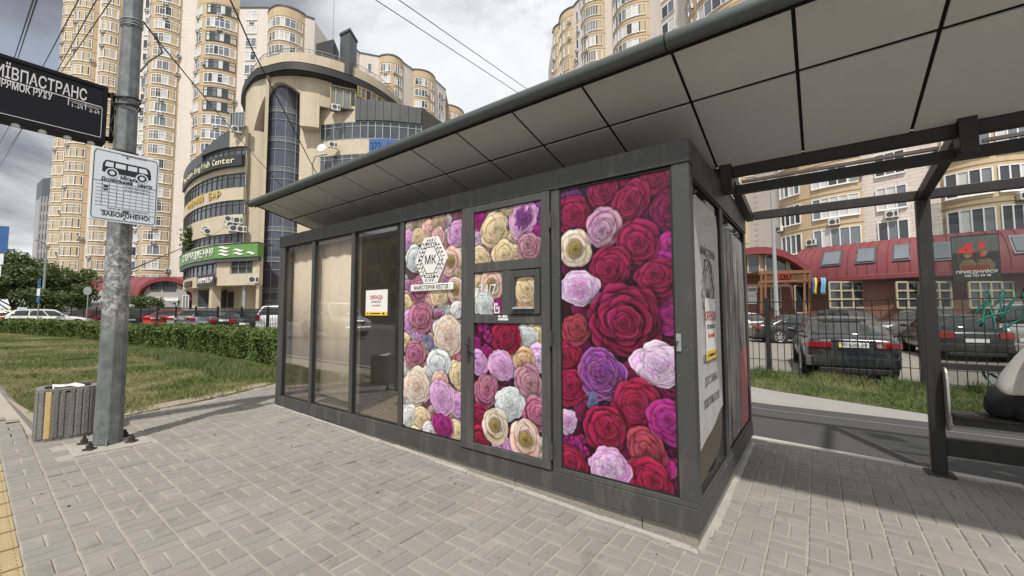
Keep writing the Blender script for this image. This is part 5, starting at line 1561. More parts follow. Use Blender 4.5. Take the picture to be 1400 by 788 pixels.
# ---- hedge
M_core = mat('hedge_inside', (.020, .030, .010), .95, 0, .4, 3)
hedge = thing('hedge', 'long clipped green hedge across the lawn in front of the black railings', 'hedge', (-18, 5.3, .3))
HP = [(-8.7, 4.55), (-10.5, 4.60), (-13.1, 4.75), (-17.1, 4.5), (-22.9, 3.85), (-29.4, 3.2), (-34, 1.9), (-40, .6)]
def hpt(s):
    s = max(0, min(len(HP)-1.0001, s)); i = int(s); u = s-i
    return HP[i][0]+(HP[i+1][0]-HP[i][0])*u, HP[i][1]+(HP[i+1][1]-HP[i][1])*u
cum = [0]
for a, b in zip(HP, HP[1:]): cum.append(cum[-1]+math.hypot(b[0]-a[0], b[1]-a[1]))
cm = MB()
for (xa, ya), (xb, yb2) in zip(HP, HP[1:]):
    za, zc = gz(xa), gz(xb)
    cm.hexa([(xa,ya+.16,za),(xb,yb2+.16,zc),(xb,yb2+1.15,zc),(xa,ya+1.15,za),(xa,ya+.22,za+.60),(xb,yb2+.22,zc+.60),(xb,yb2+1.1,zc+.60),(xa,ya+1.1,za+.60)])
recalc(cm.build('branches', M_core, hedge))
def leaf_cloud(name, P, Nn, size, matl, parent, seed=1, world=True):
    """P (n,3) leaf centres, Nn (n,3) rough facing, size (n,)"""
    g = np.random.default_rng(seed); n = len(P)
    nr = Nn+g.normal(0, .75, (n, 3)); nr /= np.linalg.norm(nr, axis=1, keepdims=True)+1e-9
    t = np.cross(nr, g.normal(0, 1, (n, 3))); t /= np.linalg.norm(t, axis=1, keepdims=True)+1e-9
    b = np.cross(nr, t); s = size[:, None]
    V = np.stack([P-t*s, P+b*s*.55+nr*s*.15, P+t*s, P-b*s*.55+nr*s*.15], 1)
    off = np.array(OFF.get(parent.name, Vector((0,0,0)))) if world else 0
    V = V-off
    me = bpy.data.meshes.new(name)
    me.vertices.add(n*4); me.vertices.foreach_set('co', V.reshape(-1).astype(np.float32))
    me.loops.add(n*4); me.loops.foreach_set('vertex_index', np.arange(n*4, dtype=np.int32))
    me.polygons.add(n); me.polygons.foreach_set('loop_start', (np.arange(n)*4).astype(np.int32))
    me.update(); me.validate(); me.materials.append(matl)
    o = bpy.data.objects.new(name, me); COL.objects.link(o); o.parent = parent; OFF[o.name] = OFF.get(parent.name, Vector())
    return o
g6 = np.random.default_rng(4)
nL = 78000
s = g6.uniform(0, 1, nL)**1.9*cum[-1]
hx_ = np.interp(s, cum, [p[0] for p in HP]); hy_ = np.interp(s, cum, [p[1] for p in HP])
zz = np.array([gz(x) for x in hx_])
w = g6.uniform(0, 1, nL)
frontm = w < .62
vert = g6.uniform(.02, 1, nL)**.8
bul = .10*np.sin(hx_*3.1+1)+.08*np.sin(hx_*7.3)+.05*np.sin(hx_*13)
topz = np.where(hx_ < -21, .66, .76)+.05*np.sin(hx_*2.3)+.035*np.sin(hx_*6.1+2)
P = np.zeros((nL, 3)); Q = np.zeros((nL, 3))
P[:, 0] = hx_+g6.normal(0, .03, nL)
P[:, 1] = np.where(frontm, hy_+.06-bul*vert+.06*(1-vert)+np.abs(g6.normal(0, .06, nL)), hy_+.08+g6.uniform(0, 1, nL)*1.15)
P[:, 2] = np.where(frontm, zz+vert*topz, zz+topz+g6.normal(0, .045, nL))
Q[frontm] = (0, -.8, .5); Q[~frontm] = (0, -.1, 1)
dist = np.hypot(P[:, 0], P[:, 1])
leaf_cloud('leaves', P, Q, .014+.0019*dist, M_hedge, hedge, 3)

# ---- trees
def tree(name, label, x, y, h, cr_, cz0, seed, nl=5000, ls=.16, matl=None, group=None, squash=.85, base=None):
    z0 = gz(x) if base is None else base
    t = thing(name, label, 'tree', (x, y, z0), 0, group)
    g = np.random.default_rng(seed)
    tr = MB(); lean = g.normal(0, .05*h, 2)*.5
    ctr = np.array([x+lean[0], y+lean[1], z0+(cz0+h)/2])
    tr.tube([(x, y, z0-.1), (x+lean[0]*.2, y+lean[1]*.2, z0+cz0*.6), (x+lean[0]*.6, y+lean[1]*.6, z0+(cz0+h)*.42), tuple(ctr+np.array([0, 0, h*.2]))], [.028*h, .020*h, .013*h, .004*h], 8)
    tr.build('trunk', M_bark, t)
    ncl = 26; cl_ = []
    lb = MB()
    for i in range(ncl):
        d = g.normal(0, 1, 3); d /= np.linalg.norm(d)
        rad = g.uniform(.35, .95)
        c = ctr+d*np.array([cr_, cr_, (h-cz0)/2*squash])*rad
        cl_.append((c, g.uniform(.25, .48)*cr_))
        if i < 12:
            st_ = np.array([x+lean[0]*.4, y+lean[1]*.4, z0+cz0*g.uniform(.7, 1.2)])
            lb.tube([tuple(st_), tuple((st_+c)/2+g.normal(0, .03*h, 3)), tuple(c)], [.009*h, .006*h, .002*h], 5)
    lb.build('limbs', M_bark, t)
    P = []; Q = []
    for k in range(nl):
        c, r = cl_[g.integers(ncl)]
        d = g.normal(0, 1, 3); d /= np.linalg.norm(d)
        q = c+d*r*(g.uniform(.3, 1)**.5)*np.array([1, 1, .75])
        if q[2] < z0+cz0*.55: continue
        P.append(q); Q.append(d*.6+np.array([0, 0, .5]))
    P = np.array(P); Q = np.array(Q)
    leaf_cloud('crown', P, Q, g.uniform(.7, 1.25, len(P))*ls, matl or M_tree, t, seed+1)
    return t
TG = 'trees in front of the left tower'
tree('broadleaf_tree', 'largest bushy tree at the left edge, in front of the far grey block', *W(18, 46), 8.6, 4.4, 1.6, 31, 9000, .20, M_tree, TG)
tree('broadleaf_tree', 'bushy tree just right of the largest one, behind the grey lamp post', *W(74, 50), 8.4, 3.2, 1.5, 32, 6500, .19, M_tree, TG)
tree('broadleaf_tree', 'dark low tree crown behind the white wagon, between the two taller crowns', *W(58, 40), 3.9, 2.0, 1.0, 36, 2600, .14, M_tree2, TG)
tree('young_tree', 'small dark young tree left of the round road sign, before the red roof', *W(108, 38), 3.9, 1.35, 1.3, 33, 2800, .12, M_tree2, TG)
tree('young_tree', 'small leafy tree right behind the street pole, before the red arch', *W(200, 44), 3.3, 1.5, 1.2, 34, 2200, .12, M_tree2, TG)
tree('broadleaf_tree', 'tree half out of view at the far left edge behind the parking sign', *W(-45, 42), 7.0, 3.6, 1.5, 35, 4500, .19, M_tree, TG)

# ---- lamp post, sign posts
lp = thing('street_lamp', 'tall grey lamp post in front of the left trees', 'street lamp', (*W(58, 44), gz(-40)))
p0 = at(57, 436, 44); p1 = at(64, 338, 44)
MB().tube([(p0.x, p0.y, .4), (p0.x, p0.y, 5), (p0.x, p0.y, p1.z)], [.14, .11, .07], 8).build('mast', M_galv, lp)
MB().tube([(p0.x, p0.y, p1.z), (p0.x+.3, p0.y-.2, p1.z+.35), (p0.x+1.1, p0.y-.8, p1.z+.5)], .05, 6).build('arm', M_galv, lp)
MB().hexa([(p0.x+1.0+a, p0.y-.75+b, p1.z+.45+c) for c in (0, .09) for a, b in ((0, 0), (.5, -.35), (.6, -.2), (.1, .15))]).build('lamp_head', M_acwhite, lp)
lp2 = thing('street_lamp', 'pale grey lamp post crossing the red arch and wooden porch on the right', 'street lamp', (*W(1062, 30), 0))
q0 = W(1062, 30)
MB().tube([(q0.x, q0.y, 0), (q0.x, q0.y, 4), (q0.x, q0.y, 11)], [.17, .14, .09], 10).build('mast', M_alu, lp2)
MB().tube([(q0.x, q0.y, 0), (q0.x, q0.y, .8)], .2, 10).build('base_sleeve', M_alu, lp2)
MB().tube([(q0.x, q0.y, 11), (q0.x-.4, q0.y-.6, 11.4), (q0.x-1.1, q0.y-1.6, 11.5)], .06, 6).build('arm', M_alu, lp2)
MB().box(q0.x-1.5, q0.x-.95, q0.y-1.9, q0.y-1.5, 11.42, 11.55).build('lamp_head', M_acwhite, lp2)
rs = thing('road_sign', 'round road sign seen from behind on a thin grey post near the small young tree', 'road sign', (*W(121, 30), gz(-25)))
a = at(120.7, 398, 30); dv = Vector((-FH[0], -FH[1], 0))
MB().tube([(a.x, a.y, .4), (a.x, a.y, a.z+.3)], .035, 8).build('post', M_galv, rs)
MB().cyl(a+dv*.04, a+dv*.06, .31, 24).build('disc', M_alu, rs)
rs = thing('road_sign', 'narrow upright blue and white road sign on a post beside the white wagon', 'road sign', (*W(54, 30), gz(-30)))
a = at(54, 400, 30); rt = Vector((r0[0], r0[1], 0))
MB().tube([(a.x, a.y, .4), (a.x, a.y, a.z+1.0)], .035, 8).build('post', M_galv, rs)
for (z0, z1, mm) in ((.35, .95, M_bluesign), (-.25, .28, M_signwhite), (-.75, -.32, M_bluesign)):
    p = [a+dv*.05-rt*.11, a+dv*.05+rt*.11, a+dv*.07+rt*.11, a+dv*.07-rt*.11]
    MB().hexa([q+Vector((0,0,z0)) for q in p]+[q+Vector((0,0,z1)) for q in p]).build('plate', mm, rs)
ps = thing('parking_sign', 'blue parking sign with white plates under it at the left edge of the view', 'parking sign', (*W(-14, 10), gz(-8)))
a = at(-10, 327, 10); rt2 = Vector((.55, .835, 0)); nv = Vector((.835, -.55, 0))
MB().tube([(a.x, a.y, .1), (a.x, a.y, a.z+.42)], .03, 10).build('post', M_galv, ps)
def plate(zc, w, h, m, nm='plate'):
    p = [a+nv*.035-rt2*w/2, a+nv*.035+rt2*w/2, a+nv*.045+rt2*w/2, a+nv*.045-rt2*w/2]
    return recalc(MB().hexa([q+Vector((0,0,zc-h/2)) for q in p]+[q+Vector((0,0,zc+h/2)) for q in p]).build(nm, m, ps, bevel=.004))
plate(0, .62, .66, M_bluesign, 'blue_plate'); plate(-.50, .50, .27, M_signwhite); plate(-.80, .44, .27, M_signwhite)
text_mesh('lettering', 'P', .55, M_signwhite, ps, plane_matrix(a+nv*.047, rt2, (0, 0, 1)), .001, bold=.01)
MB().tube([a+nv*.048+rt2*.10*math.cos(i/12*6.283)+Vector((0,0,-.50+.08*math.sin(i/12*6.283))) for i in range(13)], .008, 4).build('ring_mark', M_black, ps)

# ---- black railings on the left
rail = thing('steel_railing', 'black steel picket railing along the car park behind the hedge', 'fence', (-30, 8.6, .4))
FP = [(-66, 2.2), (-48, 5.5), (-41, 6.7), (-22.5, 9.8), (-13, 11.4)]
def along(P, step):
    out = []; acc = 0
    for (xa, ya), (xb, yb3) in zip(P, P[1:]):
        L_ = math.hypot(xb-xa, yb3-ya); d = acc
        while d < L_:
            out.append((xa+(xb-xa)*d/L_, ya+(yb3-ya)*d/L_)); d += step
        acc = d-L_
    return out
pos = along(FP, 2.4)
for x, y in pos:
    z = gz(x); MB().box(x-.045, x+.045, y-.045, y+.045, z-.1, z+1.62).build('post', M_fence, rail)
for (xa, ya), (xb, yb3) in zip(pos, pos[1:]):
    m_ = MB(); za, zc = gz(xa), gz(xb)
    for h in (.16, 1.30, 1.48): m_.bar((xa, ya, za+h), (xb, yb3, zc+h), .03, .04)
    for i in range(1, 18):
        u = i/18; x = xa+(xb-xa)*u; y = ya+(yb3-ya)*u; z = za+(zc-za)*u
        m_.box(x-.011, x+.011, y-.011, y+.011, z+.08, z+1.50)
    m_.build('picket_panel', M_fence, rail)

# ---- welded mesh fence on the right
mf = thing('mesh_fence', 'dark welded mesh fence along the green verge in front of the parked black sedan', 'fence', (.3, 11.4, 0))
def fy(x): return 11.37-.055*x
FX = [-8.6, -6.05, -3.5, -.97, 1.62, 4.15, 6.7]
for x in FX:
    MB().box(x-.045, x+.045, fy(x)-.03, fy(x)+.03, -.1, 1.86).build('post', M_fence, mf, bevel=.004)
for xa, xb in zip(FX, FX[1:]):
    m_ = MB(); xa += .06; xb -= .06
    for z, t in ((1.75, .024), (1.545, .013), (.40, .013), (.13, .014)):
        m_.bar((xa, fy(xa)-.02, z), (xb, fy(xb)-.02, z), t, t)
    k = int((xb-xa)/.125)
    for i in range(k+1):
        x = xa+(xb-xa)*i/k
        m_.tube([(x, fy(x)-.02, .05), (x, fy(x)-.02, 1.75 if i % 2 == 0 else 1.55)], .0085 if i % 2 == 0 else .0065, 4, 0, False, False)
    m_.build('mesh_panel', M_mesh, mf)
# ------------------------------------------------------------ cars
def car_paint(name, col, rough=.25, metal=.2):
    m, nt, b = nt_new(name)
    p = geo_pos(nt); n = noise(nt, 2.0, 4, .6, p)
    c = mixc(nt, ramp(nt, n, [(.4, 0.0), (.75, .25)]), col, (.22, .20, .17))
    nt.links.new(c, b.inputs['Base Color']); b.inputs['Roughness'].default_value = rough; b.inputs['Metallic'].default_value = metal
    b.inputs['Coat Weight'].default_value = .6; b.inputs['Coat Roughness'].default_value = .06
    return m
P_white = car_paint('car_white', (.72, .73, .74), .3, 0)
P_black = car_paint('car_black', (.010, .011, .013))
P_navy = car_paint('car_dark_blue', (.016, .022, .028))
P_red = car_paint('car_red', (.50, .025, .03), .3, 0)
P_dkred = car_paint('car_dark_red', (.20, .015, .025), .3, 0)
P_silver = car_paint('car_silver', (.50, .50, .48), .3, .5)
P_greyblue = car_paint('car_grey_blue', (.20, .23, .29), .3, .3)
P_grey = car_paint('car_dark_grey', (.065, .068, .07), .3, .3)
P_yellow = car_paint('car_yellow', (.60, .36, .05), .35, 0)
M_carglass = dark_glass('car_glass', (.030, .035, .035), .04, .9, .4, 1)
M_tyre = mat('tyre_rubber', (.018, .018, .018), .85, 0, .2, 8)
M_rim = mat('alloy_rim', (.45, .45, .45), .3, .7, .1, 8)
M_tail = mat('tail_lamp', (.27, .008, .010), .15, 0, .1, 8, coat=.6)
M_lamp = mat('head_lamp', (.62, .63, .62), .12, 0, .05, 8, coat=.6)
M_trimblk = mat('car_trim', (.015, .015, .015), .6, 0, .2, 6)
M_chrome = mat('chrome', (.6, .6, .6), .15, .9, .05, 6)
M_plate = mat('plate_white', (.72, .72, .70), .4, 0, .04, 6)

TYPES = {
 # L/2, half width, ground clearance, belt height, roof height, cabin base rear/front y, roof rear/front y, bonnet drop, boot height
 'sedan':  dict(h=2.33, w=.89, zb=.20, belt=.95, roof=1.44, cb=(-1.72, 1.02), cr=(-.92, .22), boot=1.00, nose=.70, deck=True),
 'wagon':  dict(h=2.40, w=.90, zb=.20, belt=.96, roof=1.48, cb=(-2.20, 1.02), cr=(-1.72, .22), boot=.98, nose=.70, deck=False),
 'hatch':  dict(h=2.05, w=.87, zb=.20, belt=.96, roof=1.50, cb=(-1.92, 1.02), cr=(-1.50, .28), boot=.98, nose=.74, deck=False),
 'suv':    dict(h=2.30, w=.92, zb=.26, belt=1.12, roof=1.74, cb=(-2.15, 1.00), cr=(-1.78, .32), boot=1.14, nose=.90, deck=False),
 'van':    dict(h=2.42, w=.95, zb=.24, belt=1.14, roof=1.86, cb=(-2.32, 1.35), cr=(-2.10, .60), boot=1.16, nose=.92, deck=False),
 'pickup': dict(h=2.55, w=.93, zb=.30, belt=1.12, roof=1.76, cb=(-.95, 1.05), cr=(-.72, .38), boot=1.12, nose=.98, deck=False),
}
def car(label, kind, paint, pos, fwd, name='parked_car', plate=None, emblem=False, group='parked cars', cat='car', simple=False):
    T = TYPES[kind]
    x, y, z = pos
    rz = math.atan2(-fwd[0], fwd[1])
    t = thing(name, label, cat, (x, y, z), rz, group)
    h, w, zb, bl, rf = T['h'], T['w'], T['zb'], T['belt'], T['roof']
    st = [(-h, zb+.22, T['boot']-.20, w*.80), (-h+.05, zb+.10, T['boot']-.04, w*.90), (-h+.25, zb+.04, T['boot'], w*.965), (-h+.75, zb, (T['boot']+bl)/2, w*.99),
          (-.6, zb-.02, bl, w), (.6, zb-.02, bl-.02, w), (1.10, zb-.01, bl-.03, w*.995), (h-.75, zb, T['nose']+.12, w*.975), (h-.25, zb+.03, T['nose']+.02, w*.91), (h-.05, zb+.08, T['nose']-.08, w*.80), (h, zb+.16, T['nose']-.20, w*.68)]
    b = MB(); R0 = []
    for (yy, z0, z1, hw) in st:
        d = z1-z0
        half = [(.0, z0), (.78*hw, z0), (.955*hw, z0+.16*d), (hw, z0+.42*d), (.995*hw, z0+.66*d), (.965*hw, z0+.84*d), (.90*hw, z1-.012), (.70*hw, z1+.006), (0, z1+.018)]
        R0.append([(a, yy, c) for a, c in half]+[(-a, yy, c) for a, c in half[-2:0:-1]])
    nr = len(R0[0]); pts = [p for r in R0 for p in r]; fs = []
    for i in range(len(R0)-1):
        for k in range(nr):
            fs.append((i*nr+k, i*nr+(k+1) % nr, (i+1)*nr+(k+1) % nr, (i+1)*nr+k))
    fs.append(tuple(range(nr))); fs.append(tuple(range((len(R0)-1)*nr, len(R0)*nr))[::-1])
    b.add(pts, fs, 0, True)
    bo_ = recalc(b.build('body', paint, t, world=False, subs=1))
    # cabin
    def belt_z(yy):
        return np.interp(yy, [s[0] for s in st], [s[2] for s in st])
    y0, y1 = T['cb']; r0_, r1_ = T['cr']; wb, wr = w*.915, w*.70
    zb0, zb1 = belt_z(y0)-.03, belt_z(y1)-.05
    def side(u, v, s, out=0.0):
        ya = y0+(y1-y0)*u; za = zb0+(zb1-zb0)*u
        yt = r0_+(r1_-r0_)*u; zt = rf-.055-.03*(2*u-1)**2
        bow = .035*math.sin(math.pi*v)
        return (s*(wb+(wr-wb)*v+bow+out), ya+(yt-ya)*v, za+(zt-za)*v)
    def back(u, v, end, out=0.0):
        a = side(end, v, 1); xx = a[0]*(2*u-1); bulge = .07*(1-(2*u-1)**2)+out
        return (xx, a[1]+(bulge if end == 1 else -bulge), a[2]+.0*u)
    c = MB(); nu, nv = 10, 5
    def grid(fn, flip):
        P = [fn(i/nu, j/nv) for j in range(nv+1) for i in range(nu+1)]
        F = [(j*(nu+1)+i, j*(nu+1)+i+1, (j+1)*(nu+1)+i+1, (j+1)*(nu+1)+i) for j in range(nv) for i in range(nu)]
        c.add(P, F, 0, True)
    grid(lambda u, v: side(u, v, 1), 0); grid(lambda u, v: side(u, v, -1), 1)
    grid(lambda u, v: back(u, v, 0), 0); grid(lambda u, v: back(u, v, 1), 0)
    # roof
    P = []; F = []
    for j in range(9):
        u = j/8
        e = side(u, 1, 1)
        for i in range(9):
            q = 2*i/8-1; endb = .07*(1-q*q)*(2*u-1)
            P.append((e[0]*q, e[1]+(endb if abs(2*u-1) > .99 else endb*.9), e[2]+.05*(1-q**4)*(1-(2*u-1)**6*.75)))
    F = [(j*9+i, j*9+i+1, (j+1)*9+i+1, (j+1)*9+i) for j in range(8) for i in range(8)]
    c.add(P, F, 0, True)
    co_ = c.build('cabin', paint, t, world=False)
    bm = bmesh.new(); bm.from_mesh(co_.data); bmesh.ops.remove_doubles(bm, verts=bm.verts, dist=.012); bmesh.ops.recalc_face_normals(bm, faces=bm.faces); bm.to_mesh(co_.data); bm.free()
    def gpanel(fn, u0, u1, v0, v1, name_, n=6):
        gb = MB(); m_ = 4
        P = [fn(u0+(u1-u0)*i/n, v0+(v1-v0)*j/m_) for j in range(m_+1) for i in range(n+1)]
        gb.add(P, [(j*(n+1)+i, j*(n+1)+i+1, (j+1)*(n+1)+i+1, (j+1)*(n+1)+i) for j in range(m_) for i in range(n)], 0, True)
        o = gb.build(name_, M_carglass, t, world=False)
        md = o.modifiers.new('thick', 'SOLIDIFY'); md.thickness = .006; md.offset = 0
    gpanel(lambda u, v: back(u, v, 0, .008), .07, .93, .12, .92, 'rear_window')
    gpanel(lambda u, v: back(u, v, 1, .008), .05, .95, .08, .93, 'windscreen')
    spl = [(.05, .34), (.365, .655), (.68, .95)] if kind in ('wagon', 'suv', 'van') else ([(.14, .50), (.53, .88)] if kind != 'pickup' else [(.10, .48), (.52, .90)])
    for s in (-1, 1):
        for a, bb_ in spl: gpanel(lambda u, v: side(u, v, s, .006), a, bb_, .13, .90, 'side_window')
    # lamps, bumpers, plate
    zt_ = T['boot']-.22
    def wrap(name_, m, yy, sgn, x0, x1, z0, z1, dep=.26):
        for s in (-1, 1):
            o = MB().hexa([(s*x0, yy+sgn*.012, z0), (s*(x1-.02), yy-sgn*.055, z0), (s*(x1+.035), yy-sgn*dep, z0+.01), (s*x0, yy-sgn*dep, z0),
                           (s*x0, yy+sgn*.004, z1), (s*(x1-.03), yy-sgn*.065, z1), (s*(x1+.025), yy-sgn*dep, z1-.01), (s*x0, yy-sgn*dep, z1)]).build(name_, m, t, world=False, bevel=.018)
            recalc(o)
    if kind in ('sedan',): wrap('tail_lamp', M_tail, -h-.035, -1, w*.42, w*.93, zt_-.055, zt_+.085)
    elif kind in ('wagon', 'hatch'): wrap('tail_lamp', M_tail, -h-.03, -1, w*.54, w*.93, zt_-.05, zt_+.15)
    else: wrap('tail_lamp', M_tail, -h-.03, -1, w*.66, w*.94, zt_-.08, zt_+.26)
    wrap('head_lamp', M_lamp, h+.02, 1, w*.40, w*.80, T['nose']-.20, T['nose']-.07, .30)
    rb = MB(); rb.hexa([(-w*.86,-h-.055,zb+.10),(w*.86,-h-.055,zb+.10),(w*.97,-h+.35,zb+.08),(-w*.97,-h+.35,zb+.08),(-w*.86,-h-.06,zb+.36),(w*.86,-h-.06,zb+.36),(w*.985,-h+.35,zb+.36),(-w*.985,-h+.35,zb+.36)])
    rb.build('rear_bumper', paint, t, world=False, bevel=.05, seg=3)
    fb = MB(); fb.hexa([(-w*.74,h+.05,zb+.06),(-w*.95,h-.40,zb+.06),(w*.95,h-.40,zb+.06),(w*.74,h+.05,zb+.06),(-w*.74,h+.055,zb+.30),(-w*.96,h-.40,zb+.32),(w*.96,h-.40,zb+.32),(w*.74,h+.055,zb+.30)])
    recalc(fb.build('front_bumper', paint, t, world=False, bevel=.05, seg=3))
    MB().box(-w*.70, w*.70, -h-.045, -h+.3, zb-.02, zb+.095).build('rear_valance', M_trimblk, t, world=False, bevel=.02)
    MB().box(-w*.36, w*.36, h-.05, h+.012, T['nose']-.26, T['nose']-.10).build('grille', M_trimblk, t, world=False, bevel=.015)
    zp = zt_+.02 if kind == 'sedan' else zb+.45
    pl_ = MB().box(-.26, .26, -h-.045, -h+.03, zp-.055, zp+.055).build('number_plate', M_plate, t, world=False, bevel=.004)
    if plate:
        MB().box(-.258, -.222, -h-.0475, -h-.0452, zp-.052, zp+.052).build('plate_band', M_yellow, pl_, world=False)
        text_mesh('plate_lettering', plate, .098, M_black, pl_, plane_matrix((.015, -h-.046, zp), (1, 0, 0), (0, 0, 1)), .0006, fit=.44, world=False, bold=.001)
        MB().box(-w*.44, w*.44, -h-.016, -h+.02, zp+.075, zp+.105).build('boot_trim', paint, t, world=False, bevel=.006)
        MB().box(-w*.80, w*.80, -h-.066, -h-.055, zb+.335, zb+.352).build('bumper_seam', M_trimblk, t, world=False)
        for s in (-1, 1):
            MB().cyl((s*w*.485, -h-.058, zt_+.015), (s*w*.485, -h-.02, zt_+.015), .050, 16).build('lamp_ring', M_chrome if s > 0 else M_tail, t, world=False)
    if emblem:
        e = MB(); ze = T['boot']-.10
        e.bar((-.045, -h-.02, ze-.05), (-.055, -h-.012, ze+.05), .02, .014); e.bar((.045, -h-.02, ze-.05), (.055, -h-.012, ze+.05), .02, .014); e.bar((-.045, -h-.018, ze), (.045, -h-.018, ze), .02, .014)
        e.build('emblem', M_chrome, t, world=False)
    for s in (-1, 1):
        MB().hexa([(s*(w-.03), .56, bl+.02), (s*(w+.17), .53, bl+.03), (s*(w+.17), .64, bl+.03), (s*(w-.03), .66, bl+.02), (s*(w-.03), .56, bl+.13), (s*(w+.16), .54, bl+.14), (s*(w+.16), .62, bl+.13), (s*(w-.03), .64, bl+.12)]).build('door_mirror', paint, t, world=False, bevel=.02)
    # door lines
    dl = MB()
    for s in (-1, 1):
        for yy in (-.92, .06, .98): dl.box(s*w*1.003-.004, s*w*1.003+.004, yy-.004, yy+.004, zb+.12, bl-.06)
        for yy in (-.55, .42): dl.box(s*w*1.012-.012, s*w*1.012+.012, yy-.09, yy+.09, bl-.15, bl-.12)
    dl.build('door_seams', M_trimblk, t, world=False)
    if kind in ('wagon', 'suv'):
        for s in (-1, 1): MB().tube([(s*w*.66, r0_+.15, rf-.02), (s*w*.67, (r0_+r1_)/2, rf+.045), (s*w*.66, r1_-.1, rf-.02)], .014, 6).build('roof_rail', M_trimblk, t, world=False)
    # wheels
    rr = .37 if kind in ('suv', 'pickup', 'van') else .325
    for s in (-1, 1):
        for yy in (-h*.57, h*.59):
            MB().cyl((s*(w*.60), yy, rr+.03), (s*(w*.997), yy, rr+.03), rr+.055, 24).build('wheel_arch', M_trimblk, t, world=False)
            tb_ = MB(); k = 24
            prof = [(w-.20, rr*.62), (w-.21, rr*.93), (w-.17, rr), (w-.02, rr), (w+.010, rr*.94), (w+.012, rr*.68)]
            pts = [(s*a, yy+r*math.cos(2*math.pi*i/k), rr+r*math.sin(2*math.pi*i/k)) for a, r in prof for i in range(k)]
            tb_.add(pts, [(j*k+i, j*k+(i+1) % k, (j+1)*k+(i+1) % k, (j+1)*k+i) for j in range(len(prof)-1) for i in range(k)], 0, True)
            wo = recalc(tb_.build('wheel', M_tyre, t, world=False))
            rm_ = MB(); rm_.cyl((s*(w-.08), yy, rr), (s*(w-.05), yy, rr), rr*.66, k, 1)
            rm_.tube([(s*(w+.002), yy+rr*.66*math.cos(2*math.pi*i/k), rr+rr*.66*math.sin(2*math.pi*i/k)) for i in range(k+1)], .016, 5, 0, False)
            for i in range(7):
                a = 2*math.pi*i/7+.2; rm_.bar((s*(w-.004), yy, rr), (s*(w-.004), yy+rr*.66*math.cos(a), rr+rr*.66*math.sin(a)), .05, .022, up=(1, 0, 0))
            rm_.cyl((s*(w-.02), yy, rr), (s*(w+.008), yy, rr), .045, 10)
            rm_.build('rim', [M_rim, M_trimblk], wo, world=False)
    return t
def hd(a):
    """world heading a degrees to the right of the camera axis"""
    a = R_(a); return (FH[0]*math.cos(a)+r0[0]*math.sin(a), FH[1]*math.cos(a)+r0[1]*math.sin(a))
def cw(px, d): q = W(px, d); return (q.x, q.y, gz(q.x)-.02)

car('dark blue-black sedan seen from behind, white number plate, just beyond the mesh fence', 'sedan', P_navy, (.37, 14.12, -.02), (-.10, .995), plate='АІ 6290 ВВ', emblem=True)
car('black sedan in side view with pale alloy wheels, near the kiosk end', 'sedan', P_black, cw(1097, 20.5), (.93, .37))
car('white car mostly hidden behind the kiosk end, beyond the black side-on sedan', 'hatch', P_white, cw(1018, 26), hd(160))
car('silver grey off-road car whose roof shows beyond the dark blue-black sedan', 'suv', P_grey, cw(1166, 25), hd(172))
car('dark pickup truck before the brick wall, just left of the shelter post', 'pickup', P_grey, cw(1262, 20.5), (-.80, -.60))
car('black estate car partly hidden by the shelter post, right beside the dark blue-black sedan', 'wagon', P_black, cw(1291, 14.6), (-.10, .995))
car('large silver people carrier with upright tail lamps behind the shelter glass', 'van', P_silver, cw(1418, 13.4), (.30, .95))
car('white estate car with dark windows seen from the side beyond the hedge', 'wagon', P_white, cw(70, 31.5), hd(44))
car('yellow car half hidden behind the tail of the white estate car', 'hatch', P_yellow, cw(14, 37), hd(60))
car('dark red hatchback between the white estate car and the street pole', 'hatch', P_dkred, cw(131, 37), hd(-12))
car('dark red sedan right behind the street pole by the grey awnings', 'sedan', P_dkred, cw(176, 34), hd(-10))
car('black hatchback between the dark red sedan and the bright red sedan, behind the railing', 'hatch', P_black, cw(207, 33), hd(-10))
car('bright red sedan behind the black railing', 'sedan', P_red, cw(243, 30), hd(-10))
car('silver sedan beside the bright red one behind the railing', 'sedan', P_silver, cw(275, 28.5), hd(-10))
car('grey-blue hatchback right of the silver sedan behind the railing', 'hatch', P_greyblue, cw(303, 27), hd(-10))
car('black sedan in the middle of the row below the office entrance', 'sedan', P_black, cw(333, 26), hd(-10))
car('black hatchback last but one in the row, beside the kiosk end', 'hatch', P_black, cw(357, 24.8), hd(-10))
car('white off-road car at the end of the row, cut off by the kiosk end', 'suv', P_white, cw(392, 25), hd(-10))
car('silver people carrier waiting on the road, seen only mirrored in the kiosk panes', 'van', P_silver, (-21, -6.3, .3), (1, .05), group=None)
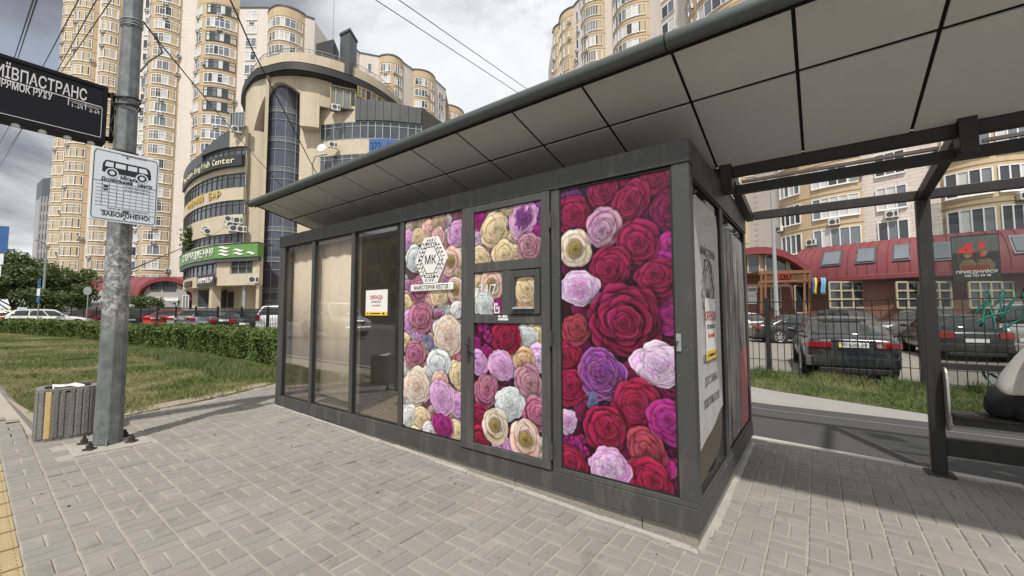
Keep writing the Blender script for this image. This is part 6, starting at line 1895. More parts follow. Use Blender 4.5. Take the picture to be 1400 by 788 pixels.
# ------------------------------------------------------------ buildings
VIS = {}
def seg_pts(p0, p1, bulge, n):
    """plan points from p0 to p1 bowed towards the photographer's side by bulge metres"""
    a, b = Vector(p0), Vector(p1); d = (b-a); L_ = d.length; nrm = Vector((d.y, -d.x)).normalized()
    if nrm.dot(-a) < 0: nrm = -nrm
    out = []
    for i in range(n+1):
        u = i/n; k = math.sin(math.pi*u)**.75 if bulge else 0
        out.append(a+d*u+nrm*bulge*k)
    return out
def plan_at(P, u):
    s = u*(len(P)-1); i = min(len(P)-2, int(s)); f = s-i
    return P[i].lerp(P[i+1], f)
def nrm_out(P, u):
    a = plan_at(P, max(0, u-.02)); b = plan_at(P, min(1, u+.02)); d = (b-a).normalized(); n = Vector((d.y, -d.x))
    return n if n.dot(-plan_at(P, u)) > 0 else -n
def window_mesh(P, u0, u1, panes, h, seed, fw_=.11, glass=None, fm=None, bar=None, light=.45):
    g = random.Random(seed); mb = MB()
    us = [u0+(u1-u0)*i/panes for i in range(panes+1)]
    out = []
    for u in us:
        q = plan_at(P, u); n = nrm_out(P, u); out.append((q, n))
    def at_(i, o, z): q, n = out[i]; return (q.x+n.x*o, q.y+n.y*o, z)
    for i in range(panes):
        mi = 1 if g.random() > light else (2 if g.random() < .6 else 3)
        mb.add([at_(i, .03, 0), at_(i+1, .03, 0), at_(i+1, .03, h), at_(i, .03, h)], [(0, 1, 2, 3)], mi)
        for z0, z1 in ((0, fw_), (h-fw_, h)) + (((h*.68-fw_*.4, h*.68+fw_*.4),) if bar and g.random() < .5 else ()):
            P4 = [at_(i, .03, z0), at_(i+1, .03, z0), at_(i+1, .09, z0), at_(i, .09, z0)]
            mb.hexa([*P4, *[(x, y, z1) for x, y, z in P4]], 0)
    for i in range(panes+1):
        q, n = out[i]; t = Vector((-n.y, n.x)); hw = fw_*.55
        c = [(q+n*.02-t*hw), (q+n*.02+t*hw), (q+n*.11+t*hw), (q+n*.11-t*hw)]
        mb.hexa([(p.x, p.y, 0) for p in c]+[(p.x, p.y, h) for p in c], 0)
    # sill and side returns
    for i in range(panes):
        P4 = [at_(i, .0, -.07), at_(i+1, .0, -.07), at_(i+1, .17, -.07), at_(i, .17, -.07)]
        mb.hexa([*P4, *[(x, y, -.01) for x, y, z in P4]], 0)
    me_o = mb.build('window', [fm or M_whiteframe, glass or M_winglass, M_curtain, M_winglass2])
    me = me_o.data; bpy.data.objects.remove(me_o)
    return me
AC_ME = None
def ac_mesh():
    mb = MB(); mb.box(-.42, .42, -.30, 0, 0, .60, 0)
    mb.tube([(-.10, -.305, .30), (-.10, -.312, .30)], .23, 12, 1); mb.box(.20, .38, -.306, -.301, .1, .5, 1)
    mb.box(-.36, -.31, -.26, .12, -.08, -.01, 1); mb.box(.31, .36, -.26, .12, -.08, -.01, 1)
    o = mb.build('air_conditioner', [M_acwhite, M_acdark]); me = o.data; bpy.data.objects.remove(o); return me
AC_ME = ac_mesh()
def ap_size(p):
    """apparent size weight, and whether the point falls inside the picture and is not hidden behind the nearer masses"""
    v = np.array(p)-EYE; d = float(v @ fw)
    if d < 1: return 0, (0, 0)
    px = 700+F_PX*float(v @ cr)/d; py = 394-F_PX*float(v @ cu)/d
    return 1/d, (px, py)
def hidden(px, py):
    if px < -15 or px > 1415 or py < -15 or py > 800: return True
    if 255 < px < 345 and py > 215: return True
    if 335 < px < 500 and py > 95: return True
    if 118 < px < 220 and 215 < py < 310: return True
    if 165 < px < 205 and py < 215: return True
    if px < 165 and 75+px*.31 < py < 172+px*.2: return True
    # canopy
    if 345 < px < 1130 and py > 277-(px-345)*.353 + 4 and px < 1000: return True
    if px >= 1000 and py < 232-(px-980)*.18: return True
    if px > 1000 and py > 420: return True
    return False

def apartment(name, label, segs, z0, floors, fl, ztop, zbase=0, ac_p=.5, seed=1, roof_d=14, group=None, cap=.0, fwid=.11, fbar=True):
    c0 = W(*segs[len(segs)//2]['a'])
    root = thing(name, label, 'apartment block', (c0.x, c0.y, 0), 0, group)
    g = random.Random(seed)
    items = []
    outline = []
    for si2, s in enumerate(segs):
        P = seg_pts(W(*s['a']), W(*s['b']), s.get('bulge', 0), 14 if s.get('bulge') else 4)
        top = s.get('top', ztop)
        w_ = MB(); n = len(P)
        w_.add([(p.x, p.y, zbase) for p in P]+[(p.x, p.y, top) for p in P], [(i, i+1, n+i+1, n+i) for i in range(n-1)], 0, bool(s.get('bulge')))
        # parapet coping, 12 cm proud
        for i in range(n-1):
            na, nb = nrm_out(P, i/(n-1)), nrm_out(P, (i+1)/(n-1))
            a, b = P[i], P[i+1]; a2, b2 = a+na*.14, b+nb*.14; a3, b3 = a-na*.3, b-nb*.3
            w_.hexa([(q.x, q.y, top-.25) for q in (a3, b3, b2, a2)]+[(q.x, q.y, top+.05) for q in (a3, b3, b2, a2)], 1)
        # slab line at every floor on the rounded bays
        if s.get('bulge'):
            for k in range(floors+1):
                zf = z0+k*fl-.03
                if zf > top-1: break
                for i in range(n-1):
                    na, nb = nrm_out(P, i/(n-1)), nrm_out(P, (i+1)/(n-1)); a, b = P[i], P[i+1]; a2, b2 = a+na*.05, b+nb*.05
                    w_.hexa([(q.x, q.y, zf) for q in (a, b, b2, a2)]+[(q.x, q.y, zf+.10) for q in (a, b, b2, a2)], 0)
        o = w_.build('wall' if s['m'] is M_pink else 'bay_wall', [s['m'], M_clad], root)
        outline += P if not outline else P[1:]
        for wi, (u0, u1, panes, kind) in enumerate(s.get('win', ())):
            h = s.get('wh', 2.0)
            dark = dark_glass
            meshes = [window_mesh(P, u0, u1, panes, h, seed*100+si2*10+wi+v*1000, bar=fbar, fw_=fwid, light=.45+.15*(v % 3), fm=(M_acdark if v == 5 and g.random() < .12 else None)) for v in range(6)]
            uc = (u0+u1)/2; pc = plan_at(P, uc); nc = nrm_out(P, uc)
            for k in range(floors):
                zz = z0+k*fl+.68
                if zz+h > s.get('wtop', top-.5): break
                me = meshes[g.randrange(6)]
                items.append((me, 'window', Vector((0, 0, zz)), 0.0, (pc.x, pc.y, zz+h/2), (u1-u0)))
                if g.random() < ac_p:
                    ua = g.choice([u0-.02, u1+.02, uc, uc]); ua = max(.03, min(.97, ua)); q = plan_at(P, ua); nn = nrm_out(P, ua)
                    rz = math.atan2(nn.x, -nn.y)
                    za = zz-.78 if ua == uc else zz+g.choice([-.4, .1, .6])
                    items.append((AC_ME, 'air_conditioner', Vector((q.x+nn.x*.12, q.y+nn.y*.12, za)), rz, (q.x, q.y, za), .1))
    # back and roof
    a, b = outline[0], outline[-1]; back = Vector((FH[0], FH[1]))*roof_d; rt_z = min(s.get('top', ztop) for s in segs)-.6
    bk = MB(); bk.poly([(p.x, p.y, rt_z) for p in outline]+[(b.x+back.x, b.y+back.y, rt_z), (a.x+back.x, a.y+back.y, rt_z)])
    for p, q in ((b, b+back), (b+back, a+back), (a+back, a)):
        bk.quad((p.x, p.y, zbase), (q.x, q.y, zbase), (q.x, q.y, rt_z), (p.x, p.y, rt_z))
    bk.build('rear_walls', M_pink, root)
    # the hundred largest of a kind as parts, the rest as one
    off = OFF[root.name]
    for kind in ('window', 'air_conditioner'):
        L_ = [it for it in items if it[1] == kind]
        def key(it):
            s_, (px, py) = ap_size(it[4]); return (0 if hidden(px, py) else 1, s_*it[5])
        L_.sort(key=key, reverse=True)
        for it in L_[:100]:
            o = bpy.data.objects.new(kind, it[0]); COL.objects.link(o); o.parent = root
            o.location = it[2]-off; o.rotation_euler = (0, 0, it[3])
            OFF[o.name] = off
        if len(L_) > 100:
            bm = bmesh.new()
            for it in L_[100:]:
                tm = it[0].copy(); tm.transform(Matrix.Translation(it[2]-off) @ Matrix.Rotation(it[3], 4, 'Z')); bm.from_mesh(tm); bpy.data.meshes.remove(tm)
            me = bpy.data.meshes.new('more_'+kind+'s'); bm.to_mesh(me); bm.free()
            for m in L_[0][0].materials: me.materials.append(m)
            o = bpy.data.objects.new('more_'+kind+'s', me); COL.objects.link(o); o.parent = root; o['kind'] = 'stuff'
            o['label'] = 'the smaller and mostly hidden %ss of the block' % kind.replace('_', ' ')
    return root, outline
def B(a, b, d0, d1, m, bulge=0, win=(), **k):
    return dict(a=(a, d0), b=(b, d1), m=m, bulge=bulge, win=win, **k)
OC, PK = M_ochre, M_pink
# left complex
apartment('apartment_tower', 'tall ochre and pale apartment tower with rounded bays of white windows on the left', [
    B(60, 80, 88, 86.5, OC, 1.1, [(.12, .88, 3, 0)]),
    B(80, 110, 86.5, 85, OC, 2.0, [(.08, .92, 5, 0)]),
    B(110, 118, 85, 85, PK),
    B(118, 147, 85, 84.5, OC, 2.0, [(.08, .90, 5, 0)]),
    B(147, 183, 84.5, 84.5, PK, 0, [(.80, .97, 1, 0), (.10, .26, 1, 0)]),
    B(183, 229, 84.5, 84.2, OC, 2.2, [(.04, .32, 3, 0), (.46, .96, 4, 0)]),
    B(229, 250, 84.2, 84, PK),
    B(250, 311, 84, 84, OC, 2.2, [(.03, .29, 3, 0), (.42, .97, 6, 0)], top=71, wtop=66.8),
    B(311, 352, 84, 84, PK, 0, [(.25, .62, 2, 0)], top=67.5),
    B(352, 405, 84, 84.5, OC, 2.6, [(.04, .96, 8, 0)], top=66.2),
    B(405, 419, 84.5, 85.5, PK, top=66.0),
    ], 6.9, 24, 3.0, 76, 0, .6, 3)
# middle complex behind the office
apartment('apartment_block', 'distant ochre and pale apartment block with wavy roofline behind the domed office', [
    B(470, 484, 94, 97, PK), B(484, 512, 97, 98.5, PK, 0, [(.42, .62, 1, 0)]),
    B(512, 546, 98.5, 101, OC, 2.0, [(.06, .42, 4, 0), (.62, .92, 3, 0)]),
    B(546, 560, 101, 104, PK),
    B(560, 592, 104, 109, OC, 2.0, [(.06, .46, 4, 0), (.66, .94, 2, 0)]),
    B(592, 607, 109, 114, PK, 0, [(.3, .75, 2, 0)]),
    B(607, 632, 122, 130, OC, 2.2, [(.05, .75, 5, 0)]),
    B(632, 640, 130, 136, PK),
    ], 6.9, 19, 3.0, 66, 0, .4, 7, 16)
# right complex
rightroot, rout_ = apartment('apartment_block', 'large ochre and pale apartment block above the red shop roof on the right', [
    B(760, 770, 90, 87, OC, .6, [(.2, .8, 2, 0)]),
    B(770, 789, 87, 82, OC, 1.2, [(.15, .85, 3, 0)]),
    B(789, 800, 82, 79.5, PK, 0, [(.35, .65, 1, 0)]),
    B(800, 834, 79.5, 75, OC, 2.0, [(.06, .94, 6, 0)]),
    B(834, 846, 75, 73.5, PK),
    B(846, 898, 73.5, 67, OC, 2.4, [(.05, .95, 8, 0)]),
    B(898, 951, 67, 60, PK, 0, [(.36, .70, 2, 0)]),
    B(951, 1028, 60, 48, OC, 2.2, [(.05, .42, 4, 0), (.55, .95, 4, 0)]),
    B(1028, 1072, 48, 43, PK, 0, []),
    B(1072, 1188, 43, 36.5, OC, .9, [(.03, .34, 4, 0), (.50, .97, 5, 0)]),
    B(1188, 1297, 36.5, 32.5, PK, 0, [(.20, .60, 3, 0)]),
    B(1297, 1440, 32.5, 29.5, OC, 1.2, [(.05, .48, 4, 0), (.54, .96, 4, 0)]),
    B(1440, 1530, 29.5, 28, PK, 0, [(.3, .7, 3, 0)]),
    B(1530, 1700, 28, 26, OC, 1.2, [(.1, .9, 6, 0)]),
    ], 6.75, 19, 3.02, 66, 0, .45, 12, 13, fwid=.075, fbar=False)

# far grey tower block
gt = thing('tower_block', 'distant grey gridded tower block with dark top at the left edge', 'tower block', (*W(62, 230), 0))
P = [W(38, 238), W(46, 230), W(82, 226)]
tz = 1.5+(429-240)/F_PX*230; tm_ = 1.5+(429-266)/F_PX*230
gb = MB()
pts = [W(38, 240), W(45.5, 230), W(80, 226), W(84, 250), W(45, 262)]
gb.prism([(p.x, p.y) for p in pts], 0, tm_, 0); gb.build('grey_shaft', mat('far_grey', (.30, .30, .30), .8, 0, .1, .05), gt)
MB().prism([(p.x, p.y) for p in pts], tm_+.02, tz, 0).build('dark_top', mat('far_dark_top', (.06, .075, .09), .5, 0, .15, .05), gt)
wm = MB(); a, b = pts[1], pts[2]; d = (b-a); nn = Vector((d.y, -d.x)).normalized(); nn = nn if nn.dot(-a) > 0 else -nn
for r in range(12):
    for c in range(8):
        z = 6+(tm_-9)*r/11
        u0, u1 = (c+.22)/8, (c+.80)/8
        p, q = a+d*u0+nn*.15, a+d*u1+nn*.15
        m1 = MB().hexa([(v.x, v.y, z) for v in (p-nn*.2, q-nn*.2, q, p)]+[(v.x, v.y, z+3.2) for v in (p-nn*.2, q-nn*.2, q, p)])
        recalc(m1.build('window', M_winglass2, gt))
fins = MB()
for c in range(9):
    p = a+d*(c/8)+nn*.3; fins.box(p.x-.35, p.x+.35, p.y-.35, p.y+.35, 2, tm_)
fins.build('pilasters', mat('far_pale', (.42, .41, .40), .8, 0, .1, .05), gt)

# ------------------------------------------------------------ domed office building
off_ = thing('office_building', 'beige stone office building with domed dark-eaved drum, tall glass bay and green sign band', 'office building', (*W(390, 54), 0))
def Z(py, px, d): return zat(py, px, d)
def Wt(px, py, d):
    p = at(px, py, d); return Vector((p.x, p.y))
def pl(lst, n=6, py=428.5):
    """smooth plan curve through (px, depth) points"""
    Q = [Wt(q[0], py, q[1]) for q in lst]; out = []
    for i in range(len(Q)-1):
        p0, p1, p2, p3 = Q[max(0, i-1)], Q[i], Q[i+1], Q[min(len(Q)-1, i+2)]
        for k in range(n):
            t = k/n
            out.append(.5*((2*p1)+(p2-p0)*t+(2*p0-5*p1+4*p2-p3)*t*t+(3*p1-p0-3*p2+p3)*t**3))
    out.append(Q[-1]); return out
def ribbon(mb, P, z0, z1, out0=0.0, thick=.3, mi=0, smooth=True, ret=True):
    """wall ribbon along plan curve P from z0 to z1 (numbers or functions of u), standing out0 proud, closed with thickness"""
    n = len(P); f0 = z0 if callable(z0) else (lambda u: z0); f1 = z1 if callable(z1) else (lambda u: z1)
    A = []; Bk = []
    for i in range(n):
        u = i/(n-1); nr_ = nrm_out(P, u); A.append(P[i]+nr_*out0); Bk.append(P[i]+nr_*(out0-thick))
    V = []
    for i in range(n):
        u = i/(n-1)
        V += [(A[i].x, A[i].y, f0(u)), (A[i].x, A[i].y, f1(u)), (Bk[i].x, Bk[i].y, f1(u)), (Bk[i].x, Bk[i].y, f0(u))]
    F = []
    for i in range(n-1):
        a, b = 4*i, 4*(i+1)
        F += [(a, b, b+1, a+1), (a+1, b+1, b+2, a+2), (a+3, a, b, b+3)][0:3]
        F += [(b+3, b+2, a+2, a+3)][0:0]
    F += [(0, 1, 2, 3), (4*(n-1)+3, 4*(n-1)+2, 4*(n-1)+1, 4*(n-1))]
    mb.add(V, F, mi, False)
def strip_windows(name, P, z0, z1, panes, out0=.02, glass=None, fm=None, fw2=.10, transom=None):
    """one strip of glazing with mullions = one window part"""
    mb = MB(); n = panes
    for i in range(n):
        a, b = plan_at(P, i/n), plan_at(P, (i+1)/n); na, nb = nrm_out(P, (i+.01)/n), nrm_out(P, (i+.99)/n)
        a2, b2 = a+na*out0, b+nb*out0
        mb.add([(a2.x, a2.y, z0), (b2.x, b2.y, z0), (b2.x, b2.y, z1), (a2.x, a2.y, z1)], [(0, 1, 2, 3)], 1+(1 if (i*7+panes) % 5 == 0 else 0))
        for q0, q1 in ((z0, z0+fw2), (z1-fw2, z1)) + (((transom-.04, transom+.04),) if transom else ()):
            a3, b3 = a+na*(out0+.07), b+nb*(out0+.07)
            mb.hexa([(p.x, p.y, q0) for p in (a2, b2, b3, a3)]+[(p.x, p.y, q1) for p in (a2, b2, b3, a3)], 0)
    for i in range(n+1):
        a = plan_at(P, i/n); nn_ = nrm_out(P, min(.99, max(.01, i/n))); t = Vector((-nn_.y, nn_.x))*fw2*.5
        c = [a+nn_*out0-t, a+nn_*out0+t, a+nn_*(out0+.09)+t, a+nn_*(out0+.09)-t]
        mb.hexa([(p.x, p.y, z0) for p in c]+[(p.x, p.y, z1) for p in c], 0)
    return mb.build(name, [fm or M_alu, glass or M_officeglass, M_winglass2], off_)

# -- drum
EV = pl([(331, 60), (334, 57.0), (347, 53.6), (362, 52.6), (398, 51.6), (446, 52.9), (494, 55.8), (526, 59.3), (549, 63.5), (562, 69)], 8, 95)
zE = 34.1
e_ = MB(); ribbon(e_, EV, zE-.55, zE+.40, .0, 1.6); e_.build('eave', M_eave, off_)
DR = pl([(334, 62), (337, 58.5), (350, 55.0), (364, 54.0), (398, 53.0), (446, 54.2), (492, 57.0), (524, 60.5), (546, 65), (556, 70)], 8, 85)
rp_ = MB(); ribbon(rp_, DR, zE+.56, zE+3.0, -.5, .4); rp_.build('roof_parapet', M_stone, off_)
rfp = MB(); rfp.poly([(p.x, p.y, zE-.70) for p in EV]+[(W(500, 90).x, W(500, 90).y, zE-.70), (W(360, 90).x, W(360, 90).y, zE-.70)]); rfp.poly([(p.x, p.y, zE+.5) for p in EV]+[(W(500, 90).x, W(500, 90).y, zE+.5), (W(360, 90).x, W(360, 90).y, zE+.5)])
rfp.build('roof_slab', M_eave, off_)
# railing on the parapet
rl = MB()
RP = [p-nrm_out(DR, i/(len(DR)-1))*.7 for i, p in enumerate(DR)]
rl.tube([(p.x, p.y, zE+3.75) for p in RP], .05, 5); rl.tube([(p.x, p.y, zE+3.35) for p in RP], .03, 4)
for i in range(0, len(RP), 3): rl.bar((RP[i].x, RP[i].y, zE+3.0), (RP[i].x, RP[i].y, zE+3.75), .06, .06)
rl.build('roof_railing', M_alu, off_)
# chimney
cc = W(477, 57); cq = [Wt(465, 60, 56.5), Wt(478, 60, 55.5), Wt(488, 60, 58), Wt(475, 60, 59.5)]
ztc = Z(46, 477, 56.5)
ch = MB(); ch.prism([(p.x, p.y) for p in cq], zE+.5, ztc-.35)
m_ = sum((p for p in cq), Vector((0, 0)))/4
ch.prism([((p.x-m_.x)*1.12+m_.x, (p.y-m_.y)*1.12+m_.y) for p in cq], ztc-.34, ztc); ch.build('chimney', M_clad, off_)
lo = [Wt(432, 65, 57), Wt(456, 65, 56), Wt(464, 65, 59), Wt(438, 65, 61)]
MB().prism([(p.x, p.y) for p in lo], zE+2.0, Z(60, 446, 57)).build('roof_plant', M_eave, off_)
am = at(455, 70, 58); MB().tube([(am.x, am.y, am.z), (am.x, am.y, am.z+9)], .05, 5).build('aerial', M_alu, off_)
# drum wall with arch opening: lower edge as a function of px
FRP = pl([(336, 57.0), (341, 55.4), (347, 54.3), (356, 53.6), (366, 53.2), (380, 52.9), (395, 52.8), (409.5, 52.9), (410.5, 52.95), (424, 53.2), (437, 53.6)], 6, 140)
def px_of(p):
    v = np.array((p.x, p.y, 27.5))-EYE; d = float(v @ fw); return 700+F_PX*float(v @ cr)/d
def drum_low(u):
    p = plan_at(FRP, u); x = px_of(p); d = 53
    if x < 346: return Z(188, x, d)
    if x < 409.8:
        t = (x-346)/(409.8-346)
        if t < .58: yy = 188-(188-113)*math.sin(min(1, t/.52)*math.pi/2)**.6
        else: yy = 113+(128-113)*((t-.58)/.42)**1.3
        return Z(yy, x, d)
    return Z(172, x, d)
dm = MB(); ribbon(dm, FRP, drum_low, zE-.74, 0, 1.9); dm.build('drum_wall', M_stone, off_)
dm2 = MB(); DR2 = pl([(437, 53.6), (470, 55.2), (500, 57.6), (524, 60.2), (545, 64.5)], 6, 110)
zw0, zw1 = Z(121, 470, 55), zE-.80
ribbon(dm2, DR2, zw0-3.2, zw0, 0, .4); dm2.build('drum_wall', M_stone, off_)
WP = pl([(454, 54.5), (478, 55.7), (500, 57.4), (524, 60.2), (544, 64.2)], 6, 105)
ribbon_w = MB(); ribbon(ribbon_w, pl([(437, 53.6), (445, 53.9), (454, 54.4)], 4, 105), zw0, zw1, 0, .4); ribbon_w.build('drum_wall', M_stone, off_)
strip_windows('drum_windows', WP, zw0+.1, zw1-.1, 9, -.1)
# glazed balcony in yellow wood
BP = pl([(452, 53.0), (486, 54.2)], 4, 135); bz0, bz1 = Z(147, 468, 53.5), Z(122, 468, 53.5)
strip_windows('balcony_glazing', BP, bz0, bz1, 4, 0, M_winglass, mat('yellow_wood', (.45, .32, .12), .6), .14)
for z0_, z1_ in ((bz1+.01, bz1+.2), (bz0-.25, bz0-.01)): bf2 = MB(); ribbon(bf2, BP, z0_, z1_, .28, 1.5); bf2.build('balcony_slab', M_clad, off_)
BP2 = pl([(487, 55), (505, 56.5), (525, 59)], 4, 135)
strip_windows('balcony_glazing', BP2, Z(141, 505, 56.5), Z(127, 505, 56.5), 6, .4, M_winglass, MATS['yellow_wood'], .12)
# -- glass bay
bc = W(384, 56.2); ux_ = Vector((r0[0], r0[1])); uy_ = Vector((FH[0], FH[1])); br_ = 2.75
BYP = [bc+ux_*(br_*math.cos(a))-uy_*(br_*.95*math.sin(a)) for a in [R_(176-172*i/20) for i in range(21)]]
ztb = Z(118, 384, 54); step = (Z(150, 384, 54)-Z(190, 384, 54))
zc = Z(150, 384, 54); levels = []
z = zc
while z > 4: levels.append(z); z -= step
gl = MB(); n = len(BYP)
gl.add([(p.x, p.y, 3.2) for p in BYP]+[(p.x, p.y, ztb+1.5) for p in BYP], [(i, i+1, n+i+1, n+i) for i in range(n-1)], 0, True)
gl.build('bay_glass', M_bayglass, off_)
sp2_ = MB()
for z0_, z1_ in [(z-.42, z+.10) for z in levels]+[(2.6, 3.4)]:
    sp2_ = MB(); ribbon(sp2_, BYP, z0_, z1_, .03, .05, 0); sp2_.build('bay_spandrel', M_spandrel, off_)
ml = MB()
for z in levels:
    for q in (z-.46, z+.12, z-.42-step*.28): ml.tube([(p.x, p.y, q) for p in [BYP[i]+nrm_out(BYP, i/20)*.05 for i in range(21)]], .045, 4)
for i in (0, 3, 6, 10, 13, 16, 18, 20):
    p = BYP[i]+nrm_out(BYP, i/20)*.05; ml.bar((p.x, p.y, 3), (p.x, p.y, ztb), .09 if i in (13, 16) else .05, .05)
ml.build('bay_mullions', M_alu, off_)
# plinth below the bay, stone pillars left and right
st_ = MB()
ribbon(st_, BYP, 0, 2.58, .08, .3)
LPn = pl([(333, 52.2), (345, 52.4), (357, 52.9)], 4, 330); ribbon(st_, LPn, 0, Z(186, 345, 52.6)+.6, 0, 1.2)
LRt = [W(357, 52.9), W(359, 56)]; ribbon(st_, LRt, 0, ztb+2, 0, .4)
RPn = pl([(409, 54.6), (424, 54.6), (440, 54.9)], 4, 220); ribbon(st_, RPn, 0, Z(168, 424, 54.6), 0, 1.0)
st_.build('stone_pillars', M_stone, off_)
bkd = MB(); a, b = W(345, 58.5), W(440, 58.5); bkd.quad((a.x, a.y, 0), (b.x, b.y, 0), (b.x, b.y, zE-.9), (a.x, a.y, zE-.9)); bkd.build('recess_wall', M_stone, off_)
# -- right wing
RW = pl([(437, 54.9), (486, 53.9), (530, 54.0), (576, 55.0)], 5, 190)
RW2 = pl([(576, 55.0), (612, 60), (650, 68)], 5, 160)
z_a, z_b, z_c, z_d = Z(167, 500, 54), Z(191, 500, 54), Z(211, 480, 54), Z(241, 480, 54)
rw = MB()
ribbon(rw, RW, z_c, z_b, .05, .4); ribbon(rw, RW, 0, z_d, .05, .4); ribbon(rw, pl([(437, 54.9), (486, 53.9)], 4, 170), z_a, Z(146, 460, 54), .05, .4)
rw.build('stone_bands', M_stone, off_)
ck = MB(); CK = pl([(486, 53.7), (530, 53.8), (576, 54.8)], 5, 155)
ribbon(ck, CK, z_a+.05, lambda u: Z(137+10*u, 486+90*u, 54.2), .12, .5)
ribbon(ck, RW2, z_b-8, lambda u: Z(147, 576, 55)-1.2*u, .12, .5); ck.build('dark_cladding', M_clad, off_)
cl_ = MB()
for i in range(1, 9):
    p = plan_at(CK, i/9)+nrm_out(CK, i/9)*.13; cl_.bar((p.x, p.y, z_a+.1), (p.x, p.y, Z(137+10*i/9, 486+90*i/9, 54.2)), .05, .03)
cl_.build('cladding_seams', M_eave, off_)
strip_windows('strip_windows', RW, z_b, z_a, 13, .0, None, None, .10, z_a-.65)
strip_windows('strip_windows', RW, z_d, z_c, 13, .0, None, None, .10, z_c-.65)
for k_ in range(1, 5):
    zt5 = z_c-k_*(z_a-z_c); strip_windows('strip_windows', RW, zt5-(z_c-z_d), zt5, 13, .06, None, None, .10, zt5-.65)
bl_ = MB(); BLP = pl([(505, 53.8), (530, 53.8), (556, 54.4)], 4, 200); ribbon(bl_, BLP, z_c+.05, z_b-.05, .12, .06); bl_.build('blue_banner', M_bluesign, off_)
q = plan_at(BLP, .5); dq = (BLP[-1]-BLP[0]).normalized(); nn = nrm_out(BLP, .5)
def wall_text(body, P, u0, u1, zc_, size, m, out0=.2, per_letter=True):
    L_ = []
    n = len(body)
    for i, chh in enumerate(body):
        if chh == ' ': continue
        u = u0+(u1-u0)*(i+.5)/n; p = plan_at(P, u); nr_ = nrm_out(P, u); t = Vector((-nr_.y, nr_.x))
        M = plane_matrix((p.x+nr_.x*out0, p.y+nr_.y*out0, zc_), (t.x, t.y, 0), (0, 0, 1))
        wv = (plan_at(P, u0+(u1-u0)*(i+1)/n)-plan_at(P, u0+(u1-u0)*i/n)).length
        L_.append(text_mesh('letter', chh, size, m, off_, M, .03, fit=wv*.80 if chh not in 'ilI1' else None))
    for o in L_: o.name = 'sign_letter'
    return L_
wall_text('272-40-90', BLP, .08, .92, (z_b+z_c)/2, 1.3, mat('navy_letters', (.02, .05, .16), .5), .15)
# -- left wing, bowed
LW = pl([(252, 63.5), (255, 60.5), (261, 58.0), (272, 55.5), (290, 53.3), (310, 52.0), (333, 51.4)], 6, 275)
lv = lambda py: Z(py, 330, 51.4)
W5 = (lv(213), lv(200)); W4 = (lv(256), lv(236)); W3 = (lv(293), lv(273)); W2 = (lv(332), lv(319)); W1 = (lv(375), lv(354))
lw = MB()
for z0, z1 in ((W4[1], W5[0]-.02), (W3[1], W4[0]), (W2[1], W3[0]), (W1[1], W2[0])): ribbon(lw, LW, z0, z1, .06, .5)
ribbon(lw, pl([(314, 51.8), (324, 51.5), (336, 51.4)], 4, 190), W5[1], lv(172), .06, .5)
lw.build('stone_bands', M_stone, off_)
for z0, z1, n_ in ((*W5, 17), (*W4, 17), (*W3, 17), (*W2, 17)):
    strip_windows('strip_windows', LW, z0, z1, n_, -.10, M_winglass2 if n_ == 18 else None, M_clad, .10, z0+(z1-z0)*.72)
CL = pl([(276, 54.9), (290, 53.3), (302, 52.4), (314, 51.8)], 6, 210)
cz = MB(); ribbon(cz, CL, W5[1]+.02, lambda u: W5[1]+.4+(lv(177)-W5[1]-.4)*min(1, u*1.15)**.8, .10, .4)
cz.build('dark_cladding', M_clad, off_)
CLb = pl([(252, 63.5), (255, 60.5), (261, 58.0), (272, 55.5), (277, 54.9)], 4, 235); cz = MB(); ribbon(cz, CLb, W5[0], W5[1]+.4, .08, .3); cz.build('dark_cladding', M_clad, off_)
# black sign with cream letters
BS = pl([(252, 62.6), (256, 59.6), (264, 56.6), (280, 53.6), (300, 51.9), (331, 50.9)], 6, 225)
sb = MB(); ribbon(sb, BS, lv(228), lv(213), .1, .5); sb.build('black_sign_band', M_eave, off_)
wall_text('American English Center', BS, .16, .93, lv(220.5), 1.15, M_cream, .16)
wall_text('ПИВНИЙ БАР', LW, .28, .78, (W4[0]+W3[1])/2+.1, 1.3, M_gold, .16)
# green band
GB = pl([(247, 62.5), (251, 58.6), (260, 55.6), (276, 53.0), (294, 50.8)], 6, 345)+pl([(294.2, 50.78), (325, 49.6), (353, 48.8)], 4, 345)[1:]
gz0, gz1 = Z(352, 325, 49.6), Z(334, 325, 49.6)
gb2 = MB(); ribbon(gb2, GB, gz0, gz1, .1, .9); gb2.build('green_band', M_greensign, off_)
ledge = MB(); ribbon(ledge, GB, gz0-.5, gz0-.05, .0, .5); ribbon(ledge, GB, gz1+.02, gz1+.12, .15, 2.5); ledge.build('band_ledge', M_clad, off_)
GBl = GB[:25]
wall_text('СПОРЯДЖЕННЯ', GBl, .30, .985, (gz0+gz1)/2-.05, 1.35, M_white, .18)
wv_ = MB(); GBr = GB[24:]
for row, (cols) in enumerate(((.12,), (.12, .42), (.12, .42, .70))):
    for c in cols:
        zc_ = gz1-.35-.42*row
        P_ = []
        for k in range(9):
            u = c+.24*k/8; p = plan_at(GBr, u)+nrm_out(GBr, u)*.17; P_.append((p, zc_+.10*math.sin(k/8*6.28)))
        for k in range(8):
            (a, za), (b, zb2) = P_[k], P_[k+1]
            ta, tb2 = .26*math.sin(math.pi*k/8)+.03, .26*math.sin(math.pi*(k+1)/8)+.03
            wv_.add([(a.x, a.y, za-ta/2), (b.x, b.y, zb2-tb2/2), (b.x, b.y, zb2+tb2/2), (a.x, a.y, za+ta/2)], [(0, 1, 2, 3)])
wv_.build('wave_emblem', M_white, off_)
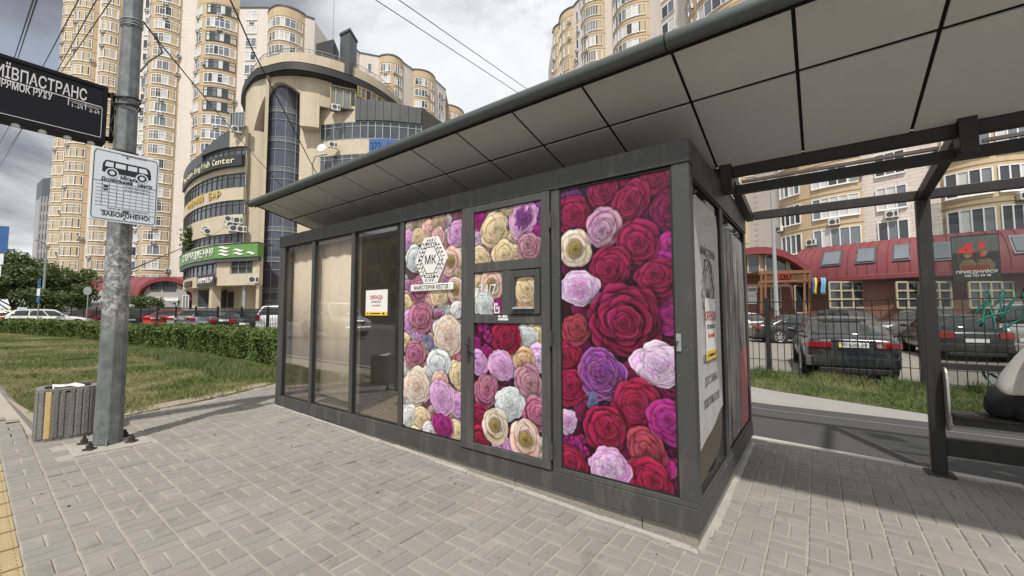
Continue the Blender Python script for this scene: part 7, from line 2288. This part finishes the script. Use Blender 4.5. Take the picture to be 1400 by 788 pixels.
# first floor under the band
F1 = pl([(249, 62.5), (253, 58.8), (262, 55.9), (277, 53.4), (294, 51.3)], 6); F1b = pl([(294, 51.25), (325, 50.1), (353, 49.3)], 4)
strip_windows('strip_windows', F1, W1[0], gz0-.5, 10, 0, None, M_clad, .12)
f1 = MB(); zg = lv(391)
ribbon(f1, F1, zg, W1[0], .05, .5); 
wz0, wz1 = Z(375, 330, 50), Z(354, 330, 50)
ribbon(f1, pl([(294, 51.25), (303, 50.9), (312.5, 50.55)], 3), zg, gz0-.3, .05, .5); ribbon(f1, pl([(343.5, 49.6), (353, 49.3)], 3), zg, gz0-.3, .05, .5)
MID = pl([(312.5, 50.55), (328, 50.05), (343.5, 49.6)], 3); ribbon(f1, MID, zg, wz0, .05, .5); ribbon(f1, MID, wz1, gz0-.3, .05, .5)
f1.build('stone_bands', M_stone, off_)
strip_windows('office_window', MID, wz0, wz1, 3, -.2, M_winglass2, M_alu, .14, wz1-.9)
rt_ = MB(); ribbon(rt_, [W(353, 49.3), W(356, 52.5)], 0, gz1, 0, .3); rt_.build('stone_return', M_stone, off_)
sof_ = MB(); sof_.poly([(p.x, p.y, zg+.01) for p in F1+F1b[1:]]+[(W(356, 56).x, W(356, 56).y, zg+.01), (W(262, 66).x, W(262, 66).y, zg+.01)]); sof_.build('overhang_soffit', M_stone, off_)
# black sign under the strip windows
BS2 = [W(269.5, 54.5), W(281, 52.6), W(293.8, 51.0)]
s2 = MB(); ribbon(s2, BS2, Z(391, 282, 52.5), Z(377, 282, 52.5), .2, .1); s2.build('black_sign', M_eave, off_)
wall_text('SHUMMELOV', BS2, .08, .92, Z(384, 282, 52.5), 1.0, M_white, .25)
s3 = MB(); ribbon(s3, [W(252.3, 59.3), W(255, 57.6), (W(261.5, 55.9))], Z(392, 257, 57), Z(385, 257, 57), .2, .1); s3.build('small_sign', mat('brown_sign', (.08, .04, .03), .6), off_)
# ground floor, recessed
GF = pl([(262, 62), (270, 58.5), (288, 56), (306, 54.8), (330, 54.0), (356, 53.6)], 5)
gf = MB(); ribbon(gf, GF, 0, zg, 0, .3); gf.build('ground_floor_wall', M_stone, off_)
def opening(nm, pa, pb, d, ya, yb3, m):
    a, b = at(pa, yb3, d), at(pb, yb3, d); zt2 = at(pa, ya, d).z
    o = MB().hexa([(a.x, a.y, max(.1, a.z)), (b.x, b.y, max(.1, a.z)), (b.x+FH[0]*.3, b.y+FH[1]*.3, max(.1, a.z)), (a.x+FH[0]*.3, a.y+FH[1]*.3, max(.1, a.z)), (a.x, a.y, zt2), (b.x, b.y, zt2), (b.x+FH[0]*.3, b.y+FH[1]*.3, zt2), (a.x+FH[0]*.3, a.y+FH[1]*.3, zt2)]).build(nm, m, off_)
    return recalc(o)
opening('shop_window', 270, 286, 55.5, 397, 420, M_winglass2); opening('shop_window', 298, 307, 54.3, 397, 421, M_winglass2); opening('shop_window', 311, 317, 54.0, 399, 421, M_winglass2)
opening('entrance_door', 338, 349, 53.2, 400, 424, M_hole); opening('door_lintel_light', 337, 350, 53.15, 393, 398, M_winglass2)
a = W(333.5, 50.6); MB().cyl((a.x, a.y, 0), (a.x, a.y, zg), .22, 12).build('column', M_alu, off_)
a = W(293, 52.6); MB().box(a.x-.5, a.x+.5, a.y-.5, a.y+.5, 0, zg).build('column', M_stone, off_)
# air conditioners, dish, awning glazing
def put_ac(px, py, d, sc=1.0):
    p = at(px, py, d); o = bpy.data.objects.new('air_conditioner', AC_ME); COL.objects.link(o); o.parent = off_
    o.location = p-OFF[off_.name]; o.rotation_euler = (0, 0, math.atan2(-p.x, p.y)); o.scale = (sc*1.3,)*3
for px, py, d in ((316, 312, 51.2), (325, 306, 51.0), (313, 304, 51.2), (330, 318, 51), (282, 318, 53.4), (346, 387, 49.0), (459, 152, 52.8), (455, 203, 53.6), (323, 182, 51.0), (285, 321, 53.3), (320, 317, 51.1)): put_ac(px, py, d)
dp = at(441, 204, 53.5); MB().tube([dp, dp+Vector((-FH[0]*.12, -FH[1]*.12, .03)), dp+Vector((-FH[0]*.3, -FH[1]*.3, .08))], [.12, .5, .58], 18).build('satellite_dish', M_acwhite, off_)
LBW = pl([(318, 51.2), (337, 51.0)], 3, 165); strip_windows('loggia_glazing', LBW, Z(175, 328, 51), Z(155, 328, 51), 5, .3, M_winglass, M_alu, .1)
# terrace shrub on the green band
sb_ = thing('terrace_shrub', 'spiky green shrub standing on the terrace above the green sign band', 'shrub', (*W(263, 57), gz1+.1))
g7 = np.random.default_rng(8); Pq = []; Qq = []
for k in range(1100):
    u = g7.uniform(0, 1); c_ = at(262+g7.normal(0, 2.2), 343-30*u, 57.2); Pq.append(np.array(c_)+g7.normal(0, .42, 3)); Qq.append(g7.normal(0, 1, 3))
leaf_cloud('foliage', np.array(Pq), np.array(Qq), g7.uniform(.12, .26, 1100), M_tree2, sb_, 4)
MB().tube([tuple(at(262, 350, 57.2)), tuple(at(262, 318, 57.2))], .07, 6).build('stem', M_bark, sb_)

# ------------------------------------------------------------ red-roofed shops
def red_shop(name, label, segs, zlo, zhi, dep, matw):
    c0 = W(*segs[0]); t = thing(name, label, 'shop building', (c0.x, c0.y, 0))
    Pt = pl(segs, 8)
    rf_ = MB(); n = len(Pt); rows = 8
    V = []; 
    for j in range(rows+1):
        v = j/rows; o_ = dep*math.cos(v*math.pi/2); zz = zlo+(zhi-zlo)*math.sin(v*math.pi/2)
        for i in range(n):
            p = Pt[i]+nrm_out(Pt, i/(n-1))*o_; V.append((p.x, p.y, zz))
    rf_.add(V, [(j*n+i, j*n+i+1, (j+1)*n+i+1, (j+1)*n+i) for j in range(rows) for i in range(n-1)], 0, True)
    rf_.build('curved_roof', M_redroof, t)
    sm = MB()
    for i in range(0, n):
        pts = []
        for j in range(rows+1):
            v = j/rows; p = Pt[i]+nrm_out(Pt, i/(n-1))*(dep*math.cos(v*math.pi/2)+.02); pts.append((p.x, p.y, zlo+(zhi-zlo)*math.sin(v*math.pi/2)+.02))
        sm.tube(pts, .028, 4)
    sm.build('standing_seams', M_redband, t)
    ev = MB(); ribbon(ev, Pt, zlo-.35, zlo-.02, dep+.12, .5); ev.build('eave_fascia', M_redband, t)
    so_ = MB(); ribbon(so_, Pt, zlo-.42, zlo-.36, dep, dep+.4); so_.build('eave_soffit', M_clad, t)
    wl = MB(); ribbon(wl, Pt, 0, zlo-.36, dep-.9, .3); wl.build('wall', matw, t)
    return t, Pt
rshop, RPt = red_shop('red_roof_shop', 'brick restaurant row with curved red metal roof and skylights on the right', [(1105, 38.6), (1188, 34.7), (1297, 31.2), (1440, 28.4), (1600, 26)], zat(376, 1180, 32.6), zat(331, 1190, 34.5), 2.4, M_redbrick)
# skylights
def on_roof(px, py):
    """nearest roof point on the curved roof for a pixel"""
    best = None
    for i in range(0, 121):
        u = i/120
        for j in range(0, 25):
            v = j/24; p = plan_at(RPt, u)+nrm_out(RPt, u)*2.4*math.cos(v*math.pi/2)
            z = zat(376, 1180, 32.6)+(zat(331, 1190, 34.5)-zat(376, 1180, 32.6))*math.sin(v*math.pi/2)
            s_, (qx, qy) = ap_size((p.x, p.y, z)); e = (qx-px)**2+(qy-py)**2
            if best is None or e < best[0]: best = (e, u, v)
    return best[1], best[2]
zlo_, zhi_ = zat(376, 1180, 32.6), zat(331, 1190, 34.5)
def roof_pt(u, v, o=0):
    n_ = nrm_out(RPt, u); p = plan_at(RPt, u)+n_*(2.4*math.cos(v*math.pi/2)+o*math.cos(v*1.57)); return Vector((p.x, p.y, zlo_+(zhi_-zlo_)*math.sin(v*math.pi/2)+o*math.sin(v*1.57)))
for px, py, w2 in ((1138, 353, 12), (1183, 350, 13), (1231, 346, 15), (1283, 343, 17), (1398, 335, 18)):
    u, v = on_roof(px, py); u2, _ = on_roof(px+w2, py); du = abs(u2-u); dv_ = .17
    for nm, m, k, o in (('skylight', M_clad, 1.0, .10), ('skylight_pane', M_winglass, .80, .14)):
        q = [roof_pt(u-du*k, v-dv_*k, o), roof_pt(u+du*k, v-dv_*k, o), roof_pt(u+du*k, v+dv_*k, o), roof_pt(u-du*k, v+dv_*k, o)]
        q2 = [roof_pt(u-du*k, v-dv_*k, o-.12), roof_pt(u+du*k, v-dv_*k, o-.12), roof_pt(u+du*k, v+dv_*k, o-.12), roof_pt(u-du*k, v+dv_*k, o-.12)]
        o_ = recalc(MB().hexa(q2+q).build(nm, m, rshop))
# gridded shop windows
def shop_grid(t, pa, pb, ya, yb3, d, nx, nz, frame=M_tan, glass=M_winglass2, nm='window'):
    a, b = at(pa, yb3, d), at(pb, yb3, d+ (0 if pb < 1230 else 0)); z0, z1 = a.z, at(pa, ya, d).z
    X = Vector((b.x-a.x, b.y-a.y, 0)); L_ = X.length; X /= L_; Nn_ = Vector((X.y, -X.x, 0))
    if Nn_.dot(Vector((-a.x, -a.y, 0))) < 0: Nn_ = -Nn_
    A = Vector((a.x, a.y, 0)); m_ = MB()
    def bx(u0, u1, q0, q1, o0, o1, mi):
        p = [A+X*u0+Nn_*o0, A+X*u1+Nn_*o0, A+X*u1+Nn_*o1, A+X*u0+Nn_*o1]
        m_.hexa([(v.x, v.y, q0) for v in p]+[(v.x, v.y, q1) for v in p], mi)
    bx(0, L_, z0, z1, 0, .04, 1)
    for i in range(nx+1): bx(L_*i/nx-.06, L_*i/nx+.06, z0, z1, .04, .12, 0)
    for j in range(nz+1): bx(0, L_, z0+(z1-z0)*j/nz-.06, z0+(z1-z0)*j/nz+.06, .041, .115, 0)
    return recalc(m_.build(nm, [frame, glass], t))
fd = lambda px: float(np.interp(px, [1105, 1188, 1297, 1440], [38.6, 34.7, 31.2, 28.4]))-1.85
for pa, pb in ((1134, 1198), (1226, 1256), (1268, 1300), (1325, 1385)):
    d0 = fd((pa+pb)/2); shop_grid(rshop, pa, pb, 386, 421, d0, 4 if pb-pa > 40 else 2, 3)
# arch and porch of the restaurant
ar = thing('restaurant_porch', 'arched red gable with dark glazing above an orange wooden lattice porch right of the kiosk', 'restaurant front', (*W(1062, 36), 0))
dA = 36.2
def arc_y(px):  # underside/top curve in photo rows
    return np.interp(px, [985, 1000, 1017, 1030, 1045, 1060, 1075, 1090, 1103, 1116], [348, 343.5, 340, 338, 337.5, 339, 343.5, 352, 362.5, 377])
ab = MB()
xs = [985+131*i/30 for i in range(31)]
for i in range(30):
    a0, b0 = at(xs[i], arc_y(xs[i]), dA), at(xs[i+1], arc_y(xs[i+1]), dA)
    def dn(p, q): return Vector((p.x, p.y, p.z-.62))
    bkv = Vector((FH[0], FH[1], 0))*2.2
    ab.hexa([dn(a0, 0), dn(b0, 0), dn(b0, 0)+bkv, dn(a0, 0)+bkv, a0, b0, b0+bkv, a0+bkv])
ab.build('red_arch', M_redband, ar)
gp = MB(); top_ = [at(x, arc_y(x)+8.5, dA+.8) for x in xs if arc_y(x)+8.5 < 376]
a, b = at(xs[0], 376, dA+.8), at([x for x in xs if arc_y(x)+8.5 < 376][-1], 376, dA+.8)
gp.poly([tuple(a), tuple(b)]+[tuple(p) for p in top_[::-1]]); gp.build('gable_wall', M_tan, ar)
for pa, pb, ya in ((1006, 1018, 352), (1022, 1037.5, 349.5), (1046, 1075.5, 349.5), (1078.5, 1093, 357), (1095, 1105, 368)):
    shop_grid(ar, pa, pb, ya, 373.5, dA+.72, 1, 1, M_tan, M_winglass2, 'gable_window')
bw_ = MB(); a, b = W(990, dA+1.2), W(1118, dA+1.2); zt3 = at(1060, 375, dA+1.2).z
bw_.hexa([(a.x, a.y, 0), (b.x, b.y, 0), (b.x+FH[0]*.3, b.y+FH[1]*.3, 0), (a.x+FH[0]*.3, a.y+FH[1]*.3, 0), (a.x, a.y, zt3), (b.x, b.y, zt3), (b.x+FH[0]*.3, b.y+FH[1]*.3, zt3), (a.x+FH[0]*.3, a.y+FH[1]*.3, zt3)])
bw_.build('brick_wall', M_redbrick, ar)
shop_grid(ar, 1054, 1067, 393, 420, dA+1.1, 2, 3); shop_grid(ar, 1087, 1101, 391, 428, dA+1.1, 1, 1, M_tan, M_hole, 'door')
shop_grid(ar, 1021, 1033, 402, 415, dA+1.1, 4, 2, M_white, M_winglass2)
shop_grid(ar, 1020, 1033.5, 393, 400, dA+1.05, 1, 1, M_white, M_signwhite, 'shop_sign')
text_mesh('sign_lettering', 'CAFE', .42, M_black, ar, plane_matrix(at(1027, 396.5, dA+.9), (r0[0], r0[1], 0), (0, 0, 1)), .01)
dP = 34.6
wd = MB()
def pbar(pa, ya, pb, yb3, w, d=dP): wd.bar(at(pa, ya, d), at(pb, yb3, d), w, w)
for px in (1041, 1046.5, 1100, 1107): pbar(px, 373, px, 428, .16)
pbar(1037, 374, 1108, 372, .2); pbar(1037, 386, 1108, 383.5, .2)
for i in range(26):
    x = 1044+i*2.3
    if 1063 < x < 1080: continue
    pbar(x, 374.5, x+4, 384, .045); pbar(x+4, 374.5, x, 384, .045)
pr_ = [at(1037, 373, dP), at(1108, 371, dP)]
wd.hexa([tuple(pr_[0]), tuple(pr_[1]), tuple(pr_[1]+Vector((FH[0], FH[1], 0))*2), tuple(pr_[0]+Vector((FH[0], FH[1], 0))*2)]+[tuple(p+Vector((0, 0, .12))) for p in (pr_[0], pr_[1], pr_[1]+Vector((FH[0], FH[1], 0))*2, pr_[0]+Vector((FH[0], FH[1], 0))*2)])
wd.build('wooden_porch', M_wood, ar)
text_mesh('sign_lettering', 'ХАТА', .55, M_red, ar, plane_matrix(at(1072, 379, dP-.15), (r0[0], r0[1], 0), (0, 0, 1)), .02, fit=1.1)
def flag(label, px, py, d, c1, c2):
    t = thing('flag', label, 'flag', at(px, py, d), 0, 'flags at the restaurant')
    p = at(px, py, d); R3 = Vector((r0[0], r0[1], 0))
    MB().bar(p+Vector((0, 0, -.2)), p+R3*.25+Vector((0, 0, .75)), .03, .03).build('staff', M_wood, t)
    for k, m in ((0, c1), (1, c2)):
        m_ = MB(); n = 6; P = []
        for i in range(n+1):
            u = i/n; q = p+R3*(.05-.05*math.sin(u*3)+.20*k)+Vector((-FH[0], -FH[1], 0))*.08*math.sin(u*5); P += [q+Vector((0, 0, .7-1.35*u)), q+R3*.19+Vector((0, 0, .62-1.35*u))]
        m_.add(P, [(2*i, 2*i+1, 2*i+3, 2*i+2) for i in range(n)], 0, True); o = m_.build('cloth', m, t); o.modifiers.new('thick', 'SOLIDIFY').thickness = .01
flag('blue and yellow flag hanging at the right side of the restaurant porch', 1110, 391, 34, M_bluesign, M_yellow)
flag('pale blue flag hanging right of the blue and yellow one', 1122, 391, 33.8, mat('flag_pale_blue', (.16, .42, .62), .7), MATS['flag_pale_blue'])

lshop, LPt = red_shop('red_roof_shop', 'low shop with red metal roof at the foot of the left tower', [(62, 82), (150, 80.5), (250, 80), (345, 80)], zat(409, 120, 77.5), zat(379, 120, 80), 3.2, M_greywall)
la = MB(); dB = 75.5
def larc(px): return 404-25*math.sqrt(max(0, 1-((px-226)/38)**2))
xs = [188+76*i/28 for i in range(29)]
for i in range(28):
    a0, b0 = at(xs[i], larc(xs[i]), dB), at(xs[i+1], larc(xs[i+1]), dB); bkv = Vector((FH[0], FH[1], 0))*4
    dn = lambda p: Vector((p.x, p.y, p.z-.75))
    la.hexa([dn(a0), dn(b0), dn(b0)+bkv, dn(a0)+bkv, a0, b0, b0+bkv, a0+bkv])
la.build('red_arch', M_redband, lshop)
gp = MB(); xs2 = [196+60*i/20 for i in range(21)]
gp.poly([tuple(at(196, 434, dB+.8)), tuple(at(256, 434, dB+.8))]+[tuple(at(x, min(404, 409-25*math.sqrt(max(0, 1-((x-226)/31)**2))), dB+.8)) for x in xs2[::-1]]); gp.build('gable_wall', M_greywall, lshop)
shop_grid(lshop, 206, 219, 388, 397, dB+.7, 2, 1, M_clad, M_winglass2, 'gable_window'); shop_grid(lshop, 222, 240, 385.5, 397, dB+.7, 3, 1, M_clad, M_winglass2, 'gable_window')
shop_grid(lshop, 212, 244, 407, 411, dB+.5, 1, 1, M_white, M_white, 'shop_sign'); shop_grid(lshop, 214, 242, 413, 424, dB+.5, 4, 1, M_acwhite, M_winglass2); shop_grid(lshop, 250, 258, 404, 423, dB+.3, 2, 1, M_acwhite, M_winglass)

# grey garden tents
def tent(label, px, py0, py1, d, wpx):
    c = W(px, d); t = thing('garden_tent', label, 'tent', (c.x, c.y, gz(c.x)), 0, 'grey tents by the left shops')
    h_ = wpx/2*d/F_PX; zt4, ze = at(px, py0, d).z, at(px, py1, d).z
    q = [Vector((c.x, c.y, 0))+Vector((r0[0], r0[1], 0))*a*h_+Vector((FH[0], FH[1], 0))*b*h_ for a, b in ((-1, -1), (1, -1), (1, 1), (-1, 1))]
    m_ = MB(); m_.add([(v.x, v.y, ze) for v in q]+[(c.x, c.y, zt4)]+[(v.x, v.y, ze-.25) for v in q], [(0, 1, 4), (1, 2, 4), (2, 3, 4), (3, 0, 4), (5, 6, 1, 0), (6, 7, 2, 1), (7, 8, 3, 2), (8, 5, 0, 3)])
    o = m_.build('canvas_roof', M_canopycloth, t); o.modifiers.new('thick', 'SOLIDIFY').thickness = .03
    for v in q: MB().bar((v.x, v.y, .3), (v.x, v.y, ze-.1), .08, .08).build('leg', M_galv, t)
tent('grey canvas garden tent left of the street pole', 137, 397, 413, 52, 56)
tent('grey canvas garden tent just right of the street pole', 182, 411, 421, 50, 30)
tent('grey canvas garden tent under the red arch, further right', 213, 408, 420, 54, 38)

# ------------------------------------------------------------ street side opposite (seen mirrored in the panes)
op = thing('street_building', 'brown low building across the road, mirrored in the kiosk panes', 'building', (-42, -30, 0))
MB().box(-74, -24, -42, -27, 0, 11.5).build('wall', mat('brown_render', (.30, .225, .15), .85, 0, .15, .3), op)
for k in range(9):
    x = -70+k*5.2
    for z in (2.2, 5.4, 8.4): MB().box(x, x+2.6, -27.02, -26.9, z, z+1.8).build('window', M_winglass2, op)
MB().box(-75, -23.5, -42.5, -26.6, 11.51, 12.1).build('roof', M_clad, op)
op2 = thing('tower_block', 'pale grey tower block across the road, mirrored in the end pane', 'tower block', (-120, -50, 0))
MB().box(-140, -100, -70, -45, 0, 24).build('wall', mat('pale_grey_render', (.42, .40, .37), .85, 0, .12, .2), op2)
for k in range(10):
    for z in range(7): MB().box(-138+k*3.8, -136+k*3.8, -45.02, -44.9, 2+z*3.1, 3.7+z*3.1).build('window', M_winglass2, op2)
# ------------------------------------------------------------ sky, sun, camera, render
SUN_EL, SUN_AZ = 57.0, None
sd = Vector((.46*math.cos(R_(57))/math.hypot(.46, .89), -.89*math.cos(R_(57))/math.hypot(.46, .89), math.sin(R_(57))))
w = bpy.data.worlds.new('World'); SC.world = w; w.use_nodes = True
nt = w.node_tree; nt.nodes.clear()
out = N(nt, 'ShaderNodeOutputWorld'); bg = N(nt, 'ShaderNodeBackground'); nt.links.new(bg.outputs[0], out.inputs[0])
sky = N(nt, 'ShaderNodeTexSky'); sky.sky_type = 'NISHITA'; sky.sun_disc = False
sky.sun_elevation = R_(57); sky.sun_rotation = math.atan2(sd.x, sd.y)
sky.air_density = 1.2; sky.dust_density = 2.0; sky.ozone_density = 1.0
bg.inputs['Strength'].default_value = .10
# clouds: layered noise on the dome direction, stretched towards the horizon
tc = N(nt, 'ShaderNodeTexCoord').outputs['Generated']
sp = N(nt, 'ShaderNodeSeparateXYZ'); nt.links.new(tc, sp.inputs[0])
zz = N(nt, 'ShaderNodeMath', operation='MAXIMUM'); nt.links.new(sp.outputs[2], zz.inputs[0]); zz.inputs[1].default_value = .0
za = N(nt, 'ShaderNodeMath', operation='ADD'); nt.links.new(zz.outputs[0], za.inputs[0]); za.inputs[1].default_value = .22
dx = N(nt, 'ShaderNodeMath', operation='DIVIDE'); nt.links.new(sp.outputs[0], dx.inputs[0]); nt.links.new(za.outputs[0], dx.inputs[1])
dy = N(nt, 'ShaderNodeMath', operation='DIVIDE'); nt.links.new(sp.outputs[1], dy.inputs[0]); nt.links.new(za.outputs[0], dy.inputs[1])
cb = N(nt, 'ShaderNodeCombineXYZ'); nt.links.new(dx.outputs[0], cb.inputs[0]); nt.links.new(dy.outputs[0], cb.inputs[1]); cb.inputs[2].default_value = 11.9
n1 = noise(nt, 1.15, 9, .56, cb.outputs[0], .35)
n2 = noise(nt, .55, 5, .5, cb.outputs[0], .2)
n3 = noise(nt, 2.6, 8, .6, cb.outputs[0], .5)
mask = ramp(nt, n1, [(.30, 0.0), (.40, 1.0)])
body = ramp(nt, n2, [(.34, (4.8, 5.1, 5.6)), (.46, (6.7, 6.95, 7.3)), (.56, (7.9, 8.05, 8.2)), (.72, (9.2, 9.3, 9.3))])
det = ramp(nt, n3, [(.30, .62), (.50, 1.0), (.72, 1.14)])
body = mixc(nt, .85, body, det, 'MULTIPLY')
# a dark rain bank over the left end of the street, with its own torn edge
bd = Vector(tuple(ray(0, -120))).normalized()
dp_ = N(nt, 'ShaderNodeVectorMath', operation='DOT_PRODUCT'); nt.links.new(tc, dp_.inputs[0]); dp_.inputs[1].default_value = bd
ad = N(nt, 'ShaderNodeMath', operation='MULTIPLY_ADD'); nt.links.new(n1, ad.inputs[0]); ad.inputs[1].default_value = .34; nt.links.new(dp_.outputs['Value'], ad.inputs[2])
ab_ = N(nt, 'ShaderNodeMath', operation='MULTIPLY_ADD'); nt.links.new(n3, ab_.inputs[0]); ab_.inputs[1].default_value = .10; nt.links.new(ad.outputs[0], ab_.inputs[2])
mr = N(nt, 'ShaderNodeMapRange'); nt.links.new(ab_.outputs[0], mr.inputs[0]); mr.inputs[1].default_value = 1.09; mr.inputs[2].default_value = 1.215; mr.interpolation_type = 'SMOOTHSTEP'
body = mixc(nt, mr.outputs[0], body, mixc(nt, n3, (1.15, 1.32, 1.62), (2.1, 2.35, 2.8)))
mx_ = N(nt, 'ShaderNodeMath', operation='MAXIMUM'); nt.links.new(mask, mx_.inputs[0]); nt.links.new(mr.outputs[0], mx_.inputs[1])
col = mixc(nt, mx_.outputs[0], sky.outputs[0], body)
nt.links.new(col, bg.inputs['Color'])
sl = bpy.data.lights.new('sun', 'SUN'); sl.energy = 3.6; sl.angle = R_(1.8); sl.color = (1.0, .95, .87)
so = bpy.data.objects.new('sun', sl); COL.objects.link(so)
so.rotation_euler = sd.to_track_quat('Z', 'Y').to_euler()
so.location = (10, -10, 40)
cam = bpy.data.cameras.new('camera'); co_cam = bpy.data.objects.new('camera', cam); COL.objects.link(co_cam)
cam.sensor_width = 36; cam.sensor_fit = 'HORIZONTAL'; cam.lens = 36*F_PX/1400
cam.clip_start = .05; cam.clip_end = 1500
Mc = Matrix.Identity(4)
for i in range(3):
    Mc[i][0] = cr[i]; Mc[i][1] = cu[i]; Mc[i][2] = -fw[i]; Mc[i][3] = EYE[i]
co_cam.matrix_world = Mc
SC.camera = co_cam
SC.render.engine = 'CYCLES'
SC.render.resolution_x = 1024; SC.render.resolution_y = 576
SC.cycles.max_bounces = 8; SC.cycles.transparent_max_bounces = 16; SC.cycles.glossy_bounces = 4
SC.view_settings.view_transform = 'Standard'; SC.view_settings.look = 'None'
SC.view_settings.exposure = 0.28; SC.view_settings.gamma = 1.0; SC.view_settings.use_curve_mapping = False
